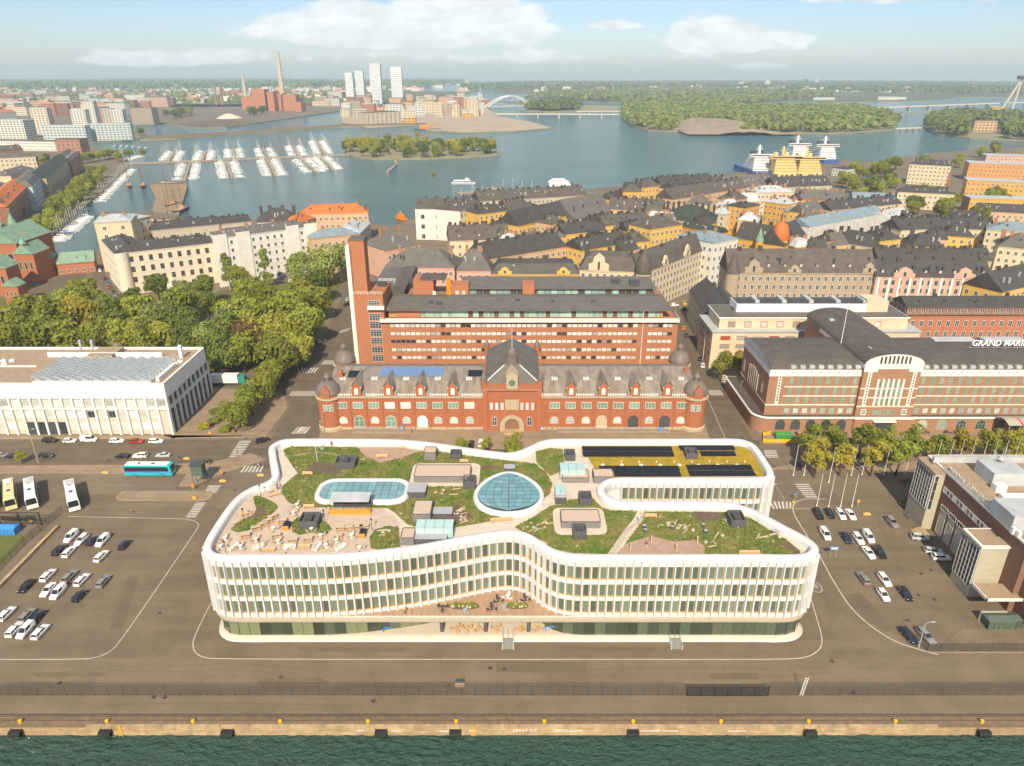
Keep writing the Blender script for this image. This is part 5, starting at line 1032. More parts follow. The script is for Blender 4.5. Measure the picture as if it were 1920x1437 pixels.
def car_mesh(kind_):
    d = CARP[kind_]; hw = d['hw']; b = MB(); g = MB(); P_ = d['prof']; n = len(P_)
    # lower body loft with tucked sills and rounded plan ends
    def w(x): return hw*(1-.10*max(0, abs(x)/ (d['L']/2)-.72)/.28*1.2)
    rows = []
    for x, z in P_: rows.append([(x,-w(x)*.93,.24),(x,-w(x),.48),(x,-w(x)*.985,z-.12),(x,-w(x)*.86,z),(x,w(x)*.86,z),(x,w(x)*.985,z-.12),(x,w(x),.48),(x,w(x)*.93,.24)])
    vs = [p for r in rows for p in r]; fs = [(i*8+k,(i+1)*8+k,(i+1)*8+k+1,i*8+k+1) for i in range(n-1) for k in range(7)]+[tuple(range(7,-1,-1)),tuple(range((n-1)*8,n*8))]
    b.add(vs, fs)
    x0, x1, r0, r1, rz = d['cab']; zb = P_[2][1]-.04; bw = hw*.86; rw = hw*.70
    base = [(x0,-bw,zb),(x1,-bw,zb),(x1,bw,zb),(x0,bw,zb)]; top = [(r0,-rw,rz-.05),(r1,-rw,rz-.05),(r1,rw,rz-.05),(r0,rw,rz-.05)]
    g.add(base+top, [(0,1,5,4),(1,2,6,5),(2,3,7,6),(3,0,4,7)])
    # roof panel with soft edge, pillars
    b.add([(r0-.04,-rw-.02,rz-.06),(r1+.04,-rw-.02,rz-.06),(r1+.04,rw+.02,rz-.06),(r0-.04,rw+.02,rz-.06),(r0+.1,-rw+.12,rz+.01),(r1-.12,-rw+.12,rz+.01),(r1-.12,rw-.12,rz+.01),(r0+.1,rw-.12,rz+.01)], [(0,1,5,4),(1,2,6,5),(2,3,7,6),(3,0,4,7),(4,5,6,7)])
    for s in (-1, 1):
        for (bx_, tx) in ((x0,r0),(x1,r1),((x0+x1)/2-.15,(r0+r1)/2-.15)): b.tube((bx_,s*bw,zb),(tx,s*rw,rz-.04),.05,4)
        if kind_ in ('van','bigvan'): b.add([(x0,s*(bw+.012),zb),((x0+x1)/2-.2,s*(bw+.012),zb),((r0+r1)/2-.2,s*(rw+.014),rz-.05),(r0,s*(rw+.014),rz-.05)],[(0,1,2,3)])
    return b, g
CARS = {}
def car_proto(kind_, col):
    key = (kind_, col)
    if key in CARS: return CARS[key]
    b, g = car_mesh(kind_); CARS[key] = (b.mesh('body', MATS['paint_'+col], smooth=False), g.mesh('glazing', MATS['glass_car'])); return CARS[key]
def lampmesh():
    q = MB(); q.box(-.03,.03,-.2,.2,-.07,.07); return q.mesh('headlight', MATS['lamp_clear']), q.mesh('tail_light', MATS['lamp_red'])
HL, TL = lampmesh()
def car(kind_, col, x, y, rz, label, z=0.02, group=None):
    d = CARP[kind_]; t = thing('parked_car' if kind_ not in ('van','bigvan') else 'parked_van', label, 'car' if kind_ not in ('van','bigvan') else 'van', (x,y,z), rz, group); t.scale = (.86,.88,.92)
    bm, gmsh = car_proto(kind_, col); put('body', bm, t); put('glazing', gmsh, t); L2 = d['L']/2
    for sx_ in (-.58,.60):
        for s in (-1,1): put('wheel', WHEEL, t, (L2*sx_, s*(d['hw']-.1), .33), rot=(R(-90)*s,0,0))
    for s in (-1,1): put('headlight', HL, t, (L2*.94, s*d['hw']*.68, .66)); put('tail_light', TL, t, (-L2*.97, s*d['hw']*.74, .82))
    return t
KN = {'est':'estate car','hatch':'hatchback','sedan':'saloon','suv':'tall car','van':'compact van','bigvan':'delivery van'}
CN = {'navy':'dark blue','white':'white','grey':'grey','black':'black','silver':'silver','red':'red','green':'dark green','yellow':'yellow','orange':'orange','blue':'blue'}
zl = lambda x, y: (x/3.4214, 800+y/3.4214)
zr = lambda x, y: (1420+x/3.124, 780+y/3.124)
LEFT = [(455,703,'van','white',1,'compact van beside the wire fence, rear row of the west car park'),(522,722,'est','white',1,'estate between a white van and a blue hatchback, rear row'),(592,726,'hatch','navy',0,'hatchback wedged between two white vehicles in the rear row'),(657,730,'van','white',1,'compact van at the right end of the rear row, west car park'),(798,752,'hatch','navy',0,'hatchback standing alone right of the rear row, west car park'),(378,785,'est','black',0,'estate closest to the wire fence in the rear cluster'),(443,797,'est','white',0,'estate tucked behind the black estate in the rear cluster'),(650,825,'est','white',0,'estate standing alone below the rear row of the west car park'),
 (308,948,'est','white',0,'estate at the upper left of the middle cluster, west car park'),(445,955,'est','grey',0,'estate with red tail lights between two white estates, middle cluster'),(525,977,'est','white',0,'estate between two grey estates in the middle cluster'),(662,987,'est','grey',0,'estate at the right end of the middle cluster'),(168,1018,'sedan','black',1,'saloon standing apart at the left of the middle cluster'),(308,1042,'sedan','white',1,'saloon nose to the quay beside a white van, middle cluster'),(372,1060,'van','white',1,'compact van beside the white saloon, middle cluster'),(510,1080,'hatch','navy',0,'hatchback at the lower right of the middle cluster'),
 (42,1195,'est','white',0,'estate at the left edge of the front cluster, west car park'),(172,1205,'est','grey',0,'estate next to a dark blue hatchback, front cluster'),(245,1210,'hatch','navy',0,'hatchback next to the grey estate, front cluster'),(92,1295,'est','white',0,'estate left of the white van in the lowest row, west car park'),(163,1305,'van','white',1,'compact van between two white estates in the lowest row'),(258,1310,'est','white',0,'estate at the right end of the lowest row, west car park')]
for (zx, zy, k, c, f, lb) in LEFT:
    x, y = G(*zl(zx, zy), .75); car(k, c, x, y, R(87+rnd.uniform(-3,3))+(math.pi if f else 0), CN[c]+' '+lb, group='cars in the west car park')
STREET = [(318,85,'suv','black',0,'car at the left end of the row before the marble office'),(446,88,'hatch','white',0,'hatchback left of the white delivery van at the marble office kerb'),(570,80,'bigvan','white',0,'delivery van at the marble office kerb'),(748,88,'est','white',0,'estate right of the delivery van at the marble office kerb'),(874,90,'est','red',0,'estate parked at the marble office kerb'),(1000,90,'est','white',0,'estate right of the red one at the marble office kerb'),(2,180,'sedan','grey',180,'saloon cut by the picture edge on the front street'),(80,184,'sedan','navy',180,'saloon near the tall lamp post on the front street'),(300,180,'est','black',0,'estate just right of the tall lamp post'),(782,184,'sedan','black',180,'saloon leading three cars above the turquoise coach'),(898,184,'suv','white',180,'tall car between two saloons above the turquoise coach'),(1046,180,'sedan','silver',180,'saloon last of three cars above the turquoise coach'),(1686,84,'est','black',38,'estate driving past the corner of the office roof')]
for (zx, zy, k, c, a, lb) in STREET:
    x, y = G(*zl(zx, zy), .75); car(k, c, x, y, R(a), CN[c]+' '+lb, z=.03, group='cars on the front street')
RIGHT = [(357,572,'suv','black',-90,'car first from the crossing in the row by four flagpoles'),(425,568,'hatch','black',-90,'hatchback second in the row by four flagpoles'),(489,572,'est','white',-90,'estate third in the row by four flagpoles'),(547,574,'sedan','white',-90,'saloon last in the row by four flagpoles'),(398,690,'van','white',-89,'compact van beside the white lane line, east car park'),(522,710,'sedan','navy',-89,'saloon left of a white estate in the east car park'),(592,715,'est','white',-90,'estate between a dark saloon and a white van, east car park'),(652,706,'van','white',-90,'compact van beside the white estate, east car park'),(652,797,'sedan','white',-88,'saloon next to a black car, east car park'),(718,796,'suv','black',-88,'car next to the white saloon, east car park'),(790,620,'suv','grey',-89,'car alone near the congress terminal entrance'),(955,708,'suv','silver',-8,'car in the terminal shadow by the steps'),(1035,787,'est','silver',-8,'estate in shade beside a white car at the terminal wall'),(1078,826,'suv','white',-6,'car in shade beside the terminal wall'),(622,946,'est','grey',92,'estate with red tail lights in the middle of the east car park'),(745,955,'est','white',-89,'estate right of the grey one, east car park'),(738,1043,'hatch','white',-88,'hatchback in the front row of the east car park'),(868,1038,'est','black',-86,'estate right of the white hatchback, east car park'),(888,1283,'est','navy',-80,'estate at the bend of the lane line by the fence'),(990,1285,'est','grey',-80,'estate by the end of the terminal fence')]
for (zx, zy, k, c, a, lb) in RIGHT:
    x, y = G(*zr(zx, zy), .75); car(k, c, x, y, R(a+rnd.uniform(-2,2)), CN[c]+' '+lb, group='cars in the east car park')
OTHER = [(602,640,'bigvan','grey',58,'van coming down the road beside the park'),(571,666,'hatch','green',40,'hatchback turning at the corner of the park'),(653,560,'est','silver',75,'estate high up the park road by the slab tower'),(650,570,'sedan','black',75,'saloon behind a silver estate on the park road'),(1282,614,'est','orange',75,'estate on the side street beside the brick office'),(1287,628,'sedan','black',75,'saloon on the side street behind the orange one'),(1313,672,'sedan','black',75,'saloon on the side street by the hotel trees'),(1318,684,'hatch','white',75,'hatchback behind a black saloon by the hotel trees'),(1265,572,'van','white',20,'van in the square beyond the brick office'),(1283,568,'sedan','yellow',85,'taxi at the top of the side street'),(1283,578,'sedan','navy',85,'saloon below the yellow taxi'),(884,832,'suv','black',90,'car nose to the customs house behind the white parapet'),(902,830,'van','white',90,'van before the customs house behind the white parapet'),
 (181,503,'sedan','black',-60,'saloon highest on the steep church street'),(187,507,'hatch','white',-60,'hatchback on the steep church street'),(197,522,'sedan','navy',-60,'saloon in the middle of the steep church street'),(203,531,'hatch','blue',-60,'hatchback on the steep church street'),(205,538,'hatch','red',-60,'hatchback on the steep church street'),(213,547,'est','black',-60,'estate low on the steep church street'),(216,553,'sedan','grey',-60,'saloon lowest on the steep church street'),(548,526,'est','white',20,'estate among trees before the cream palace row'),(527,529,'sedan','black',20,'saloon among trees before the cream palace row'),(322,551,'sedan','navy',8,'saloon before the arched door of the cream palace'),
 (1495,872,'sedan','navy',90,'saloon under the first avenue tree'),(1612,868,'hatch','silver',90,'hatchback under the avenue trees'),(716,485,'sedan','navy',80,'saloon on the street past the slab tower')]
for (px, py, k, c, a, lb) in OTHER:
    x, y = G(px, py, .75); car(k, c, x, y, R(a), CN[c]+' '+lb, z=.07)
# ---------------------------------------------------------------- coaches
def coach(label, px, py, rz, c1, c2, L=12.2):
    x, y = G(px, py, 1.6); t = thing('coach', label, 'bus', (x,y,.03), rz, 'coaches at the terminal'); h, hw = 3.5, 1.26; q = MB()
    prof = [(-L/2,.9),(-L/2,3.2),(-L/2+.25,h),(L/2-.9,h),(L/2-.25,3.2),(L/2,1.6),(L/2,.45),(-L/2,.45)]
    n = len(prof); sec = [(-hw,0),(-hw,0)]
    vs = [(a,-hw if zz < 3.3 else -hw+.14,zz) for a, zz in prof]+[(a,hw if zz < 3.3 else hw-.14,zz) for a, zz in prof]
    q.add(vs, [tuple(range(n)), tuple(reversed(range(n,2*n)))]+[(i,n+i,n+(i+1) % n,(i+1) % n) for i in range(n)]); q.build('body', MATS['paint_'+c1], t, off=(0,0,0))
    for s in (-1, 1):
        q = MB(); y_ = s*(hw+.01); q.face([(-L/2+.2,y_,1.75),(L/2-.7,y_,1.75),(L/2-.85,y_,3.05),(-L/2+.2,y_,3.05)]); q.build('side_windows', MATS['glass_car'], t, off=(0,0,0))
        q = MB(); q.face([(-L/2+.05,y_*1.001,.5),(L/2-.1,y_*1.001,.5),(L/2-.1,y_*1.001,1.15),(-L/2+.05,y_*1.001,1.15)]); q.build('side_stripe', MATS['paint_'+c2], t, off=(0,0,0))
        for a in (-L*.27, L*.30): o = put('wheel', WHEEL, t, (a,s*(hw-.12),.5), rot=(R(-90)*s,0,0), sc=1.5)
        q = MB(); q.tube((L/2-.1,s*hw,2.8),(L/2+.35,s*(hw+.2),2.3),.05,4); q.box(L/2+.25,L/2+.4,s*(hw+.2)-.1,s*(hw+.2)+.1,1.9,2.4); q.build('mirror', MATS['black'], t, off=(0,0,0)); put('headlight', HL, t, (L/2+.02,s*.95,.85))
    q = MB(); q.face([(L/2+.012,-hw+.12,1.6),(L/2+.012,hw-.12,1.6),(L/2-.236,hw-.2,3.17),(L/2-.236,-hw+.2,3.17)]); q.build('windscreen', MATS['glass_car'], t, off=(0,0,0))
    for a in (-L*.22,L*.1): q = MB(); q.box(a-.5,a+.5,-.4,.4,h,h+.08); q.build('roof_hatch', MATS['metal_dark'], t, off=(0,0,0))
    q = MB(); q.box(-L/2+.9,-L/2+3.6,-.8,.8,h,h+.22); q.build('air_unit', MATS['paint_'+('white' if c1 != 'white' else 'silver')], t, off=(0,0,0))
    if c1 == 'teal': q = MB(); q.box(-L/2+.3,L/2-1.0,-hw+.2,hw-.2,h+.0,h+.02); q.build('roof_panel', MATS['paint_white'], t, off=(0,0,0)); q = MB(); [q.face([(-L/2+.05,s*(hw+.014),1.15),(L/2-.1,s*(hw+.014),1.15),(L/2-.1,s*(hw+.014),1.75),(-L/2+.05,s*(hw+.014),1.75)]) for s in (-1,1)]; q.build('waist_panel', MATS['blue_paint'], t, off=(0,0,0))
    return t
coach('turquoise and blue coach with a white roof standing on the street', 281, 881, 0, 'teal', 'teal', 12.8)
coach('pale yellow coach parked leftmost of three near the fence', 19, 928, R(-56), 'cream', 'yellow'); coach('white coach parked beside the pale yellow one', 58, 926, R(-56), 'white', 'silver'); coach('white coach parked apart, right of the other two', 135, 930, R(-56), 'white', 'silver')
coach('coach mostly outside the picture at the left edge', -18, 928, R(-56), 'silver', 'white')
x, y = G(432,712,1.8); tr = thing('lorry', 'white box lorry with a green cab behind the marble office', 'lorry', (x,y,.03), 0)
q = MB(); q.box(-6.5,3.0,-1.25,1.25,.95,3.9); q.build('box', MATS['paint_white'], tr, off=(0,0,0)); q = MB(); q.box(-6.3,5.0,-.9,.9,.6,.95); q.build('chassis', MATS['metal_dark'], tr, off=(0,0,0))
q = MB(); P_ = [(3.2,.6),(5.6,.6),(5.6,1.7),(5.3,3.2),(3.2,3.4)]; q.add([(a,-1.2,b_) for a, b_ in P_]+[(a,1.2,b_) for a, b_ in P_], [tuple(range(5)),tuple(reversed(range(5,10)))]+[(i,5+i,5+(i+1)%5,(i+1)%5) for i in range(5)]); q.build('cab', M('paint_cab', (.03,.22,.16), .3), tr, off=(0,0,0))
q = MB(); q.face([(5.61,-1.05,1.75),(5.61,1.05,1.75),(5.32,1.0,3.0),(5.32,-1.0,3.0)]); q.build('windscreen', MATS['glass_car'], tr, off=(0,0,0))
for a in (-5.2,-4.0,4.4):
    for s in (-1,1): put('wheel', WHEEL, tr, (a,s*1.1,.5), rot=(R(-90)*s,0,0), sc=1.5)
# ================================================================== people
def person_mesh(pose):
    V, E, Rr = [], [], []
    def v(p, r, to=None):
        V.append(p); Rr.append((r, r) if not isinstance(r, tuple) else r)
        if to is not None: E.append((to, len(V)-1))
        return len(V)-1
    st = {'stand':(.06,-.05,.05), 'walk':(.28,-.24,.25), 'sit':None}[pose]
    ph = .95 if pose != 'sit' else .50
    pel = v((0,0,ph), (.145,.115)); w1 = v((0,0,ph+.18), (.125,.095), pel); ches = v((0,.01,ph+.40), (.165,.11), w1); nk = v((0,0,ph+.54), .055, ches); hd = v((0,.01,ph+.63), (.078,.09), nk); tp = v((0,.015,ph+.76), (.07,.08), hd)
    for s in (-1, 1):
        sh = v((s*.19,0,ph+.47), .055, ches)
        sw = (st[2] if st else .1)*s
        el = v((s*.25,sw*.5-.02,ph+.20), .043, sh); wr = v((s*.25,sw+.06,ph-.03), .032, el); hn = v((s*.25,sw+.09,ph-.13), .036, wr)
        hp = v((s*.095,0,ph-.06), .095, pel)
        if pose == 'sit': kn = v((s*.11,.42,ph-.03), .062, hp); an = v((s*.11,.44,.09), .04, kn); v((s*.11,.58,.05), .04, an)
        else:
            f = st[0] if s > 0 else st[1]; kn = v((s*.10,f*.55+.03,ph*.52), .062, hp); an = v((s*.10,f,.09), .04, kn); v((s*.11,f+.15,.05), .04, an)
    me = bpy.data.meshes.new('person'); me.from_pydata(V, E, []); ob_ = bpy.data.objects.new('person_tmp', me); COL.objects.link(ob_)
    ob_.modifiers.new('s', 'SKIN')
    for i, r_ in enumerate(Rr): me.skin_vertices[0].data[i].radius = r_
    me.skin_vertices[0].data[0].use_root = True
    ob_.modifiers.new('u', 'SUBSURF').levels = 1
    dg = bpy.context.evaluated_depsgraph_get(); out = bpy.data.meshes.new_from_object(ob_.evaluated_get(dg)); bpy.data.objects.remove(ob_); return out, ph
PM = {}
for ps in ('stand','walk','sit'):
    me, ph = person_mesh(ps); idx = []
    for p in me.polygons:
        c = p.center; z = c.z-ph
        if z > .56: idx.append(3 if (z > .69 or c.y < -.02) else 2)
        elif z > .5 and abs(c.x) < .1: idx.append(2)
        elif abs(c.x) > .2 and z < .02 and c.z > .3: idx.append(2)
        elif z > -.02: idx.append(0)
        elif c.z < .1: idx.append(4)
        else: idx.append(1)
    PM[ps] = (me, idx)
M('hair_dark', (.04,.025,.018), .7); M('hair_fair', (.30,.20,.09), .7); M('shoe', (.03,.03,.03), .6)
CL = {'white':(.70,.68,.64),'black':(.02,.02,.022),'blue':(.06,.12,.28),'red':(.38,.04,.03),'grey':(.25,.25,.25),'beige':(.42,.33,.22),'orange':(.65,.20,.02),'yellow':(.68,.60,.04),'maroon':(.20,.03,.04)}
for k, c in CL.items(): M('cloth_'+k, c, .85)
PMC = {}
def person(px, py, z, top, low, label, pose='stand', rz=0, hair='dark', xy=None):
    key = (pose, top, low, hair)
    if key not in PMC:
        me = PM[pose][0].copy(); me.materials.clear()
        for m in ('cloth_'+top, 'cloth_'+low, 'skin', 'hair_'+hair, 'shoe'): me.materials.append(MATS[m])
        me.polygons.foreach_set('material_index', PM[pose][1]); me.polygons.foreach_set('use_smooth', [True]*len(me.polygons)); PMC[key] = me
    x, y = xy or G(px, py, z); o = put('person', PMC[key], None, (x,y,z), rz); return tag(o, label, 'person')
ZD = DZ+.03
for a in [(507,928,ZD,'white','blue','person in white top walking on the roof deck near the parapet','walk',2.5),(521,919,ZD,'maroon','black','person in dark red top standing by the roof parapet','stand',.4),(527,918,ZD,'blue','grey','person in blue top at the roof parapet beside another','stand',-.6),(622,838,ZD+.05,'maroon','maroon','person in dark red coat at the far roof parapet','stand',3.1),(537,833,ZD,'beige','white','person in pale clothes at the roof corner bend','stand',1.2),(1200,953,ZD+.1,'white','black','person in white and black at the light court parapet','stand',3.0),(1197,978,ZD+.1,'white','grey','person in white on the stepping stone path','walk',3.4),(1212,1028,ZD+.06,'black','white','person in black top on the roof play sand','walk',1.0),
          (485,878,.03,'white','black','person walking a bicycle near the zebra crossing','walk',1.4),(494,876,.03,'red','blue','person in red on the zebra crossing','walk',-1.5),(1700,968,.03,'black','blue','person in black near the terminal stair tower','walk',.8),(1702,974,.03,'grey','black','person in grey beside another near the terminal','walk',.9),(204,866,.14,'blue','black','person in blue waiting on the coach platform','stand',2),(338,865,.14,'black','grey','person in black beside the turquoise coach','stand',1),(458,825,.14,'beige','blue','person in beige at the kerb of the front street','walk',1.6),(626,590,.08,'white','red','person in white crossing the park road','walk',2),(632,592,.08,'grey','blue','person in grey crossing the park road','walk',2.2),(755,808,.16,'white','blue','person in white by the customs house poster','stand',3),(895,803,.16,'black','black','person in black by the customs house wall','stand',2),(1035,806,.16,'grey','black','person in grey by the customs house portal','walk',1.7),(58,985,.03,'orange','blue','worker in orange vest by the black sign frame','stand',2),(62,984,.03,'yellow','black','worker in yellow vest by the black sign frame','stand',1),(760,1151,6.3,'yellow','black','gardener in yellow vest on the lower terrace','walk',1),(403,603,.06,'red','blue','person in red on the park path','walk',1),(372,610,.06,'white','grey','person in white sitting on the park grass','sit',2)]: person(*a)
# ================================================================== roof deck furniture
def seat_set(px, py, rz, label):
    x, y = G(px, py, DZ); t = thing('picnic_table', label, 'table', (x,y,DZ+.02), rz, 'timber tables on the roof deck')
    q = MB(); q.box(-.9,.9,-.4,.4,.70,.76); q.build('tabletop', MATS['timber_pale'], t, off=(0,0,0))
    for s in (-1,1):
        q = MB(); q.box(-.9,.9,s*.72-.16,s*.72+.16,.40,.46); q.build('bench', MATS['oak_pale'], t, off=(0,0,0))
        q = MB(); q.box(s*.75-.05,s*.75+.05,-.8,.8,0,.4); q.box(s*.75-.04,s*.75+.04,-.3,.3,.4,.7); q.build('trestle', MATS['timber_pale'], t, off=(0,0,0))
M('oak_pale', (.58,.33,.15), .7, .2, 3); M('sofa_grey', (.55,.52,.47), .9)
def sofa(px, py, rz, label):
    x, y = G(px, py, DZ); t = thing('sofa', label, 'sofa', (x,y,DZ+.02), rz, 'grey sofas on the roof deck')
    q = MB(); q.box(-1.1,1.1,-.4,.4,.1,.42); q.build('seat', MATS['sofa_grey'], t, off=(0,0,0)); q = MB(); q.box(-1.1,1.1,.3,.48,.42,.85); q.build('backrest', MATS['sofa_grey'], t, off=(0,0,0))
    for s in (-1,1): q = MB(); q.box(s*1.1-.1,s*1.1+.1,-.4,.48,.1,.62); q.build('armrest', MATS['sofa_grey'], t, off=(0,0,0))
def bench(px, py, rz, label, L=2.2, z=None, name='planter_bench'):
    z = DZ if z is None else z; x, y = G(px, py, z); t = thing(name, label, 'bench', (x,y,z+.02), rz)
    q = MB(); q.box(-L/2,L/2,-.3,.3,.36,.46); q.build('seat', MATS['oak_pale'], t, off=(0,0,0)); q = MB(); q.box(-L/2+.05,L/2-.05,.18,.26,.46,.8); q.build('backrest', MATS['timber_pale'], t, off=(0,0,0))
    for s in (-1,1): q = MB(); q.box(s*(L/2-.2)-.06,s*(L/2-.2)+.06,-.25,.25,0,.36); q.build('leg', MATS['timber_pale'], t, off=(0,0,0))
def chair_set(px, py, label, z=None, m='timber_pale', name='cafe_table', grp='small cafe tables on the roof deck', xy=None):
    z = DZ if z is None else z; x, y = xy or G(px, py, z); t = thing(name, label, 'table', (x,y,z+.02), rnd.uniform(0,1.5), grp)
    q = MB(); q.cyl(0,0,.70,.74,.42,.42,12); q.cyl(0,0,0,.7,.05,.05,6); q.cyl(0,0,0,.03,.3,.3,8); q.build('tabletop', MATS['white_paint' if m == 'timber_pale' else m], t, off=(0,0,0))
    for k in range(3):
        a = k*2.1+.4; cx_, cy_ = .85*math.cos(a), .85*math.sin(a); q = MB(); q.box(-.24,.24,-.24,.24,.40,.46,0,a,(cx_,cy_)); q.box(.18,.24,-.24,.24,.46,.88,0,a,(cx_,cy_))
        for u in (-.2,.2):
            for v_ in (-.2,.2): q.box(u-.025,u+.025,v_-.025,v_+.025,0,.4,0,a,(cx_,cy_))
        q.build('chair', MATS[m], t, off=(0,0,0))
zq = lambda x, y: (380+x/3.84, 800+y/3.84)
for i, (x, y, a) in enumerate([(385,735,.5),(435,708,.5),(470,685,.6),(505,655,.6),(575,685,.1),(650,825,.1),(760,815,.1),(310,790,.2),(530,790,.2),(975,795,.2),(990,735,.1),(1060,735,.1),(1120,730,.1),(1165,725,.1)]):
    seat_set(*zq(x,y+8), a, 'timber table with benches, '+ordinal(i)+' counted from the left planting on the roof deck' if False else ['timber table at the foot of the curved left planting','timber table second along the curved left planting','timber table third along the curved left planting','timber table highest along the curved left planting','timber table left of the black grill','timber table below the dark round plant box','timber table just right of the one below the plant box','timber table near the west parapet corner','timber table in the middle of the roof deck','timber table near the second black grill','timber table leftmost of the row under the roof bar','timber table second of the row under the roof bar','timber table third of the row under the roof bar','timber table rightmost of the row under the roof bar'][i])
for i, (x, y, a, lb) in enumerate([(225,875,1.2,'pale grey sofa leftmost along the front parapet'),(405,880,.9,'pale grey sofa second along the front parapet'),(628,880,0,'pale grey sofa parallel to the front parapet'),(830,875,1.4,'pale grey corner sofa third along the front parapet'),(1000,880,1.0,'pale grey sofa rightmost along the front parapet')]): sofa(*zq(x,y), a, lb)
for (x, y, a, L, lb) in [(520,500,.5,2.6,'timber bench by the bend of the west parapet'),(310,640,.5,2.4,'timber bench on the west side of the roof deck'),(765,588,0,2.4,'timber bench under the edge of the square rooflight'),(475,900,0,2.6,'timber bench at the front parapet between two sofas'),(730,878,0,2.4,'timber bench right of the middle sofa at the front parapet'),(755,350,0,2.4,'timber bench on the upper lawn by the sand'),(1290,225,0,2.8,'low timber beam on the upper play sand'),(1435,165,0,2.0,'timber bench at the back parapet')]: bench(*zq(x,y), a, lb, L)
bench(*zq(1735,745), .1, 'long timber bench at the path by the stair head', 4.0); bench(860+80,978, .15, 'long timber bench along the curved path below the leaf rooflight', 4.5); bench(1220,971,0,'timber bench beside the stepping stone path',2.6); bench(1405,1040,0,'long timber bench at the front parapet above the east wing',4.0); bench(870,868,0,'timber bench at the back parapet bend',2.0)
for i, (x, y, lb) in enumerate([(165,820,'small table with chairs near the west parapet'),(275,880,'small table right of the first sofa'),(510,750,'small table beside the black grill'),(545,840,'small table in the middle of the deck'),(680,580,'small white table at the lawn edge by the square rooflight'),(655,635,'small white table above the dark plant box'),(785,755,'small table at the foot of the dark plant box'),(850,800,'small table right of the plant box planting'),(890,870,'small table right of the corner sofa'),(1075,800,'small table left of the second grill'),(1130,890,'small table near the round planting'),(130,880,'small table in the front west corner'),(385,830,'small table behind the second sofa'),(965,835,'small table above the rightmost sofa'),(600,900,'small table before the middle sofa')]): chair_set(*zq(x,y), lb)
x, y = G(656,965,DZ); bar = thing('roof_bar', 'roof bar with orange counter, shelves of bottles and a grey lean-to roof', 'bar', (x,y,DZ))
q = MB(); q.box(-4.2,4.2,0,.6,0,1.1); q.build('counter', M('counter_orange', (.60,.27,.03), .6), bar, off=(0,0,0)); q = MB(); q.add([(-4.0,.3,2.9),(4.0,.3,2.9),(4.0,3.2,3.3),(-4.0,3.2,3.3),(-4.0,.3,2.75),(4.0,.3,2.75)], [(0,1,2,3),(4,5,1,0)]); q.build('roof', MATS['roof_lightgrey'], bar, off=(0,0,0))
for xx in (-3.9,-1.3,1.3,3.9): q = MB(); q.box(xx-.06,xx+.06,.3,.42,0,2.8); q.build('post', MATS['metal_dark'], bar, off=(0,0,0))
q = MB(); q.box(-3.9,3.9,2.6,2.9,0,2.9); q.build('back_wall', MATS['metal_dark'], bar, off=(0,0,0)); q = MB()
for k in range(40): xx = rnd.uniform(-3.7,3.7); q.cyl(xx,.2+rnd.uniform(-.1,.2),1.1,1.3+rnd.random()*.25,.08,.05,5)
kind(q.build('bottles', MATS['stone_pale'], bar, off=(0,0,0)), 'stuff')
for (x, y, lb) in ((600,745,'black grill with orange front left on the roof deck'),(1150,800,'black grill with orange front right on the roof deck')):
    gx, gy = G(*zq(x,y), DZ); t = thing('grill', lb, 'grill', (gx,gy,DZ)); q = MB(); q.box(-.6,.6,-.1,1.6,0,1.0); q.build('cabinet', MATS['metal_dark'], t, off=(0,0,0)); q = MB(); q.box(-.55,.55,-.13,-.1,.1,.95); q.build('front', MATS['counter_orange'], t, off=(0,0,0)); q = MB(); q.box(-.5,.5,.0,1.5,1.0,1.12); q.build('hob', MATS['black'], t, off=(0,0,0))
for i, (x, y, lb) in enumerate([(420,505,'short black lamp at the west parapet'),(300,680,'short black lamp on the west side of the deck'),(170,920,'short black lamp in the front west corner'),(420,905,'short black lamp at the second sofa'),(878,690,'short black lamp under the roof bar'),(1220,755,'short black lamp beside the round planting')]):
    gx, gy = G(*zq(x,y), DZ); q = MB(); q.cyl(gx,gy,DZ,DZ+2.6,.05,.05,6); q.lathe(gx,gy,[(.05,DZ+2.6),(.2,DZ+2.7),(.2,DZ+2.9),(.02,DZ+3.0)],8); tag(q.build('deck_lamp', MATS['black']), lb, 'lamp', 'lamps on the roof deck')
# swing posts of the play sand
for (px, py, lb) in ((1182,1033,'pale timber post at the left of the play sand'),(1221,1018,'pale timber post at the back left of the play sand'),(1268,1033,'pale timber post at the front right of the play sand'),(1307,1018,'pale timber post at the right of the play sand')):
    gx, gy = G(px,py,DZ); q = MB(); q.cyl(gx,gy,DZ,DZ+1.6,.16,.13,8); tag(q.build('play_post', MATS['timber_pale']), lb, 'post', 'play posts')
# lower terrace and cafe seating
TZ = 6.28
for (px, py, lb, m) in ((872,1149,'grey table with chairs on the left of the lower terrace','metal_grey'),(922,1143,'dark lounge set at the front of the lower terrace','metal_dark'),(944,1143,'grey lounge set beside the dark one on the lower terrace','metal_grey'),(934,1128,'dark lounge set at the middle of the lower terrace','metal_dark'),(985,1126,'dark lounge set at the right of the lower terrace','metal_dark'),(830,1143,'dark recliner table at the left of the lower terrace','metal_dark'),(952,1122,'white table at the back of the lower terrace','white_paint')): chair_set(px,py,lb,TZ,m,'lounge_set','lounge sets on the lower terrace')
for i, px in enumerate((855,876,897,931,975,990,1009)): chair_set(px,1180,'orange cafe table '+['leftmost','second from the west','third from the west','just west of the steps','just east of the steps','second east of the steps','farthest east'][i]+' under the overhanging slab',.9,'oak_pale','patio_table','orange cafe tables under the slab',xy=(G(px,1180,.9)[0],107.6))
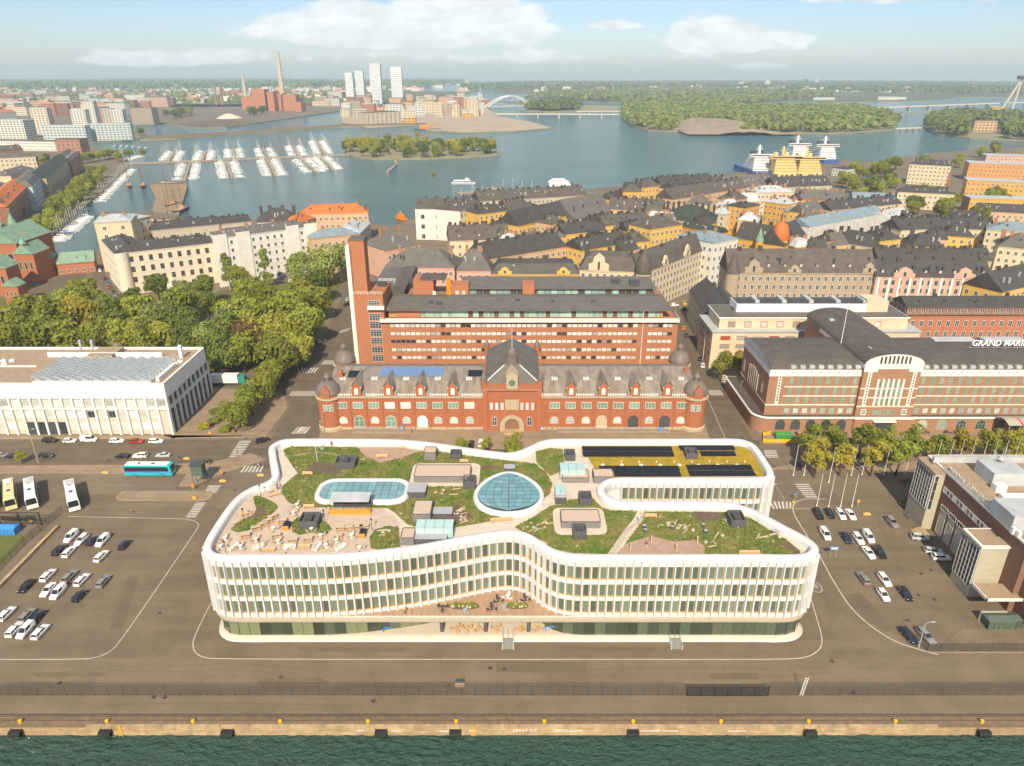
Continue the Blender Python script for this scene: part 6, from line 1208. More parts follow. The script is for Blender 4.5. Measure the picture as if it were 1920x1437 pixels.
for (px, py, lw, lb) in ((870,1138,6.0,'long flower bed with white blooms on the lower terrace'),(970,1137,4.2,'rounded flower bed on the right of the lower terrace')):
    x, y = G(px,py,TZ); q = MB(); P_ = [(x+lw/2*math.cos(t), y+.8*math.sin(t)) for t in np.linspace(0, 6.28, 15)[:-1]]; t = thing('flower_bed', lb, 'flower bed', (x,y,TZ)); q.prism(P_, TZ, TZ+.15); q.build('soil', MATS['roof_soil'], t); q = MB(); f = MB()
    for k in range(160):
        a, r_ = rnd.uniform(0,6.28), math.sqrt(rnd.random()); u, v_ = x+lw/2*.95*r_*math.cos(a), y+.75*r_*math.sin(a); s = rnd.uniform(.1,.25)
        (q if k % 6 else f).add([(u-s,v_,TZ+.15),(u+s,v_+s*.5,TZ+.15),(u+s*.6,v_,TZ+.2+s*2),(u-s*.6,v_+.1,TZ+.2+s*2)],[(0,1,2,3)])
    q.build('foliage', MATS['grass_blade'], t); f.build('blossom', MATS['flower'], t)
q = MB()
for (px, py) in ((727,1185),(1031,1183)):
    x, y = G(px,py,1.0); q = MB(); q.box(x-1.0,x+1.0,y-.05,y+.05,1.9,2.1); q.box(x-1.0,x-.8,y-.05,y+.05,.9,2.1); tag(q.build('blue_barrier', MATS['blue_paint']), 'blue tubular barrier at the '+('west' if px < 900 else 'east')+' end of the cafe terrace', 'barrier')
# ================================================================== trees
def leafm(n, c, c2): return M('leaf_'+n, c, .75, col2=c2, scale=.35, objvar=.22, trans=.35, spec=.2)
leafm('green', (0.186,0.224,0.034), (0.301,0.299,0.060)); leafm('dark', (0.102,0.143,0.030), (0.179,0.204,0.046)); leafm('lime', (0.243,0.279,0.041), (0.365,0.347,0.069)); leafm('yellow', (0.410,0.360,0.046), (0.307,0.299,0.048)); leafm('orange', (.40,.30,.05), (.28,.26,.05)); leafm('copper', (0.192,0.116,0.040), (0.128,0.095,0.034)); leafm('birch', (0.205,0.258,0.063), (0.307,0.326,0.098))
leafm('wood', (0.134,0.184,0.040), (0.192,0.224,0.057)); leafm('wood2', (0.166,0.218,0.052), (0.243,0.258,0.075))
M('bark', (.09,.065,.045), .95, .4, 3); M('bark_birch', (.52,.49,.44), .9, col2=(.15,.13,.12), scale=5)
def crown_mesh(seed, rx, rz, lobes, nq, leaf, shape='broad'):
    r = np.random.RandomState(seed); V = np.zeros((0,3)); cs = []
    for i in range(lobes):
        a = r.uniform(0, 6.28); t = r.uniform(0, 1)
        if shape == 'broad': z = (t-.45)*1.3*rz; rad = rx*.62*math.sqrt(max(.05, 1-(z/rz)**2)); s = rx*r.uniform(.34,.50)
        elif shape == 'tall': z = (t*2-1)*rz*.8; rad = rx*.42*(1-.5*t); s = rx*r.uniform(.42,.62)*(1-.35*t)
        else: z = (t*2-1)*rz*.85; rad = rx*.55*(1-t); s = rx*.62*(1-.75*t)+.25
        k = r.uniform(.55,1); cs.append((rad*k*math.cos(a), rad*k*math.sin(a), z, s))
    cs.append((0,0,0,rx*.55)); w = np.array([c[3]**2 for c in cs]); w /= w.sum(); pick = r.choice(len(cs), nq, p=w); C = np.array(cs)[pick]
    d = r.normal(size=(nq,3)); d /= np.linalg.norm(d, axis=1)[:,None]; d[:,2] = np.where(d[:,2] < -.55, -d[:,2], d[:,2])
    P = C[:,:3]+d*C[:,3:4]*r.uniform(.72,1.08,(nq,1))*np.array([1,1,.85])
    n = d+r.normal(0,.55,(nq,3)); n /= np.linalg.norm(n, axis=1)[:,None]; u = np.cross(n, r.normal(size=(nq,3))); u /= np.linalg.norm(u, axis=1)[:,None]; v = np.cross(n, u)
    s = leaf*r.uniform(.6,1.35,(nq,1)); u = u*s; v = v*s*r.uniform(.6,1,(nq,1))
    V = np.concatenate([P-u-v*.6, P+u*.9-v, P+u+v*.7, P-u*.8+v], 1).reshape(-1,3)
    return V, [(4*i,4*i+1,4*i+2,4*i+3) for i in range(nq)]
CRM = {}
def crown(shape, var, leafname):
    key = (shape, var, leafname)
    if key not in CRM:
        k2 = (shape, var)
        if k2 not in CRM:
            prm = {'broad':(5.2,4.3,17,3000,.28),'tall':(2.6,5.2,12,1700,.23),'cone':(2.6,4.6,10,1300,.24),'small':(2.5,2.6,9,1300,.19)}[shape]
            CRM[k2] = crown_mesh(hash(shape) % 97+var*7 if False else {'broad':11,'tall':23,'cone':31,'small':47}[shape]+var*7, *prm, 'broad' if shape in ('broad','small') else shape)
        V, Fq = CRM[k2]; me = bpy.data.meshes.new('crown'); me.from_pydata(V.tolist(), [], Fq); me.materials.append(MATS['leaf_'+leafname]); me.update(); CRM[key] = me
    return CRM[key]
TRK = {}
def trunk(shape, birch=False):
    key = (shape, birch)
    if key not in TRK:
        h = {'broad':7.0,'tall':8.0,'cone':6.0,'small':4.2}[shape]; q = MB(); r0 = .32 if shape == 'broad' else .2
        q.tube((0,0,-.3),(.1,.05,h*.5),r0,7,0,r0*.75); q.tube((.1,.05,h*.5),(0,0,h),r0*.75,6,0,r0*.35)
        for k in range(5): a = k*1.3; q.tube((.05,.03,h*(.42+.08*k)),(math.cos(a)*h*.28,math.sin(a)*h*.28,h*(.75+.08*k)),r0*.4,5,0,r0*.12)
        TRK[key] = q.mesh('trunk', MATS['bark_birch' if birch else 'bark'])
    return TRK[key]
CZ = {'broad':6.2,'tall':7.2,'cone':5.4,'small':4.3}
def tree(x, y, shape, leafname, sc, label, z=0.0, group=None, name='broadleaf_tree', var=None, zs=1.0):
    t = thing(name, label, 'tree', (x,y,z), rnd.uniform(0,6.28), group); t.scale = (sc,sc,sc*zs)
    put('trunk', trunk(shape, leafname == 'birch'), t); put('crown', crown(shape, rnd.randrange(4) if var is None else var, leafname), t, (0,0,CZ[shape])); return t
PARK = [(20,625,'green',1.1),(62,604,'green',1.1),(105,612,'green',1.15),(160,565,'lime',1.05),(155,603,'orange',1.1),(118,648,'green',1.0),(190,645,'lime',1.0),(218,606,'dark',1.0),(243,645,'green',1.05),(262,598,'green',1.05),(250,574,'dark',.8),(296,548,'dark',.85),(302,612,'birch',1.0),(312,644,'lime',.9),(332,585,'green',1.05),(352,562,'birch',.9),(377,552,'green',.9),(388,578,'dark',.8),(372,648,'dark',1.0),(402,655,'birch',1.0),(440,605,'green',1.05),(466,560,'lime',1.0),(470,605,'lime',1.1),(503,575,'green',1.05),(522,612,'lime',1.15),(548,592,'green',1.1),(492,645,'lime',1.1),(545,645,'lime',1.1),(575,618,'green',1.05),(556,560,'green',1.0),(588,580,'lime',1.0),(428,668,'dark',1.0),(478,648,'copper',1.05),(522,675,'green',1.0),(592,545,'dark',1.0),(612,508,'birch',1.2),(638,500,'birch',1.15),(600,482,'birch',1.1),(566,512,'birch',1.0),(452,530,'lime',.85),(350,655,'dark',.95),(72,648,'green',1.1),(28,655,'green',1.1),(275,655,'green',.95),(135,580,'lime',.95),(400,690-15,'dark',.8),(455,685-15,'green',.9),(345,618,'dark',.9),(415,622,'birch',.9),(95,640,'lime',.9),(200,582,'green',.7),(560,665,'lime',.8)]
PL = {'green':'broad mid green tree in the park','lime':'broad yellow green tree in the park','dark':'dense dark green tree in the park','birch':'pale trunked birch in the park','orange':'tree turning orange in the park beside the church','copper':'copper leaved tree near the park corner'}
PN = {}
for (px, py, lf, sc) in sorted(PARK):
    PN[lf] = PN.get(lf, -1)+1; x, y = G(px, py, 7*sc); tree(x, y, 'broad', lf, sc*1.5, PL[lf]+(', '+ordinal(PN[lf])+' of its kind from the left' if lf not in ('orange','copper') else ''), group='park trees, '+lf, zs=1.08)
for (px, py) in ((427,512),(497,508)): x, y = G(px,py,9); tree(x, y, 'tall', 'birch', 1.7, 'tall slender birch before the cream palace row, '+('nearer its corner' if px < 450 else 'nearer its middle'), group='birches')
CORNER = [(436,778),(452,762),(470,748),(486,730),(500,712),(508,700)]
for i, (px, py) in enumerate(CORNER): x, y = G(px,py,6.0); tree(x, y, 'broad', 'green', 1.0, 'clipped green tree in the corner row by the lorry, '+ordinal(i)+' from the zebra crossing', group='corner row trees')
AVE = [(1516,834,'green'),(1532,866,'yellow'),(1564,833,'green'),(1580,862,'orange'),(1615,829,'green'),(1638,862,'yellow'),(1663,831,'green'),(1686,862,'lime'),(1711,838,'green'),(1756,841,'green'),(1801,838,'yellow'),(1858,834,'green'),(1900,841,'yellow'),(1945,838,'green')]
for i, (px, py, lf) in enumerate(AVE):
    x, y = G(px,py,5.0); tree(x, y, 'small', lf, 1.55, 'small '+('turning ' if lf in ('yellow','orange') else '')+'avenue tree before the brown hotel, '+ordinal(i)+' from the crossing', group='avenue trees', zs=1.05)
for (px, py, sc, lb) in ((1355,684,1.35,'green tree at the street corner of the cream hotel'),(1390,678,1.15,'darker tree squeezed between the cream and brown hotels'),(863,836,.75,'small tree before the customs house, left of the leaf rooflight'),(962,838,.9,'small tree before the customs house portal'),(910,836,.6,'small tree beside the white van before the customs house'),(1030,842,.7,'small tree at the bend of the back parapet'),(1345,842,.5,'sapling at the east end of the customs house'),(990,395,1.9,'bright tree in a courtyard behind the white waterfront house'),(993,480,1.0,'small tree before the pink house'),(1385,398,1.5,'tall tree in a courtyard below the black roofs'),(1478,398,1.4,'round tree beside the orange dome'),(1583,470,1.6,'bright tree before the cream villa'),(813,322+6,1.0,'small tree behind the white waterfront house'),(1545,385,1.2,'tree in a yard beside the scaffolded house'),(38,855,.5,'sapling by the coach stands')):
    x, y = G(px,py,5*sc); tree(x, y, 'small', 'lime' if 'bright' in lb or sc < 1 else 'green', sc*1.35, lb)
for (px, py, n) in ((1612,322,3),(1650,318,4),(1680,338,3),(1600,345,3),(1640,348,4),(1672,305,2),(1735,303,2),(1805,300,3),(1818,318,3),(1845,287,2),(1862,280,2),(1772,392,3),(1786,380,2),(1712,362,2),(1735,362,2),(1754,362,1),(1858,372,2),(1880,370,2),(1655,382,2),(1720,388,3),(1840,402,3),(1620,365,2),(1590,335,2)):
    for k in range(n): x, y = G(px+rnd.uniform(-13,13),py+rnd.uniform(-5,5),7); tree(x, y, 'broad', rnd.choice(('green','dark','lime')), rnd.uniform(1.0,1.5), 'green tree among the yards east of the old town houses', group='trees of the eastern yards')
# promenade rows along the harbour street
for (p0, p1, n, lb) in (((62,432),(180,322),13,'clipped green tree in the row along the harbour street'),((98,428),(200,318),11,'green tree on the harbour promenade'),((30,470),(70,425),4,'green tree at the head of the harbour street'),((150,300),(225,288),7,'green tree where the harbour street meets the boats'),((215,297),(285,285),3,'round tree beside the marina sheds')):
    a = np.array(G(*p0,5)); c = np.array(G(*p1,5))
    for i in range(n): q_ = a+(c-a)*(i+rnd.uniform(-.2,.2))/n; tree(q_[0]+rnd.uniform(-2,2), q_[1], 'broad', rnd.choice(('green','lime','green')), rnd.uniform(.95,1.3), lb, group='promenade trees')
for (px, py, n, lb) in ((60,270,3,'tree between the pale waterfront flats'),(30,400,3,'tree behind the cathedral'),(75,300,3,'tree in a yard near the brick tower'),(50,305,3,'tree in the yard of the yellow house'),(340,212,10,'tree on the power station shore'),(320,218,6,'tree on the power station shore'),(480,212,9,'tree before the power station'),(255,247,1,'dark tree at the end of the glass offices')):
    for k in range(n): x, y = G(px+rnd.uniform(-18,18),py+rnd.uniform(-3,3),5); tree(x, y, 'broad', rnd.choice(('green','dark')), rnd.uniform(.8,1.5) if py > 240 else rnd.uniform(1.3,2.2), lb, group='waterfront trees')
# wooded harbour island
A_ = np.array(ISL1); lo, hi = A_.min(0), A_.max(0); k = 0
while k < 105:
    x, y = rnd.uniform(lo[0],hi[0]), rnd.uniform(lo[1],hi[1])
    if inside((x,y), ISL1): tree(x, y, rnd.choice(('broad','broad','tall','cone')), rnd.choice(('green','lime','dark','yellow','birch')), rnd.uniform(1.2,1.9), 'tree of the dense wood on the small harbour island', .4, 'trees on the small harbour island'); k += 1
# shrubs in the corner bed
for (px, py, lb, lf) in ((382,800,'low olive shrub at the marble office corner','yellow'),(400,790,'bare greyish shrub at the marble office corner','birch'),(420,806,'rounded bright green hedge by the corner trees','lime'),(404,772,'taller shrub between the marble office and corner trees','dark'),(1705,946,'dark hedge at the terminal stair tower','dark')):
    x, y = G(px,py,.8); t = thing('shrub', lb, 'shrub', (x,y,.1)); q = MB(); q.cyl(0,0,0,.7,.12,.05,6); q.build('stem', MATS['bark'], t, off=(0,0,0)); o = put('foliage', crown('small', 1, lf), t, (0,0,.9)); o.scale = (1.1,.8,.42)
# ---- far woods: thousands of crowns, one mass per shore
def wood(name, label, pts, z0, n, smin, smax, avoid=(), mats=('green','dark','lime'), seed=1, quads=16):
    r = np.random.RandomState(seed); P_ = np.array(pts); lo, hi = P_.min(0), P_.max(0); out = []; tries = 0
    while len(out) < n and tries < 60:
        tries += 1; c = r.uniform(lo, hi, (n*2,2)); out += [p for p in c if inside(p, pts) and not any(inside(p, a) for a in avoid)]
    out = np.array(out[:n]); n = len(out); s = r.uniform(smin, smax, n); K = quads
    d = r.normal(size=(n,K,3)); d /= np.linalg.norm(d, axis=2)[...,None]; d[...,2] = np.abs(d[...,2])*1.1-.15
    ctr = np.c_[out, z0+s*.95]; P = ctr[:,None,:]+d*(s*.62)[:,None,None]*np.array([1,1,1.25])
    nr = d+r.normal(0,.35,d.shape); nr /= np.linalg.norm(nr, axis=2)[...,None]; u = np.cross(nr, r.normal(size=d.shape)); u /= np.linalg.norm(u, axis=2)[...,None]; v = np.cross(nr, u); q = (s*.36)[:,None,None]; u = u*q; v = v*q
    V = np.stack([P-u-v, P+u-v, P+u+v, P-u+v], 2).reshape(-1,3); me = bpy.data.meshes.new(name); nf = n*K
    me.vertices.add(nf*4); me.vertices.foreach_set('co', V.ravel()); me.loops.add(nf*4); me.loops.foreach_set('vertex_index', np.arange(nf*4)); me.polygons.add(nf); me.polygons.foreach_set('loop_start', np.arange(0,nf*4,4)); me.polygons.foreach_set('loop_total', np.full(nf,4))
    for m in mats: me.materials.append(MATS['leaf_'+m])
    me.polygons.foreach_set('material_index', np.repeat(r.randint(0,len(mats),n),K)); me.update(); me.validate(); o = put(name, me); o['label'] = label; o['category'] = 'woodland'; return kind(o, 'stuff')
ROCK = GP((1262,246),(1280,232),(1330,225),(1370,228),(1402,240),(1400,249),(1330,250)); CLEAR = GP((1420,235),(1460,228),(1475,240),(1440,247))
wood('island_wood', 'green mixed wood covering the larger rocky island', ISL2, .5, 3600, 6, 11, (ROCK, CLEAR), ('wood','wood','wood2'), 2, 18)
wood('fortress_wood', 'green wood around the pale fortress building', ISL3, .5, 900, 6.5, 12, (GP((1815,262),(1812,232),(1880,232),(1880,262)),), ('wood','wood','wood2'), 3, 18)
wood('north_shore_wood', 'hazy green wood behind the long road bridge', GP((985,196),(1000,186),(1165,192),(1165,200),(1290,205),(1450,192),(1480,188),(1560,184),(1560,176),(1300,170),(1040,176),(1000,182)), .5, 5200, 8, 15, (), ('wood','wood','wood2'), 4, 12)
wood('bridgehead_wood', 'green headland where the two bridges land', GP((985,207),(1000,201),(1060,199),(1090,203),(1080,208),(1020,209)), .5, 420, 7, 13, (), ('wood','dark'), 5, 16)
land('bridgehead_ground', GP((975,208),(1000,199),(1060,197),(1165,199),(1160,206),(1090,210),(1020,211)), MATS['shore'], .4)
wood('far_wood', 'pale hazy woods spread to the horizon', GP((860,172),(1040,172),(1300,168),(1560,174),(1790,180),(1920,180),(2100,178),(2000,160),(1500,156),(1000,157),(870,164)), .5, 9000, 11, 22, (), ('wood','wood','wood2'), 6, 8)
wood('west_wood', 'pale hazy woods beyond the western city', GP((-200,172),(300,172),(780,168),(870,158),(870,154),(300,154),(-300,156)), .5, 8000, 14, 30, (), ('wood','dark'), 7, 7)
wood('city_greenery', 'green tree tops scattered between the western city blocks', GP((-100,222),(140,214),(250,206),(300,198),(640,194),(640,176),(-100,172)), .5, 1500, 6, 12, (), ('wood','wood','wood2'), 8, 10)
# rock knolls on the larger island
q = MB(); rr_ = np.random.RandomState(5); cxr, cyr = np.array(ROCK).mean(0); ext = (np.array(ROCK).max(0)-np.array(ROCK).min(0))/2; n = 26
vs_ = []; fs_ = []
for i in range(n+1):
    for j in range(9):
        u, v_ = i/n*2-1, j/8*2-1; e = max(0, 1-u*u-v_*v_*.8); vs_.append((cxr+u*ext[0]*1.05, cyr+v_*ext[1]*1.05, .6+11*e**.6*(1+.25*math.sin(i*1.9+j*2.3)*rr_.uniform(.4,1))))
for i in range(n):
    for j in range(8): fs_.append((i*9+j,(i+1)*9+j,(i+1)*9+j+1,i*9+j+1))
q.add(vs_, fs_); kind(q.build('rock_outcrop', MATS['rock']), 'structure')
# ================================================================== quay and street furniture
def clearmat(name, c, opac):
    m = M(name, c, .6); t = m.node_tree; tr = nn(t, 'ShaderNodeBsdfTransparent'); ms = nn(t, 'ShaderNodeMixShader'); ms.inputs[0].default_value = opac
    t.links.new(tr.outputs[0], ms.inputs[1]); t.links.new(t.nodes['Principled BSDF'].outputs[0], ms.inputs[2]); t.links.new(ms.outputs[0], t.nodes['Material Output'].inputs[0]); return m
clearmat('wire_mesh', (.05,.045,.04), .30); clearmat('wire_dense', (.03,.03,.03), .62)
def fence(label, pts, h, step=2.45, mesh='wire_mesh', name='wire_fence', lean=0.0):
    t = thing(name, label, 'fence', (*pts[0],0)); pm = MB(); pm.tube((0,0,0),(0,0,h+.1),.045,5); pme = pm.mesh('post', MATS['metal_dark'])
    for (a, c) in zip(pts[:-1], pts[1:]):
        a, c = np.array(a), np.array(c); L = np.linalg.norm(c-a); n = max(1, int(L/step)); ang = math.atan2(*(c-a)[::-1]); w_ = L/n
        q = MB(); q.face([(0,0,.1),(w_,0,.1),(w_,0,h),(0,0,h)], 0); q.tube((0,0,h),(w_,0,h),.03,4,1); q.tube((0,0,.12),(w_,0,.12),.02,4,1); q.tube((0,0,h*.5),(w_,0,h*.5),.012,3,1); me = q.mesh('mesh_panel', [MATS[mesh], MATS['metal_dark']])
        for i in range(n+1):
            p = a+(c-a)*i/n; put('post', pme, t, at(t,*p,0))
            if i < n: put('mesh_panel', me, t, at(t,*p,0), ang)
    return t
xg0, xg1 = G(1288,1307)[0], G(1440,1307)[0]
fence('dark wire fence along the quay west of the sliding gate', [(-98,92.6),(xg0,92.6)], 2.4); fence('dark wire fence along the quay east of the sliding gate', [(xg1,92.6),(98,92.6)], 2.4)
g = thing('sliding_gate', 'black sliding gate with diagonal bracing in the quay fence', 'gate', (xg0,92.6,0)); q = MB(); L = xg1-xg0
q.face([(xg0,92.5,.15),(xg1,92.5,.15),(xg1,92.5,2.2),(xg0,92.5,2.2)]); q.build('mesh_panel', MATS['wire_dense'], g); q = MB()
for z in (.15,2.2): q.box(xg0,xg1,92.44,92.52,z-.06,z+.06)
for i in range(7): x = xg0+L*i/6; q.box(x-.05,x+.05,92.44,92.52,.1,2.25)
for i in range(6): q.tube((xg0+L*i/6,92.46,.2 if i % 2 else 2.1),(xg0+L*(i+1)/6,92.46,2.1 if i % 2 else .2),.04,4)
q.build('frame', MATS['black'], g)
kerb = GP((0,1098),(128,962)); fence('rusty wire fence on a low wall along the west car park', GP((-60,1130),(46,1022),(118,962)), 2.0)
q = MB(); a, c = np.array(G(-60,1160)), np.array(G(106,990)); d = (c-a)/np.linalg.norm(c-a); n_ = np.array((d[1],-d[0])); q.prism([tuple(a),tuple(a+n_*.7),tuple(c+n_*.7),tuple(c)], 0, .75); tag(q.build('low_wall', MATS['coping']), 'low concrete wall beside the west car park fence', 'wall')
sheet('grass_verge', [GP((-120,1120),(-120,1000),(0,1004),(40,1002),(50,1010),(0,1062))], .03, MATS['lawn'])
fence('dark wire fence round the yard at the foot of the terminal', GP((1738,1222),(2000,1222)), 1.8, 2.4); fence('dark wire fence beside the last parked cars', GP((1738,1222),(1716,1200)), 1.8, 2.0)
pave('terminal_kerb', GP((1752,1224),(2000,1224),(2000,1180),(1800,1180)), 'asphalt_quay', .12)
# bollards, fenders, ladders
bq = MB(); bq.lathe(0,0,[(.26,0),(.2,.15),(.19,.4),(.36,.5),(.36,.62),(.1,.68)],12); bq.box(-.36,.36,-.12,.3,.42,.62); bme = bq.mesh('mooring_bollard', MATS['yellow_paint'])
for i, px in enumerate((35,198,360,524,689,855,1021,1188,1353,1518,1681,1844)):
    x = G(px,1360)[0]; o = put('mooring_bollard', bme, None, (x,QY+.95,.004), sc=.85); tag(o, 'yellow mooring bollard on the quay edge, '+ordinal(i)+' counting from the west', 'bollard', 'mooring bollards')
fq = MB(); [fq.cyl(0,0,-.55+k*.28,-.55+(k+1)*.28-.02,.62,.62,14) for k in range(0)]
for i, (px, k) in enumerate(((25,2),(194,2),(424,2),(713,4),(853,4),(1188,4),(1522,2),(1849,4))):
    x = G(px,1372)[0]; t = thing('quay_fender', ('black tyre fender' if k == 4 else 'black rolled rubber fender')+' hanging on the quay wall, '+ordinal(i)+' counting from the west', 'fender', (x,QY-.6,0), group='quay fenders'); 
    for m_ in range(k):
        q = MB(); w_ = 2.0/k; q.tube((-1.0+m_*w_,-.05,-.75),(-1.0+(m_+1)*w_-.04,-.05,-.75),.52,12); q.build('rubber_roll', MATS['rubber'], t, off=(0,0,0))
    q = MB(); [q.tube((s*.85,.0,-.4),(s*.9,.6,.1),.04,4) for s in (-1,1)]; q.build('chain', MATS['rail_steel'], t, off=(0,0,0)); q = MB(); q.box(-1.0,1.0,-.3,.45,-.3,-.22); q.build('plate', MATS['rubber'], t, off=(0,0,0))
for (px, lb) in ((220,'yellow quay ladder in the west'),(887,'yellow quay ladder near the middle of the quay')):
    x = G(px,1370)[0]; q = MB(); [q.tube((x+s*.3,QY-.14,-1.9),(x+s*.3,QY-.14,.5),.06,5) for s in (-1,1)]; [q.tube((x-.3,QY-.14,-1.7+k*.3),(x+.3,QY-.14,-1.7+k*.3),.04,4) for k in range(8)]; tag(q.build('quay_ladder', MATS['yellow_paint']), lb, 'ladder')
for (px, s_, sz) in ((672,'HET',.7),(740,'DERS',.6),(835,'MASSIMO',.5),(885,'ABE',.7),(985,'LARAY S.C.',.85),(1066,'ABETO ROMA',.75),(1235,'ALEXANDER ANDREA',.7),(1385,'AMORETES',.6)):
    text('quay_lettering', s_, sz, MATS['white_paint'], quay, (G(px,1372)[0],QY-.09,-1.05), (R(90),0,0), .004)
x, y = G(862,1289); q = MB(); q.box(x-.85,x+.85,y,y+.5,0,.55); t = tag(q.build('concrete_box', MATS['coping']), 'small concrete box beside the quay fence', 'box'); q = MB(); q.box(x-.8,x+.8,y+.5,y+1.4,.0,.5); q.build('lid', MATS['metal_dark'], t)
x, y = G(1502,1305); t = thing('mast_ladder', 'white ladder mast standing at the quay fence', 'mast', (x,y,0)); q = MB(); [q.tube((x+s*.25,y,0),(x+s*.25+.4,y,4.2),.05,4) for s in (-1,1)]; [q.tube((x-.25+.4*k/9,y,.45*k),(x+.25+.4*k/9,y,.45*k),.04,4) for k in range(1,10)]; q.build('rails', MATS['white_paint'], t)
# flagpoles
fp = MB(); fp.cyl(0,0,0,9.5,.09,.045,7); fp.cyl(0,0,0,.3,.2,.16,8); fpm = fp.mesh('flagpole', MATS['pole_white'])
for i, (zx, zy) in enumerate(((348,528),(417,533),(487,530),(553,533))): put_ = put('flagpole', fpm, None, (*G(*zr(zx,zy)),0)); tag(put_, 'white flagpole, '+ordinal(i)+' in the row of four by the parked cars', 'flagpole', 'flagpoles')
for i, (zx, zy) in enumerate(((210,350),(272,350),(418,390),(550,350),(613,345),(740,345),(865,345),(1035,318),(1105,318),(1165,318),(1230,318),(1300,318),(1360,318),(1420,318),(1485,318))): put_ = put('flagpole', fpm, None, (*G(*zr(zx,zy)),0)); tag(put_, 'white flagpole in the avenue before the brown hotel, '+ordinal(i)+' from the crossing', 'flagpole', 'flagpoles')
# lamp posts and signs
def lamp(px, py, h, lb, z=.1, arm=1.2):
    x, y = G(px,py,z); t = thing('street_lamp', lb, 'lamp', (x,y,z)); q = MB(); q.cyl(0,0,0,h,.11,.06,7); q.tube((0,0,h),(arm,0,h+.3),.05,5); q.build('pole', MATS['metal_grey'], t, off=(0,0,0)); q = MB(); q.box(arm-.2,arm+.5,-.15,.15,h+.22,h+.36); q.build('lamp_head', MATS['metal_grey'], t, off=(0,0,0))
lamp(72,869,10.5,'tall street lamp before the marble office'); lamp(608,812,7,'street lamp at the west tower of the customs house'); lamp(560,700,8,'street lamp at the park corner'); lamp(1385,752,7,'street lamp on the hotel corner'); lamp(1437,948,6,'street lamp by the east end of the office'); lamp(1722,1215,6,'leaning lamp at the end of the terminal fence')
def sign(px, py, h, w_, hh, m, lb, z=.05, legs=1, pan=None):
    x, y = G(px,py,z); t = thing('road_sign', lb, 'sign', (x,y,z)); q = MB(); [q.cyl(s,0,0,h,.05,.05,6) for s in ([0] if legs == 1 else [-w_*.3,w_*.3])]; q.build('post', MATS['metal_grey'], t, off=(0,0,0)); q = MB(); q.box(-w_/2,w_/2,-.05,0,h-hh,h); q.build('panel', MATS[m], t, off=(0,0,0))
    if pan: q = MB(); q.box(-w_*.35,w_*.35,-.07,-.05,h-hh*.75,h-hh*.3); q.build('symbol', MATS[pan], t, off=(0,0,0))
sign(1561,1045,2.9,2.0,.9,'blue_paint','blue parking sign on two posts by the lane line',legs=2,pan='white_paint'); sign(1490,940,2.4,.8,.6,'blue_paint','small blue sign on the corner kerb east of the office'); sign(1487,946,1.1,.6,.7,'yellow_paint','yellow kerb marker east of the office'); sign(754,812,2.6,1.0,1.8,'blue_paint','blue and yellow poster stand before the customs house',pan='yellow_paint'); sign(1238,812,2.0,1.4,1.4,'blue_paint','blue round sign on the loading ramp'); sign(1015,809,1.6,1.2,1.2,'blue_paint','pale blue board by the customs portal',pan='white_paint'); sign(604,806,3.2,1.2,.7,'blue_paint','blue and yellow direction sign at the west tower',pan='yellow_paint'); sign(416,893,2.0,.7,1.0,'orange_paint','orange construction board on the coach platform'); sign(363,920,2.0,.7,1.0,'orange_paint','orange construction sign on the coach island'); sign(365,937,.9,1.0,.7,'yellow_paint','yellow barrier block on the coach island'); sign(387,894,1.5,1.1,1.0,'blue_paint','blue sign board under the stilted booth'); sign(393,808,2.4,.5,.5,'red_paint','red round sign by the corner shrubs'); sign(394,815,.8,.9,.5,'yellow_paint','yellow kerb block by the corner shrubs'); sign(1608,950,2.0,.6,.8,'yellow_paint','yellow sign beside the four flagpoles')
for i, (px, py) in enumerate(((489,892),(418,903),(350,861),(270,858),(198,887),(1625,965))): x, y = G(px,py,.1); q = MB(); q.box(x-.9,x+.9,y-.25,y+.25,0,.45); q.box(x-.5,x+.5,y-.2,y+.2,.45,.6); tag(q.build('concrete_block', M('block_yellow', (.55,.36,.12), .85)), ['yellow concrete block beside the office bend','white concrete block on the crossing island','yellow block left of the stilted booth','yellow block behind the turquoise coach','pale block on the coach platform','yellow block beside the last flagpole'][i], 'block')
x, y = G(377,908,0); t = thing('stilt_booth', 'dark green booth on stilts at the coach platform', 'booth', (x,y,0)); q = MB(); q.box(-1.5,1.5,-1.2,1.2,3.2,6.2); q.build('cabin', M('booth_green', (.09,.12,.09), .7, .2, 2), t, off=(0,0,0)); q = MB(); q.box(-1.7,1.7,-1.4,1.4,6.2,6.4); q.build('roof', MATS['metal_dark'], t, off=(0,0,0))
for sx_ in (-1.3,1.3):
    for sy_ in (-1,1): q = MB(); q.tube((sx_*1.15,sy_*1.1,0),(sx_,sy_,3.2),.07,5); q.build('stilt', MATS['metal_dark'], t, off=(0,0,0))
q = MB(); q.tube((-1.4,-1.1,.2),(1.3,-1,3.1),.04,4); q.tube((1.4,1.1,.2),(-1.3,1,3.1),.04,4); q.build('brace', MATS['metal_dark'], t, off=(0,0,0))
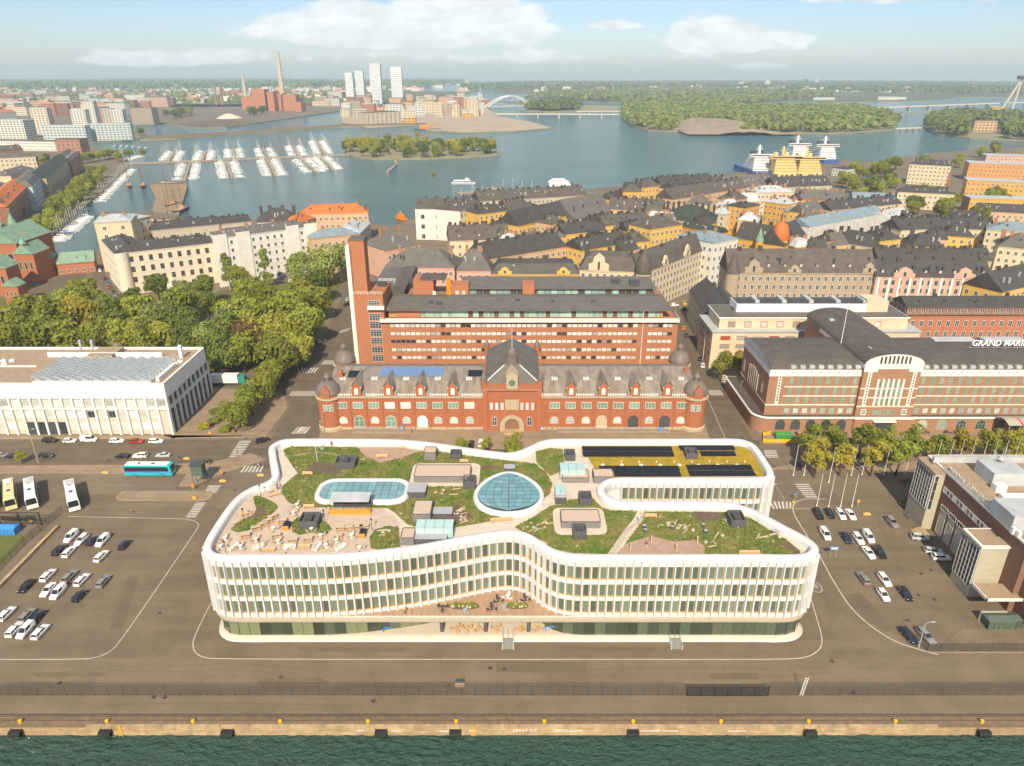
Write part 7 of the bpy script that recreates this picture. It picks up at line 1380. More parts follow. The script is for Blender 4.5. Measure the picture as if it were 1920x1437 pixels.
def skip_box(px, py, L, w_, h, m, lb, name='container', rz=0, z=0):
    x, y = G(px,py,z); t = thing(name, lb, 'container', (x,y,z), rz); q = MB(); q.add([(-L/2,-w_/2,0),(L/2,-w_/2,0),(L/2,w_/2,0),(-L/2,w_/2,0),(-L/2-.1,-w_/2-.1,h*.8),(L/2+.1,-w_/2-.1,h*.8),(L/2+.1,w_/2+.1,h*.8),(-L/2-.1,w_/2+.1,h*.8)],[(0,1,5,4),(1,2,6,5),(2,3,7,6),(3,0,4,7),(3,2,1,0)]); q.build('body', MATS[m], t, off=(0,0,0))
    q = MB(); q.add([(-L/2-.12,-w_/2-.12,h*.8),(L/2+.12,-w_/2-.12,h*.8),(L/2+.12,w_/2+.12,h*.8),(-L/2-.12,w_/2+.12,h*.8),(-L/2+.2,0,h),(L/2-.2,0,h)],[(0,1,5,4),(1,2,5),(2,3,4,5),(3,0,4)]); q.build('lid', MATS[m], t, off=(0,0,0)); q = MB(); [q.box(-L/2+L*k/5-.05,-L/2+L*k/5+.05,-w_/2-.16,-w_/2-.02,0,h*.8) for k in range(6)]; q.build('rib', MATS[m], t, off=(0,0,0))
skip_box(18,999,4.2,2.2,2.2,'blue_paint','blue waste container on the grass verge'); skip_box(1468,822,5.0,2.2,2.0,'green_paint','green skip before the brown hotel'); skip_box(1868,1172,5.2,2.6,2.4,'booth_green','grey green container in the terminal yard'); skip_box(1895,1168,2.4,2.4,2.0,'booth_green','small grey green container beside the larger one'); skip_box(1500,818,2.0,1.6,1.6,'brick_brown','brown pallet stack beside the green skip',name='pallet_stack')
t = thing('plank_barrier', 'yellow plank barrier round the works before the brown hotel', 'barrier', (*G(1430,830),0)); 
for (a, c) in (((1430,818),(1430,830)),((1430,830),(1500,832)),((1430,818),(1445,815))):
    a_, c_ = np.array(G(*a)), np.array(G(*c)); n = max(2, int(np.linalg.norm(c_-a_)/1.2)); 
    for i in range(n): p0, p1 = a_+(c_-a_)*i/n, a_+(c_-a_)*(i+.92)/n; q = MB(); q.prism([tuple(p0),tuple(p1),(p1[0]+.12,p1[1]+.1),(p0[0]+.12,p0[1]+.1)], .1, 1.2); q.build('plank', MATS['block_yellow'] if i % 4 == 3 else MATS['yellow_paint'], t)
x, y = G(40,985); t = thing('sign_frame', 'black open steel sign frame by the coaches', 'sign', (x,y,0)); q = MB(); [q.box(-5+k*5-.1,-5+k*5+.1,-.1,.1,0,3.6) for k in range(3)]; [q.box(-5.1,5.1,-.08,.08,z,z+.12) for z in (.6,1.4,3.5)]; q.build('frame', MATS['black'], t, off=(0,0,0)); q = MB(); [q.box(-4.4+k*.62,-4.4+k*.62+.4,-.05,.05,1.6,2.3+.4*rnd.random()) for k in range(14)]; kind(q.build('lettering', MATS['black'], t, off=(0,0,0)), 'stuff')
bk = MB(); [bk.lathe(0,0,[],3) for _ in ()]
def bicycle(px, py, rz, lb, z=.14):
    x, y = G(px,py,z); t = thing('bicycle', lb, 'bicycle', (x,y,z), rz, 'parked bicycles')
    for s in (-.52,.52): q = MB(); q.tube((s,-.02,.34),(s,.02,.34),.34,14); q.build('wheel', MATS['rubber'], t, off=(0,0,0))
    q = MB(); [q.tube(a,c,.03,4) for a, c in (((-.52,0,.34),(-.1,0,.85)),((-.1,0,.85),(.42,0,.85)),((.42,0,.95),(.52,0,.34)),((-.05,0,.34),(.42,0,.8)),((.42,-.25,1.0),(.42,.25,1.0)))]; q.build('frame', MATS['metal_dark'], t, off=(0,0,0)); q = MB(); q.box(-.25,.02,-.08,.08,.9,.97); q.build('saddle', MATS['black'], t, off=(0,0,0))
for i, (px, py) in enumerate(((381,868),(386,870),(391,867),(396,870),(1690,905),(1697,906),(1704,904))): bicycle(px,py,1.1+.1*i,'bicycle in the rack behind the stilted booth' if i < 4 else 'bicycle parked under the avenue trees')
for i, px in enumerate((1545,1580,1640,1668,1700,1735,1775,1790)):
    chair_set(px, 812, 'dark terrace table before the brown hotel, '+ordinal(i)+' from the skip', .14, 'metal_dark', 'terrace_table', 'terrace tables of the brown hotel')
# ================================================================== old town and city blocks
for n, c in dict(yellow=(.68,.44,.12),ochre=(.64,.36,.08),pink=(.60,.37,.27),peach=(.60,.40,.24),cream=(.64,.53,.36),ivory=(.68,.60,.47),white=(.70,.67,.60),greybrown=(.36,.28,.20),rose=(.62,.38,.29),brick=(.38,.155,.085),brickdark=(.24,.115,.075),stone=(.44,.38,.29),orange=(.56,.25,.08),palegrey=(.52,.52,.48),paleblue=(.45,.50,.48)).items(): M('wall_'+n, c, .85, .12, .25)
WSM = [MATS['win_white'], MATS['glass_dark']]
def wing(root, p1, p2, h, depth, wall, roof, rtype='gable', rh=4.5, floors=5, bay=3.4, z0=0, dorm=0, gab=(), chim=3, ends=True, ww=1.25, wh=1.75, indiv=False, hb=None, world=None, frame='win_white'):
    """one range of a building: front eave runs p1 -> p2 (photo coordinates at eave height h)"""
    A = np.array(world[0] if world else G(*p1, h)); B = np.array(world[1] if world else G(*p2, h)); L = np.linalg.norm(B-A); d = (B-A)/L; n = np.array((-d[1], d[0])); C = B+n*depth; D = A+n*depth; ang = math.atan2(d[1], d[0]); wm_, rm = MATS['wall_'+wall], MATS['roof_'+roof]
    q = MB(); q.prism([tuple(A),tuple(B),tuple(C),tuple(D)], z0, h); q.build('wall', wm_, root)
    e = .4; a, b_, c, dd = A-d*e-n*e, B+d*e-n*e, C+d*e+n*e, D-d*e+n*e; q = MB(); V3 = lambda p, z: (p[0], p[1], z)
    if rtype == 'flat': q.prism([tuple(a),tuple(b_),tuple(c),tuple(dd)], h, h+.5)
    elif rtype == 'gable':
        r0, r1 = (a+dd)/2, (b_+c)/2; q.add([V3(a,h),V3(b_,h),V3(c,h),V3(dd,h),V3(r0,h+rh),V3(r1,h+rh)], [(0,1,5,4),(2,3,4,5),(1,2,5),(3,0,4)])
    elif rtype == 'hip':
        k = min(depth*.5, L*.42); r0, r1 = (a+dd)/2+d*k, (b_+c)/2-d*k; q.add([V3(a,h),V3(b_,h),V3(c,h),V3(dd,h),V3(r0,h+rh),V3(r1,h+rh)], [(0,1,5,4),(2,3,4,5),(1,2,5),(3,0,4)])
    else:
        k = depth*.22; i_ = [a+(d+n)*k, b_+(n-d)*k, c-(d+n)*k, dd+(d-n)*k]; q.add([V3(x,h) for x in (a,b_,c,dd)]+[V3(x,h+rh*.75) for x in i_], [(0,1,5,4),(1,2,6,5),(2,3,7,6),(3,0,4,7)]); m0, m1 = (i_[0]+i_[3])/2+d*k, (i_[1]+i_[2])/2-d*k; q.add([V3(x,h+rh*.75) for x in i_]+[V3(m0,h+rh),V3(m1,h+rh)], [(0,1,5,4),(1,2,5),(2,3,4,5),(3,0,4)])
    ro = q.build('roof', rm, root)
    q = MB(); q.box(0,L,-.25,0,h-.5,h,0,ang,tuple(A)); q.build('cornice', wm_, root)
    if indiv:
        for f in range(1, floors): q = MB(); q.box(0,L,-.16,0,z0+f*(h-z0-.8)/floors+.3,z0+f*(h-z0-.8)/floors+.55,0,ang,tuple(A)); q.build('string_course', wm_, root)
    fh = (h-z0-.8)/floors; q = MB(); me = wmesh(ww,wh,frame,'glass_dark',1,1,False,.1,.1) if indiv else None
    for (S, dr, LL, aa, on) in ((A,d,L,ang,True),(B,n,depth,ang+math.pi/2,ends and A[0] < 0),(D,-n,depth,ang-math.pi/2,ends and A[0] > 0)):
        if not on: continue
        k = max(1, int(LL/bay))
        for f in range(floors):
            for i in range(k):
                o = S+dr*LL*(i+.5)/k; z = z0+.9+f*fh
                if indiv: put('window', me, root, at(root,*o,z), aa)
                else:
                    q.box(-ww/2-.12,ww/2+.12,-.07,0,z-.1,z+wh+.12,0,aa,tuple(o)); q.add([(*(np.add(rot2(u,-.09,aa),o)),zz) for u, zz in ((-ww/2,z),(-.06,z),(-.06,z+wh),(-ww/2,z+wh))]+[(*(np.add(rot2(u,-.09,aa),o)),zz) for u, zz in ((.06,z),(ww/2,z),(ww/2,z+wh),(.06,z+wh))], [(0,1,2,3),(4,5,6,7)], 1)
    if q.v: kind(q.build('windows', [MATS[frame], MATS['glass_dark']], root), 'stuff')
    rz_ = lambda t: h+rh*t
    for i in range(dorm):
        o = A+d*L*(i+.5)/dorm+n*depth*.12; q = MB(); q.box(-.7,.7,-.2,2.2,h+.2,h+rh*.24+1.3,0,ang,tuple(o)); dm_ = q.build('dormer', rm, ro); q = MB(); q.box(-.5,.5,-.26,-.2,h+.5,h+rh*.24+1.1,0,ang,tuple(o)); q.build('dormer_window', MATS['glass_pale'], ro)
    for i in range(chim):
        o = A+d*L*(i+.5+rnd.uniform(-.25,.25))/chim+n*depth*rnd.uniform(.42,.6); s = rnd.uniform(.5,1.1); q = MB(); q.box(-s,s,-.45,.45,h,h+rh+rnd.uniform(.8,1.6),0,ang,tuple(o)); q.build('chimney', MATS['roof_black' if roof in ('black','brown','green') else 'brick_brown'], ro)
    if rtype != 'flat':
        q = MB()
        for i in range(int(L/5)): o = A+d*rnd.uniform(1,L-1)+n*depth*rnd.uniform(.15,.4); s = rnd.uniform(.3,.5); q.box(-s,s,-.3,.3,h+rh*.3,h+rh*.62+rnd.uniform(.2,.7),0,ang,tuple(o))
        if q.v: kind(q.build('roof_vents', MATS['metal_dark'] if rnd.random() < .5 else MATS['metal_grey'], ro), 'stuff')
    for (t, gw_, gh) in gab:
        o = A+d*L*t; q = MB(); P_ = [(-gw_/2,h-.6),(gw_/2,h-.6),(gw_/2,h+gh*.35),(gw_*.3,h+gh*.45),(gw_*.26,h+gh*.75),(0,h+gh),(-gw_*.26,h+gh*.75),(-gw_*.3,h+gh*.45),(-gw_/2,h+gh*.35)]
        f_ = [(*np.add(rot2(x,-.35,ang),o),z) for x, z in P_]; k_ = [(*np.add(rot2(x,.6,ang),o),z) for x, z in P_]; m_ = len(P_); q.add(f_+k_, [tuple(range(m_)), tuple(reversed(range(m_,2*m_)))]+[(i,m_+i,m_+(i+1)%m_,(i+1)%m_) for i in range(m_)]); g_ = q.build('gable', wm_, root); q = MB(); q.box(-.5,.5,-.45,-.34,h+.4,h+gh*.5,0,ang,tuple(o)); q.build('gable_window', MATS['glass_dark'], g_)
    return A, B, n
def house(label, p1, p2, h, depth, wall, roof, group=None, cat='building', **kw):
    A = kw['world'][0] if kw.get('world') else G(*p1, h); t = thing('town_house', label, cat, (A[0],A[1],0), 0, group); wing(t, p1, p2, h, depth, wall, roof, **kw); return t
def turret(root, px, py, r, h, rt, wall, roof, dome=False):
    x, y = G(px, py, h); q = MB(); q.cyl(x,y,0,h,r,r,14); t = q.build('turret', MATS['wall_'+wall], root, False); q = MB()
    q.lathe(x,y,[(r+.3,h),(r*1.05,h+rt*.25),(r*.75,h+rt*.5),(.3,h+rt*.62),(.06,h+rt)] if dome else [(r+.3,h),(.06,h+rt)],14); q.build('turret_roof', MATS['roof_'+roof], t, True)
# --- cream palace row left
t = house('cream stone palace with black roof, rounded corner and arched doorway', (215,476),(411,454),21,15,'ivory','black',rtype='hip',rh=3.5,floors=4,bay=4.2,indiv=True,chim=4,ww=1.8,wh=2.7,frame='win_brown')
wing(t,(191,450),(215,476),21,14,'ivory','black',rtype='hip',rh=3,floors=4,bay=4,chim=2,indiv=True,ends=False); q = MB(); A0 = G(215,476,21); q.cyl(A0[0]+1.5,A0[1]+2.5,0,21,3.4,3.4,18); q.build('corner_bay', MATS['wall_ivory'], t); q = MB(); q.box(*[v for v in (G(325,540)[0]-2.6,G(325,540)[0]+2.6)],G(325,545)[1]-1,G(325,545)[1]+3,0,5); q.build('portal', MATS['wall_ivory'], t)
t = house('tall pale apartment house with grey roof right of the cream palace', (411,446),(583,424),25,15,'white','grey',rtype='hip',rh=3,floors=6,bay=3.6,indiv=True,chim=4,frame='win_grey')
for k in (.0,.24,.78,.99):
    a = np.array(G(411,446,25)); c = np.array(G(583,424,25)); o = a+(c-a)*k; ang = math.atan2(*(c-a)[::-1]); q = MB(); q.box(-3.5,3.5,-.6,0,0,26.5,0,ang,tuple(o)); q.build('bay_projection', MATS['wall_white'], t)
t = house('peach house with shiny blue metal roof at the park end', (584,448),(674,438),20,16,'peach','blue',rtype='hip',rh=3,floors=4,bay=3.4,chim=2); wing(t,(674,438),(694,418),20,14,'stone','lightgrey',rtype='hip',rh=3,floors=5,bay=3.4,chim=2)
t = house('pale yellow block with light grey roof standing over the palace', (176,418),(245,414),27,22,'cream','lightgrey',rtype='hip',rh=2.5,floors=6,bay=7,chim=2,ww=1.6); wing(t,(245,414),(281,405),25,18,'cream','lightgrey',rtype='hip',rh=2,floors=6,bay=4,chim=1)
house('black roofed courtyard range behind the cream palace', (285,432),(412,420),18,22,'stone','black',rh=3,floors=3,chim=6); house('dark roofed range behind the pale apartment house',(415,420),(470,415),18,16,'stone','black',rh=3,floors=3,chim=4)
house('pinkish house with steep black hipped roof by the water', (482,418),(560,414),18,18,'white','black',rtype='hip',rh=7,floors=4,chim=4)
t = house('orange tiled house by the water', (563,402),(690,398),19,16,'peach','orange',rtype='hip',rh=4.5,floors=4,chim=4); wing(t,(560,420),(590,408),17,12,'peach','orange',rtype='hip',rh=4,floors=4,chim=1)
# --- white waterfront house and ranges behind the brick office
t = house('white gabled modern house on the waterfront with balconies', (778,392),(862,393),20,26,'white','brown',rtype='gable',rh=5,floors=3,bay=8,chim=4,ww=2.2,wh=2.6,frame='win_green'); wing(t,(862,396),(902,382),20,20,'white','brown',rtype='gable',rh=5,floors=4,bay=5,ww=1.8,wh=2.2,frame='win_green')
t = house('large grey roofed hall house behind the brick office', (722,500),(852,503),16,20,'rose','grey',rtype='hip',rh=7,floors=4,chim=3); wing(t,(856,508),(921,508),16,22,'rose','grey',rtype='hip',rh=8,floors=4,chim=2); wing(t,(724,470),(780,460),16,22,'rose','grey',rtype='hip',rh=8,floors=3,chim=3)
house('yellow house with curved ornamental gables and black roof', (922,514),(1086,514),18,14,'yellow','black',rtype='mansard',rh=5.5,floors=5,bay=3.2,gab=((.15,6,3.2),(.82,6,3.2)),chim=4,wh=2.0)
t = house('cream art nouveau house with slate roofs and stepped gable', (1087,506),(1195,510),19,15,'cream','brown',rtype='mansard',rh=7.5,floors=5,bay=3.2,gab=((.33,9,8),),chim=3,wh=2.0); wing(t,(1218,508),(1338,462),19,15,'cream','brown',rtype='mansard',rh=7,floors=5,bay=3.2,gab=((.22,5,4.5),(.55,6,6),(.88,5,4.5)),chim=4,wh=2.0); turret(t,1206,512,3.4,19.5,14,'cream','brown',True)
house('white plastered block with pale grey roof at the end of the cream house', (1338,456),(1384,447),24,24,'white','blue',rtype='hip',rh=3,floors=5,chim=2)
t = house('grey brown art nouveau house with pointed gables and steep dark roof', (1366,511),(1640,512),20,15,'greybrown','brown',rtype='gable',rh=9,floors=5,bay=3.1,gab=((.17,8,6),(.45,6,3.5),(.96,6,4.5)),dorm=9,chim=6,wh=2.0); turret(t,1374,511,3.0,20,9,'greybrown','brown')
t = house('rose pink house with white pilasters and dark roof', (1643,519),(1860,522),19,15,'rose','black',rtype='gable',rh=6,floors=5,bay=3.0,gab=((.24,9,4.5),(.76,9,4.5)),dorm=8,chim=6,wh=2.0,frame='win_green'); A = np.array(G(1643,519,19)); c = np.array(G(1860,522,19))
for k in range(11): o = A+(c-A)*(k+.3)/11; q = MB(); q.box(o[0]-.45,o[0]+.45,o[1]-.4,o[1],0,18.6); q.build('pilaster', MATS['white_paint'], t)
turret(t,1868,524,3.2,19,6,'rose','black'); house('dark roofed house with yellow timber gable at the right edge', (1880,548),(1960,528),17,16,'yellow','black',rh=7,floors=4)
# --- cream modern hotel
hz = 14.5; A = (72.8,243.5); t = thing('modern_hotel', 'cream modern hotel with red framed windows and a set back top floor', 'building', (*A,0)); X1_ = 148.0; bx(t,'wall',72.8,X1_,243.5,262,0,hz,MATS['wall_cream']); bx(t,'ledge',72.3,X1_+.4,243.0,262.4,hz,hz+.45,MATS['roof_lightgrey']); bx(t,'top_floor',75.5,X1_-4,246,261,hz+.45,hz+4.4,MATS['wall_cream']); bx(t,'top_roof',75,X1_-3.5,245.6,261.4,hz+4.4,hz+4.8,MATS['white_paint']); bx(t,'roof',75.3,X1_-3.8,245.9,261.1,hz+4.8,hz+4.85,MATS['roof_grey']); bx(t,'roof_screen',83,X1_-17,252,260.8,hz+4.8,hz+8,MATS['white_paint']); bx(t,'roof_screen_deck',83.3,X1_-17.3,252.3,260.5,hz+8,hz+8.05,MATS['roof_black']); bx(t,'lift_head',X1_-17,X1_-9,252,261,hz+4.8,hz+9,MATS['wall_cream'])
for k in range(5): bx(t,'roof_duct',90+k*10,91.6+k*10,253,260,hz+8,hz+9,MATS['roof_lightgrey'])
for i in range(10):
    put('window', wmesh(2.6,2.2,'win_red','glass_pale',2,0,False,.14,.16), t, at(t,80+i*5.9,246,hz+1.0))
    for r_ in range(4): put('window', wmesh(3.6,1.6,'win_red','glass_pale' if (i+r_) % 3 else 'win_red',3,0,False,.1,.12), t, at(t,77.6+i*5.9,243.5,11.4-r_*3.2))
for j in range(5):
    for r_ in range(4): put('window', wmesh(1.4,1.6,'win_red','glass_dark',1,0,False,.1,.1), t, at(t,72.8,246+j*3.4,11.4-r_*3.2), R(-90))
bx(t,'drain_strip',72.6,72.8,252,252.8,0,hz,MATS['roof_lightgrey'])
for (a, b_) in (((1293,545),(1322,590)),((1318,560),(1340,606))): house('cream gabled house with twin black roof, '+('farther' if a[0] < 1300 else 'nearer')+' half, on the side street', a, b_, 14, 13, 'stone', 'black', rtype='gable', rh=6, floors=3, bay=4, chim=1)
t = house('red and cream arcade house with dark glazed attic and blue awnings', (1706,592),(1990,592),14,18,'brick','black',rtype='flat',rh=1,floors=3,bay=3.4,chim=0,wh=2.2); wing(t,(1702,577),(1960,577),17.5,12,'brickdark','black',rtype='gable',rh=3,floors=1,bay=2.5,z0=14.4,chim=2)
for k in range(6): x, y = G(1740+k*48,600,9); bx(t,'cream_bay',x-2.6,x+2.6,y-1.0,y,0,14.2,MATS['wall_cream']); q = MB(); q.add([(x+4,y-2.2,4),(x+8,y-2.2,4),(x+8,y-.4,5),(x+4,y-.4,5)],[(0,1,2,3)]); q.build('awning', MATS['blue_paint'], t)
# --- Katajanokka ranges: label, eave, wall, roof
T = [('cream gable house with brown dormered roof behind the hall house',(843,452),(955,448),18,16,'cream','brown','gable',7,6),('pink house with black turreted roof and balconies',(906,488),(1062,462),18,16,'peach','black','mansard',7,4),('yellow house with grey black roof right of the pink one',(1092,470),(1182,455),18,15,'yellow','black','gable',5,4),('tall yellow house with white window rows and curved gable wall',(1221,430),(1280,421),22,18,'yellow','brown','hip',5,0),('small yellow house with rounded brown roof',(1182,456),(1218,452),17,14,'yellow','brown','hip',5,0),('long yellow house with brown roof and chimneys behind the tall yellow one',(1135,424),(1222,414),18,15,'yellow','brown','gable',5,5),('yellow house with black roof left of the brown roofed row',(1060,440),(1136,432),18,15,'yellow','black','gable',5,5),('crow stepped yellow and red gable house with black roof',(972,424),(1062,404),18,16,'yellow','black','gable',8,0),('dark roofed church like house with yellow gables',(1076,412),(1150,398),16,26,'palegrey','grey','gable',11,0),('yellow courtyard house with green window bay',(898,402),(962,394),19,18,'yellow','black','hip',4,2),('pale house behind the bright courtyard tree',(962,400),(1010,385),18,22,'peach','brown','hip',5,3),('long dark brown roofed terrace near the masts',(900,378),(1100,366),16,22,'stone','brown','gable',6,8),('cream ornamental gable house with brown roof at the old town centre',(1140,392),(1240,398),18,15,'peach','brown','gable',7,5),('orange house with stair tower at the waterfront',(1168,360),(1205,360),20,16,'ochre','brown','hip',5,2),('orange corner house beside the stair tower house',(1206,352),(1240,348),18,16,'yellow','brown','hip',5,2),('black roofed row behind the orange waterfront houses',(1240,348),(1340,344),18,18,'peach','black','gable',6,6),('pink stepped gable house by the waterfront row',(1268,356),(1330,344),17,16,'pink','black','gable',5,2),('bright yellow gable in the waterfront row',(1338,344),(1372,340),18,14,'ochre','brown','hip',4,1),('long grey brown roofed terrace with white gables',(1262,374),(1400,352),17,16,'peach','brown','gable',7,6),('dark roofed terrace below the icebreakers',(1398,352),(1455,342),17,18,'peach','grey','gable',7,3),('green black roofed block in the old town',(1240,412),(1340,418),18,26,'peach','green','hip',8,4),('red and yellow checked house under the green black roof',(1276,424),(1345,438),16,10,'orange','green','gable',3,0),('orange house with balconies in the old town courtyard',(1398,390),(1425,384),21,14,'ochre','black','flat',1,1),('orange house with pale roof beside the courtyard tree',(1434,378),(1476,384),18,18,'ochre','lightgrey','hip',3,2),('ochre brick house with dark roof and red gable',(1488,372),(1580,378),18,16,'orange','grey','gable',6,4),('black roof cluster below the icebreakers',(1455,352),(1560,348),16,22,'stone','black','gable',7,5),('pale grey roofed house behind the ochre brick one',(1420,362),(1490,360),17,20,'cream','lightgrey','hip',4,3),('small yellow gable house beside the domed house',(1500,402),(1535,398),14,14,'yellow','lightgrey','gable',5,1),('black roofed yellow range with light dormers',(1560,395),(1692,382),15,18,'cream','black','gable',5,6),('small orange house beside the scaffolded building',(1665,412),(1708,402),17,14,'ochre','lightgrey','gable',4,2),('cream villa with dark roof and green shutters',(1548,450),(1646,466),15,18,'cream','black','hip',6,2),('yellow house with bay and dark roof',(1650,452),(1690,448),18,14,'yellow','black','hip',5,2),('yellow hipped house with square chimney',(1710,462),(1772,464),16,18,'yellow','black','hip',6,1),('yellow villa with flat topped dark hipped roof',(1768,442),(1828,446),16,18,'yellow','black','hip',6,1),('black roof range with many chimneys behind the villas',(1690,432),(1780,428),18,18,'cream','black','gable',5,6),('long dark roof range at the far right of the old town',(1772,428),(1865,432),17,16,'cream','black','gable',5,4),('pale blue metal roofed house at the right edge',(1850,430),(1960,440),19,22,'cream','blue','hip',4,2),('grey roofed house before the pale blue roof',(1872,462),(1960,470),17,20,'cream','grey','hip',6,2),('black ridge roof row behind the pink house',(1648,488),(1860,490),15,14,'peach','black','gable',5,9),('grey metal roofed low house with chimneys behind the villas',(1780,410),(1850,415),12,16,'white','black','hip',5,2),('dark long roofed store with yellow wall at the right edge',(1836,396),(1990,404),9,16,'peach','black','gable',5,0),('low pale blue roofed hall among the trees',(1600,372),(1790,378),7,16,'cream','blue','gable',4,0),('yellow ministry house with tall red chimney before it',(1684,360),(1790,365),13,14,'cream','roof_' and 'black','hip',4,2),('large pale yellow ministry with two window rows',(1706,308),(1784,312),19,22,'cream','black','hip',4,2),('long bright yellow warehouse flats at the right edge',(1814,338),(1990,346),17,18,'ochre','lightgrey','flat',1,0),('orange brick terrace flats behind the yellow warehouse',(1818,306),(1990,312),17,22,'orange','lightgrey','flat',1,0),('yellow low wing below the warehouse flats',(1820,372),(1990,376),11,14,'ochre','lightgrey','flat',1,0),('white and red upper terrace flats on the far right shore',(1850,292),(1990,296),18,22,'rose','white' if False else 'lightgrey','flat',1,0),('green fronted harbour shed on the icebreaker pier',(1590,318),(1622,314),8,18,'palegrey','black','flat',1,0)]
for (lb, a, b_, h, dp, wl, rf, rt, rh, ch_) in T: house(lb, a, b_, h, dp, wl, rf, 'old town houses', rtype=rt, rh=rh, floors=max(2,int(h/3.7)), chim=ch_*2+1, dorm=3 if rh == 7 else 0)
t = house('yellow art nouveau house crowned by an orange domed tower', (1378,446),(1440,456),18,15,'ochre','black',rtype='gable',rh=8,floors=4,chim=2); wing(t,(1470,462),(1512,442),18,15,'ochre','black',rtype='gable',rh=8,floors=4,chim=1); turret(t,1462,448,4.2,20.5,15,'ochre','orange',True); turret(t,1424,452,2.0,20,7,'ochre','copper')
t = thing('scaffolded_house', 'long house wrapped in white scaffold sheeting with pale blue roof', 'building', (*G(1518,455),0)); wing(t,(1518,426),(1660,400),19,16,'white','blue',rtype='gable',rh=4,floors=1,bay=400,chim=5,ends=False); M('sheeting', (.66,.64,.60), .8, .3, .5, stretch=(2.5,2.5,.15)); a, c = np.array(G(1514,430,20)), np.array(G(1664,402,20)); n_ = 24
for i in range(n_): o, p = a+(c-a)*i/n_, a+(c-a)*(i+.96)/n_; q = MB(); q.prism([(o[0],o[1]-1.6),(p[0],p[1]-1.6),(p[0],p[1]-1.4),(o[0],o[1]-1.4)], 0, 20+rnd.uniform(-.4,.8)); q.build('sheet_panel', MATS['sheeting'], t)
for (px, py, r_, h, lb) in ((1771,370,1.3,21,'tall red brick chimney before the ministry house'),): x, y = G(px,py); q = MB(); q.cyl(x,y,0,h,r_,r_*.75,10); tag(q.build('brick_chimney', MATS['brick_red']), lb, 'chimney')
# --- cathedral at the left edge
cx_, cy_ = G(20,560); ct = thing('cathedral', 'red brick cathedral with green copper roofs at the left edge', 'church', (*G(40,560),0)); BRK = MATS['brick_red']
def cbox(n, px, py, w_, d, h, rh, m='roof_copper'):
    x, y = G(px,py); q = MB(); q.box(x-w_/2,x+w_/2,y,y+d,0,h); o = q.build(n, BRK, ct); q = MB(); q.add([(x-w_/2-.4,y-.4,h),(x+w_/2+.4,y-.4,h),(x+w_/2+.4,y+d+.4,h),(x-w_/2-.4,y+d+.4,h),(x,y-.4,h+rh),(x,y+d+.4,h+rh)],[(0,1,4),(1,2,5,4),(2,3,5),(3,0,4,5)]); q.build('copper_roof', MATS[m], o)
    for k in (-1,0,1): put('window', wmesh(w_*.16,h*.3,'stone_trim','glass_dark',0,0,True,.2,.25), o, at(ct,x+k*w_*.28,y,h*.45))
cbox('nave',14,528,20,30,20,7); cbox('porch',28,572,7,6,9,3); cbox('transept',58,530,10,14,15,5); cbox('chapel',80,522,8,10,10,3); cbox('west_front',2,556,12,10,14,5)
for (px, py, r_, h, rt) in ((48,510,2.0,26,7),(0,520,4.5,34,12),(96,514,4.2,8,3),(28,505,1.4,23,4),(62,528,1.4,20,4)):
    x, y = G(px,py); q = MB(); q.cyl(x,y,0,h,r_,r_,12); o = q.build('tower', BRK, ct); q = MB(); q.lathe(x,y,[(r_+.4,h),(r_*.9,h+rt*.35),(r_*.4,h+rt*.6),(.1,h+rt)],12); q.build('tower_roof', MATS['roof_copper'], o, True); q = MB(); q.lathe(x,y,[(.05,h+rt),(.6,h+rt+.7),(.1,h+rt+1.5)],8); q.build('gilt_dome', M('gilt', (.65,.40,.10), .35, metal=.6), o, True)
house('low red brick hall with green copper roof beside the cathedral', (104,496),(176,490),6,11,'brick','copper',rtype='gable',rh=5,floors=1,chim=0)
# --- harbour street blocks on the left
S = [('brick corner house with orange roof at the left edge',(12,388),(58,342),19,18,'brickdark','orange','hip',5),('pale stucco house with grey roof on the harbour street',(60,350),(84,326),19,16,'paleblue','grey','mansard',5),('long grey house with green roof on the harbour street',(86,334),(130,298),19,18,'greybrown','green','gable',5),('dark brick house at the end of the harbour street',(132,302),(150,286),18,20,'brickdark','brown','hip',5),('red brick tower block behind the harbour street',(103,262),(148,262),24,20,'brick','brown','flat',1),('low yellow house left of the brick tower',(-20,298),(66,294),14,20,'cream','grey','gable',4),('small brick gable houses left of the tower',(0,282),(42,279),10,18,'brickdark','brown','gable',5),('row of white flats at the left edge',(-20,264),(102,266),13,20,'white','grey','flat',1),('cream flats behind the harbour street',(20,330),(64,316),16,16,'cream','grey','hip',4),('dark roofed house at the picture edge under the orange roof',(-30,352),(14,345),18,18,'stone','grey','hip',5),('glass fronted white office nearest the water, left one',(76,236),(158,236),25,16,'paleblue','lightgrey','flat',1),('glass fronted white office nearest the water, right one',(164,233),(243,232),26,16,'paleblue','lightgrey','flat',1),('tall white slab tower behind the glass offices',(54,203),(86,203),45,16,'ivory','lightgrey','flat',1),('second white slab tower, right of the first',(130,206),(158,206),38,16,'white','lightgrey','flat',1),('pale beige slab tower beside a white one',(188,204),(206,204),38,16,'stone','lightgrey','flat',1),('white slab tower right of the beige one',(206,206),(228,206),36,16,'white','lightgrey','flat',1),('narrow white tower with brick base',(152,192),(174,192),48,14,'white','lightgrey','flat',1),('dark glass office block by the inlet',(243,203),(283,203),34,30,'greybrown','grey','flat',1),('terraced white flats at the left shore',(-10,226),(42,226),30,30,'white','lightgrey','flat',1),('red roofed white flats at the far left',(-10,212),(30,210),30,30,'white','orange','gable',5),('brick office range beside the inlet',(174,202),(188,202),30,40,'brickdark','grey','flat',1)]
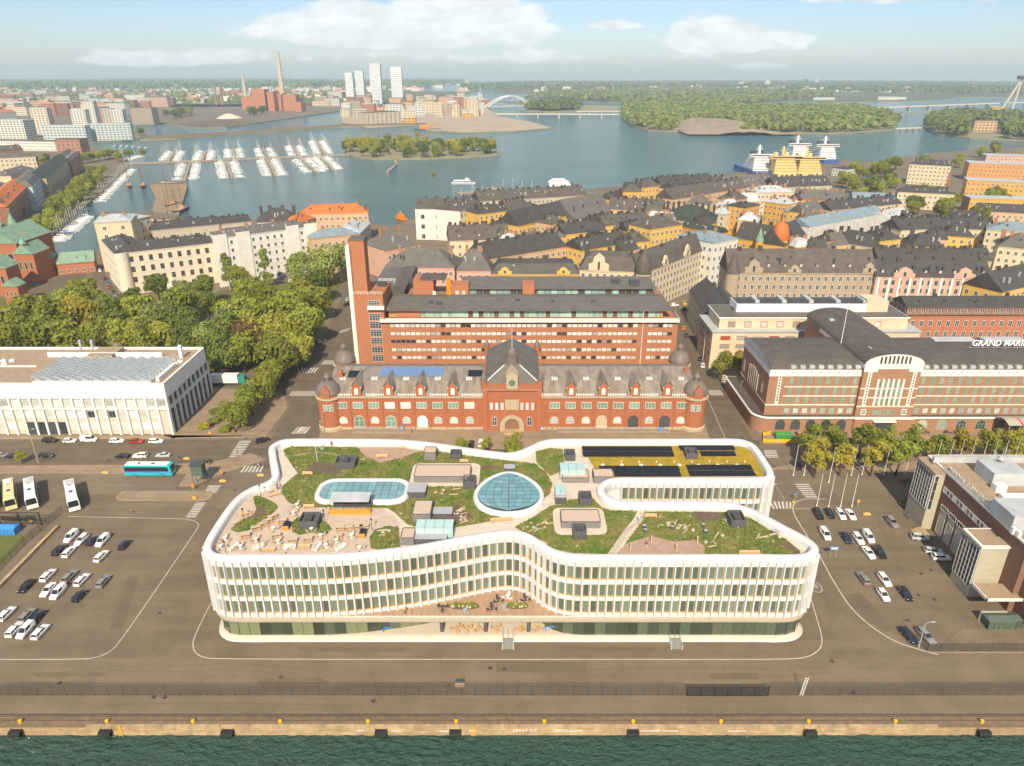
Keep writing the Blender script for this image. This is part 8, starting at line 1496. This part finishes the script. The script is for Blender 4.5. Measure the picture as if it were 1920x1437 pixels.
for (lb, a, b_, h, dp, wl, rf, rt, rh) in S: house(lb, a, b_, h, dp, wl, rf, 'harbour street blocks', rtype=rt, rh=rh, floors=max(2,int(h/3.6)), bay=4.2 if h < 22 else 5.5, ww=1.6 if h < 22 else 3.4, wh=1.9, chim=2 if rt != 'flat' else 0)
# --- distant blocks
FARM = ['white','ivory','cream','palegrey','brick','peach','rose','greybrown','brickdark','paleblue']; FB = {}
def far_block(px, py, w_, d, h, wl, lb, grp, roof=None):
    x, y = G(px,py); key = (wl, roof, round(w_/8), round(h/5)); 
    if key not in FB:
        q = MB(); nf = max(2,int(h/5)); q.box(-.5,.5,0,1,0,1,0); q.box(-.505,.505,-.005,1.005,.985,1.03,1)
        for f in range(nf):
            for i in range(max(2,int(w_/7))): u = -.5+(i+.5)/max(2,int(w_/7)); q.box(u-.5/max(2,int(w_/7))*.55,u+.5/max(2,int(w_/7))*.55,-.012,0,(f+.28)/nf,(f+.68)/nf,2)
        FB[key] = q.mesh('far_block', [MATS['wall_'+wl], MATS['roof_'+(roof or 'lightgrey')], MATS['glass_dark']])
    o = put('far_block', FB[key], None, (x,y,0), rnd.uniform(-.25,.25)); o.scale = (w_,d,h); return tag(o, lb, 'building', grp)
rf_ = random.Random(21)
for k in range(205):
    py = 172+46*rf_.random()**.8; px = rf_.uniform(-60,640 if py < 200 else 300)
    if 400 < px < 580 and py > 190 or (py > 205 and px > 230): continue
    wl = rf_.choice(FARM); far_block(px,py,rf_.uniform(18,70),rf_.uniform(14,24),rf_.uniform(12,32),wl,{'brick':'brick red','brickdark':'dark brick','peach':'peach','rose':'rose'}.get(wl,'pale')+' block in the hazy city between the left edge and the power station','western city blocks',rf_.choice((None,'orange','grey')))
for k in range(75):
    px = 645+265*rf_.random(); py = 196+34*rf_.random()**1.5*(1-.35*(px-645)/265)
    if 1000 < px: continue
    wl = rf_.choice(('white','cream','greybrown','brick','peach','stone','palegrey')); far_block(px,py,rf_.uniform(14,42),18,rf_.uniform(14,38),wl,{'brick':'brick red'}.get(wl,'pale')+' block in the new district below the four towers','new district blocks',rf_.choice((None,'brown')))
for (px, py, w_, h, lb) in ((658,196,26,105,'white twin tower, left one, of the new district'),(677,192,30,112,'white twin tower, right one, of the new district'),(707,196,38,135,'tallest white glass tower of the new district'),(746,197,38,124,'rightmost white glass tower of the new district')): x, y = G(px,py); t = thing('glass_tower', lb, 'tower', (x,y,0)); bx(t,'shaft',x-w_/2,x+w_/2,y,y+28,0,h,M('tower_glass', (.36,.43,.46), .3, .2, .02)); [bx(t,'floor_band',x-w_/2-.3,x+w_/2+.3,y-.3,y+28.3,h*k/18,h*k/18+2.2,MATS['white_paint']) for k in range(1,19)]; [bx(t,'pilaster',x-w_/2+w_*k/6-.6,x-w_/2+w_*k/6+.6,y-.8,y,0,h,MATS['white_paint']) for k in range(7)]
house('long beige brick block with dark attic at the tip of the building site', (686,212),(753,210),24,40,'stone','brown',rtype='flat',rh=1,floors=5,bay=10,ww=4,wh=2.6,chim=0)
for (px, py, c) in ((720,232,'yellow'),(768,231,'yellow'),(878,222,'yellow')): far_block(px,py,26,14,12,'ochre','bright yellow site huts at the building site, '+{720:'left',768:'middle',878:'right'}[px]+' stack','site huts')
ps = thing('power_station', 'red brick power station with conveyor bridges', 'power station', (*G(520,208),0))
for (a, b_, pb, pt) in ((476,500,209,168),(499,532,208,176),(504,516,209,172),(530,557,208,178),(455,476,206,182),(553,566,210,192),(520,560,207,184)): (xa, y), (xb, _) = G(a,pb), G(b_,pb); bx(ps,'boiler_hall',xa,xb,y,y+45+rnd.random()*9,0,ZY(pt,y),MATS['wall_brick'])
for (px, pb, pt, r_, m) in ((533,207,97,9,'wall_stone'),(463,200,140,7,'wall_stone'),(406,197,162,4,'brick_brown'),(417,197,162,4,'brick_brown')): x, y = G(px,pb); q = MB(); q.cyl(x,y,0,ZY(pt,y),r_,r_*.55,14); q.build('chimney', MATS[m], ps, False)
x, y = G(430,222); q = MB(); q.lathe(x,y,[(32,0),(22,5),(8,10),(.5,11.5)],16); tag(q.build('gravel_heap', MATS['roof_concrete']), 'pale gravel heap beside the power station', 'heap')
kind(sheet('coal_yard', [GP((330,233),(370,238),(425,237),(480,228),(400,226))], .3, MATS['roof_soil']), 'structure')
q = MB()
for k in range(620):
    py = 163+47*rf_.random(); px = rf_.uniform(-90,655)
    if (py > 190 and px > 235): continue
    x, y = G(px,py); w_ = rf_.uniform(9,34); q.box(x-w_/2,x+w_/2,y,y+14,0,rf_.uniform(7,20),rf_.choice((0,0,1,2,3,4))); q.box(x-w_/2-.2,x+w_/2+.2,y-.2,y+14.2,rf_.uniform(7,20),20.3,5) if k % 9 == 0 else None
kind(q.build('hazy_city', [MATS['wall_white'],MATS['wall_rose'],MATS['wall_stone'],MATS['wall_ivory'],MATS['wall_brick'],MATS['roof_grey']]), 'stuff')
for k in range(46):
    px, py = rf_.uniform(905,1830), rf_.uniform(368,486); h = rf_.uniform(14,19); w_ = rf_.uniform(20,42)
    if px < 1080 and py < 385 or 1515 < px < 1665 and py < 440 or px > 1570 and py < 395 or 1440 < px < 1490 and py > 425 or py > 460 and px < 1100: continue
    wl = rf_.choice(('yellow','ochre','peach','cream','yellow')); house('small '+('yellow' if wl in ('yellow','ochre') else 'pale')+' house squeezed between the larger old town ranges', (px,py), (px+w_,py-rf_.uniform(-4,9)), h, rf_.uniform(9,14), wl, rf_.choice(('black','brown','grey','black','lightgrey')), 'small infill houses', rtype=rf_.choice(('gable','hip','mansard')), rh=rf_.uniform(3.5,6.5), floors=4, chim=3)
# scattered pale buildings toward the horizon
q = MB()
for k in range(900):
    py = 149+25*rf_.random(); px = rf_.choice((rf_.uniform(-100,900),rf_.uniform(1000,1920),rf_.uniform(1300,1700))); x, y = G(px,py)
    if y > FAR*.9: continue
    w_ = rf_.uniform(14,60); q.box(x-w_/2,x+w_/2,y,y+20,0,rf_.uniform(9,30),rf_.choice((0,0,0,1,2)))
o = kind(q.build('horizon_suburbs', [MATS['wall_white'],MATS['wall_rose'],MATS['wall_stone']]), 'stuff')
for (px, py, h, lb) in ((690/3+1280-1,158,60,'dark funnel shaped water tower on the horizon'),): x, y = G(px,py); q = MB(); q.lathe(x,y,[(9,0),(7,h*.55),(45,h*.95),(45,h),(1,h+2)],16); tag(q.build('water_tower', MATS['metal_grey']), lb, 'water tower')
for (px, py, w_, h, lb) in ((1438,167,40,58,'pale tower block on the horizon left of the water tower'),(1390,165,60,45,'broad pale blocks on the horizon'),(1531,160,36,60,'slender pale tower right of the water tower')): far_block(px,py,w_,24,h,'white',lb,'horizon blocks')
for i, (px, py) in enumerate(((1300,173),(1340,170),(1400,172),(1470,170),(1520,172),(1560,170),(1600,172),(1640,170),(1680,171),(1490,186),(1545,188),(1665,188),(1690,187),(1290,171),(1410,166),(1610,167))): far_block(px,py,rf_.uniform(40,90),20,rf_.uniform(9,16),rf_.choice(('white','ivory','rose')),'pale house group between hazy woods on the far shore','far shore houses')
far_block(1845,248,42,16,20,'peach','pale barracks with grey roof on the fortress island','fortress',"grey"); far_block(1548,216,28,14,6,'white','white long shed in the island wood','island'); far_block(1355,220,10,8,9,'palegrey','small grey tower on the rocky island','island')
# ================================================================== boats, bridges, haze
M('hull_white', (.78,.77,.74), .35); M('teak', (.42,.28,.15), .7); M('mast', (.62,.60,.56), .4); M('hull_blue', (.04,.10,.28), .4); M('hull_brown', (.16,.085,.045), .6); M('ship_yellow', (.72,.54,.24), .5, .12, .2)
def hull(q, L, w_, h, mi=0, z0=-.3):
    st = [(-L/2,w_*.42),(-L*.3,w_*.5),(0,w_*.5),(L*.25,w_*.42),(L*.42,w_*.18),(L/2,.03)]; n = len(st)
    vs = []
    for x, y in st: k = 1+.25*max(0,x/L); vs += [(x,-y,h*k),(x*.93,-y*.55,z0),(x*.93,y*.55,z0),(x,y,h*k)]
    q.add(vs, [(i*4+j,(i+1)*4+j,(i+1)*4+j+1,i*4+j+1) for i in range(n-1) for j in range(3)]+[(0,1,2,3)]+[(i*4+3,(i+1)*4+3,(i+1)*4,i*4) for i in range(n-1)], mi)
def sail(L, mh, c=0):
    q = MB(); hull(q, L, L*.3, 1.1, 0); q.box(-L*.18,L*.2,-L*.07,L*.07,1.1,1.75,0); q.box(-L*.4,-L*.2,-L*.08,L*.08,1.12,1.2,1)
    if mh: q.tube((L*.06,0,1.2),(L*.06,0,mh),.11,5,2); q.tube((L*.06,0,2.4),(-L*.34,0,2.3),.09,4,2); q.tube((L*.48,0,1.3),(L*.06,0,mh*.97),.03,3,2); q.tube((-L*.48,0,1.3),(L*.06,0,mh),.03,3,2); q.box(-L*.34,L*.06,-.16,.16,2.35,2.7,3 if c else 0)
    else: q.box(-L*.12,L*.12,-L*.09,L*.09,1.75,2.6,0); q.box(-L*.1,L*.13,-L*.092,L*.092,1.95,2.4,3)
    return q.mesh('moored_boat', [MATS['hull_white'],MATS['teak'],MATS['mast'],MATS['hull_blue']])
BOATS = [sail(11,15),sail(10,13.5,1),sail(12,16.5),sail(9,0),sail(9.5,12.5)]
def boat(x, y, rz, lb, grp, k=None): o = put('moored_boat', BOATS[rnd.randrange(5) if k is None else k], None, (x,y,WZ), rz, sc=1.05 if grp == 'marina boats' else 1.0); return tag(o, lb, 'boat', grp)
zz = lambda x, y: (x/3, y/3)
PON = M('pontoon', (.34,.25,.17), .9, .2, .4)
strip('marina_pier', zz(700,920), zz(1960,868), 7, PON, label='long timber pier running across the marina')
for i, (a, b_) in enumerate((((1068,915),(1038,1008)),((1272,905),(1305,998)),((1500,893),(1548,985)),((1690,885),(1775,965)),((1800,880),(1870,950)),((948,905),(985,848)),((1140,900),(1158,845)),((1320,885),(1310,835)),((1500,878),(1478,830)),((1680,872),(1650,818)),((1822,862),(1780,790)))):
    side = 'near' if i < 5 else 'far'; nm = ordinal(i if i < 5 else i-5)+' pontoon on the '+side+' side of the marina pier'; strip('pontoon', zz(*a), zz(*b_), 2.6, PON, label='narrow '+nm, cat='pontoon', group='marina pontoons')
    A, B = np.array(G(*zz(*a))), np.array(G(*zz(*b_))); L = np.linalg.norm(B-A); d = (B-A)/L; n = np.array((d[1],-d[0])); k = int(L/12.0)
    for j in range(k):
        for s in (-1,1):
            if rnd.random() < .08: continue
            p = A+d*(j+.9)*L/(k+.6)+n*s*8.2; boat(p[0],p[1],math.atan2(n[1]*s,n[0]*s)+math.pi*(rnd.random() < .5),'white boat moored to the '+nm,'marina boats')
for (a, b_, n, off, lb) in (((84,452),(146,404),15,7,'white yacht moored off the canal promenade'),((168,378),(236,316),18,7,'white yacht moored along the harbour promenade'),((228,300),(262,290),7,3,'white boat beside the marina sheds'),((210,272),(280,276),6,0,'white cruiser by the glass offices'),((860,380),(1010,360),8,-4,'yacht moored behind the black roofed terrace')):
    A, B = np.array(G(*a)), np.array(G(*b_)); d = (B-A)/np.linalg.norm(B-A); nr = np.array((d[1],-d[0]))
    for i in range(n): p = A+(B-A)*(i+.5)/n+nr*off; boat(p[0],p[1],math.atan2(nr[1],nr[0])+rnd.uniform(-.1,.1),lb,'quayside boats',rnd.choice((0,1,2,4)) if 'yacht' in lb else 3)
def tall_ship(px, py, rz, L, lb, mh=26):
    x, y = G(px,py,WZ); t = thing('tall_ship', lb, 'ship', (x,y,WZ), rz); q = MB(); hull(q,L,L*.24,2.6); q.build('hull', MATS['hull_brown'], t, off=(0,0,0)); q = MB(); q.box(-L*.4,L*.35,-L*.09,L*.09,2.6,2.75); q.box(-L*.3,-L*.18,-1.2,1.2,2.7,4.2); q.build('deck', MATS['teak'], t, off=(0,0,0))
    for k, xx in enumerate((-L*.2,L*.18)):
        q = MB(); q.tube((xx,0,2),(xx,0,mh*(.9+.1*k)),.26,6,0,.12); [q.tube((xx,-w_,mh*f),(xx,w_,mh*f),.13,4) for f, w_ in ((.45,4.5),(.65,3.6))]; [q.tube((xx-1,s*L*.11,2.6),(xx,0,mh*.75),.05,3) for s in (-1,1)]; q.build('mast', MATS['hull_brown'], t, off=(0,0,0))
    q = MB(); q.tube((L*.45,0,3),(L*.72,0,5),.18,5); q.build('bowsprit', MATS['hull_brown'], t, off=(0,0,0))
tall_ship(338,398,-1.5,30,'brown two masted ship at the end of the ship pier'); tall_ship(322,388,-1.6,22,'smaller dark sailing ship beside the pier',20); tall_ship(268,352,-1.2,24,'dark schooner left of the ship pier',24); tall_ship(305,420,.5,26,'varnished ship with a long bowsprit before the pier',24); tall_ship(243,352,-1.1,24,'dark hulled schooner near the promenade',24); tall_ship(320,348,.1,26,'brown ship lying across the head of the ship pier',22)
kind(sheet('ship_pier_deck', [GP((284,396),(335,403),(351,349),(338,341),(281,347),(292,372))], .05, MATS['paving']), 'structure')
x, y = G(869,346,WZ); t = thing('sightseeing_ferry', 'white two deck sightseeing ferry crossing the bay', 'ferry', (x,y,WZ), .12); q = MB(); hull(q,25,6.5,1.8); q.build('hull', MATS['hull_white'], t, off=(0,0,0)); q = MB(); q.box(-10,7,-2.7,2.7,1.8,4.0); q.box(-9,3,-2.4,2.4,4.0,4.2); q.box(2,5.5,-1.8,1.8,4.0,6.0); q.build('cabin', MATS['hull_white'], t, off=(0,0,0)); q = MB(); q.box(-9.6,6.6,-2.74,2.74,2.5,3.4); q.box(4.9,5.53,-1.6,1.6,4.8,5.6); q.build('window_band', MATS['glass_car'], t, off=(0,0,0)); q = MB(); q.tube((3,0,6),(2,0,9),.12,5); q.tube((-9,-2.3,4.2),(-9,-2.3,5.2),.08,4); q.tube((-9,-2.3,5.2),(2,-2.3,5.2),.07,4); q.build('mast', MATS['mast'], t, off=(0,0,0))
x, y = G(752,414,WZ); t = thing('pilot_boat', 'small orange red pilot boat at the jetty', 'boat', (x,y,WZ), 2.4); q = MB(); hull(q,14,4.6,1.6); q.build('hull', MATS['orange_paint'], t, off=(0,0,0)); q = MB(); q.box(-3,3,-1.6,1.6,1.6,4.2); q.box(-1,1.6,-1.2,1.2,4.2,5.8); q.build('wheelhouse', MATS['orange_paint'], t, off=(0,0,0)); q = MB(); q.box(1.5,1.65,-1.0,1.0,4.7,5.5); q.tube((0,0,5.8),(0,0,8),.1,5); q.build('mast', MATS['white_paint'], t, off=(0,0,0))
x, y = G(1050,362); t = thing('event_tent', 'white arched event hall with a red roof stripe on the shore', 'tent', (x,y,0)); q = MB(); n = 3; P_ = [(-10*math.cos(math.pi*i/n),7+3.2*math.sin(math.pi*i/n)) for i in range(n+1)]; P_ = [(-10,0)]+P_+[(10,0)]; m_ = len(P_); q.add([(a,0,z) for a, z in P_]+[(a,26,z) for a, z in P_], [tuple(range(m_)),tuple(reversed(range(m_,2*m_)))]+[(i,i+1,m_+i+1,m_+i) for i in range(m_-1)]); q.build('canopy', MATS['white_paint'], t, off=(0,0,0)); q = MB(); q.add([(a,9,z+.06) for a, z in P_]+[(a,11,z+.06) for a, z in P_], [(i,i+1,m_+i+1,m_+i) for i in range(m_-1)]); q.build('stripe', MATS['red_paint'], t, off=(0,0,0))
for k in range(5): q = MB(); q.box(-9+k*4,-6.4+k*4,-.1,0,.5,7); q.build('panel', MATS['glass_pale'], t, off=(0,0,0))
def icebreaker(px, py, c, hc, lb, w_=22, h=17, z=WZ):
    x, y = G(px,py,WZ); t = thing('icebreaker', lb, 'ship', (x,y,WZ), 0); q = MB(); P_ = [(-w_*.5,0),(-w_*.42,-9),(0,-14),(w_*.42,-9),(w_*.5,0),(w_*.5,70),(-w_*.5,70)]; q.prism(P_, -1, 6); q.build('hull', MATS[hc], t, off=(0,0,0)); n = 5
    for k in range(n):
        f = 1-.05*k; y0 = 2+k*1.2; q = MB(); q.box(-w_*.46*f,w_*.46*f,y0,38-k*3,6+k*(h/n),6+(k+1)*h/n-.35); q.build('deck_house', MATS[c], t, off=(0,0,0)); q = MB(); q.box(-w_*.48*f,w_*.48*f,y0-.5,38.5-k*3,6+(k+1)*h/n-.35,6+(k+1)*h/n); q.build('deck_edge', MATS[c], t, off=(0,0,0)); q = MB(); [q.box(-w_*.4*f+j*w_*.1*f,-w_*.4*f+j*w_*.1*f+1.0,y0-.06,y0,7.0+k*h/n,7.9+k*h/n) for j in range(9)]; kind(q.build('ports', MATS['glass_car'], t, off=(0,0,0)), 'stuff')
    q = MB(); q.box(-w_*.62,w_*.62,6,13,6+h,8.6+h); q.build('bridge', MATS[c], t, off=(0,0,0)); q = MB(); q.box(-w_*.6,w_*.6,5.9,6,6.9+h,8.1+h); q.build('bridge_windows', MATS['glass_car'], t, off=(0,0,0)); q = MB(); q.cyl(0,18,8.6+h,18+h,1.6,.7,8); q.box(-4,4,17.6,18.4,13+h,13.5+h); q.box(-2.6,2.6,17.6,18.4,15.5+h,16+h); q.cyl(0,17,8.6+h,10.5+h,1.2,1.2,10); q.build('mast', MATS[c], t, off=(0,0,0)); [bx_ for bx_ in ()]
    for s in (-1,1): q = MB(); q.box(s*w_*.21-2,s*w_*.21+2,22,28,6+h,11+h); q.build('funnel', MATS['metal_dark' if c == 'hull_white' else c], t, off=(0,0,0))
icebreaker(1428,332,'hull_white','hull_blue','white and blue icebreaker berthed left of the yellow ships',21,14); icebreaker(1473,336,'ship_yellow','ship_yellow','pale yellow icebreaker superstructure, left one of two',27,14); icebreaker(1518,336,'ship_yellow','ship_yellow','pale yellow icebreaker superstructure, right one of two',27,13); icebreaker(1500,306,'hull_white','hull_blue','white icebreaker berthed behind the left yellow ship',22,14); icebreaker(1552,308,'hull_white','hull_blue','white icebreaker berthed behind the right yellow ship',22,14)
for (a, b_, w_, lb) in (((740,301),(744,308),3,'upper part of the angled bathing jetty off the island'),((744,307),(727,321),3,'lower part of the angled bathing jetty off the island'),((915,352),(942,354),5,'floating dock among the moored yachts'),((858,361),(888,360),4,'small timber dock behind the white waterfront house'),((640,237),(690,235),5,'stone breakwater end by the building site')): strip('jetty', a, b_, w_, PON, label=lb)
x, y = G(800,244,WZ); t = thing('work_barge', 'orange and dark dredging barge off the building site', 'barge', (x,y,WZ)); q = MB(); q.box(-26,30,-7,7,-.5,2.5); q.build('hull', MATS['metal_dark'], t, off=(0,0,0)); q = MB(); q.box(-14,4,-4,4,2.5,9); q.tube((4,0,5),(18,0,14),1.0,5); q.tube((18,0,14),(26,0,3),.8,5); q.build('excavator', MATS['orange_paint'], t, off=(0,0,0))
# bridges
def bridge(lb, a, b_, za, zb, w_, piers, m='roof_concrete', arch=0):
    (xa, ya), (xb, yb) = G(*a), G(*b_); t = thing('road_bridge', lb, 'bridge', (xa,ya,0)); d = np.array((xb-xa,yb-ya)); L = np.linalg.norm(d); d /= L; n = np.array((-d[1],d[0]))*w_/2; q = MB(); S = 14
    for i in range(S):
        p0 = np.array((xa,ya))+d*L*i/S; p1 = np.array((xa,ya))+d*L*(i+1)/S; z0_, z1_ = (za+(zb-za)*i/S, za+(zb-za)*(i+1)/S); q.prism([tuple(p0-n),tuple(p1-n),tuple(p1+n),tuple(p0+n)],[z0_-2.2,z1_-2.2,z1_-2.2,z0_-2.2],[z0_,z1_,z1_,z0_],0,bottom=True)
    q.build('deck', MATS[m], t)
    for i in range(1,piers+1): p = np.array((xa,ya))+d*L*i/(piers+1); q = MB(); q.box(-1.6,1.6,-w_*.4,w_*.4,WZ-1,za+(zb-za)*i/(piers+1)-2,0,math.atan2(d[1],d[0]),tuple(p)); q.build('pier', MATS['wall_stone'], t)
    if arch:
        for s in (-1,1): q = MB(); pts = [np.array((*(np.array((xa,ya))+d*L*k/16+n*s),za+arch*math.sin(math.pi*k/16))) for k in range(17)]; [q.tube(pts[k],pts[k+1],1.8,5) for k in range(16)]; [q.tube(pts[k],(pts[k][0],pts[k][1],za),.35,3) for k in range(2,15,2)]; q.build('arch', MATS['white_paint'], t)
    return t
bridge('white arched bridge behind the building site',(912,204),(997,201),6,6,18,0,arch=30); bridge('long flat road bridge between the building site and the wooded island',(930,220),(1168,221),9,9,16,5); bridge('short low bridge behind the long flat one',(1080,213),(1172,212),6,6,14,3); bridge('low footbridge between the two islands',(1678,243),(1738,241),2.5,2.5,6,4)
t = bridge('long unfinished cable bridge with approach piers at the right',(1588,209),(1990,205),8,26,16,10); x, y = G(1890,208)
for s in (-1,1):
    q = MB(); q.tube((x+s*16-6,y,WZ),(x+18,y,92),4.6,6,0,3.4); q.build('pylon_leg', MATS['wall_stone'], t)
q = MB(); q.tube((x+18,y,92),(x+34,y,148),3.4,6,0,2.2); q.build('pylon', MATS['wall_stone'], t); q = MB(); q.box(x+6,x+26,y-8,y+8,88,98); q.build('climbing_form', MATS['metal_dark'], t); q = MB(); q.tube((x+34,y,140),(x+34,y,175),1.0,5); q.tube((x+18,y,166),(x+60,y,168),.9,4); q.build('crane', MATS['mast'], t)
far_block(1865,209,30,18,14,'ochre','yellow site cabin on the bridge works','bridge works'); strip('work_platform', (1690,210), (1960,208), 14, PON, label='long work platform below the cable bridge')
# ---- air: even haze round the whole scene
hm = bpy.data.materials.new('haze'); hm.use_nodes = True; t_ = hm.node_tree; t_.nodes.clear(); pv = nn(t_, 'ShaderNodeVolumePrincipled'); mo_ = nn(t_, 'ShaderNodeOutputMaterial'); pv.inputs['Color'].default_value = (.70,.89,1.0,1); pv.inputs['Density'].default_value = HAZE; pv.inputs['Anisotropy'].default_value = 0.0; t_.links.new(pv.outputs[0], mo_.inputs['Volume'])
q = MB(); q.box(-FAR-50,FAR+50,-450,FAR+50,WZ-2.5,190); kind(q.build('haze', hm), 'stuff')
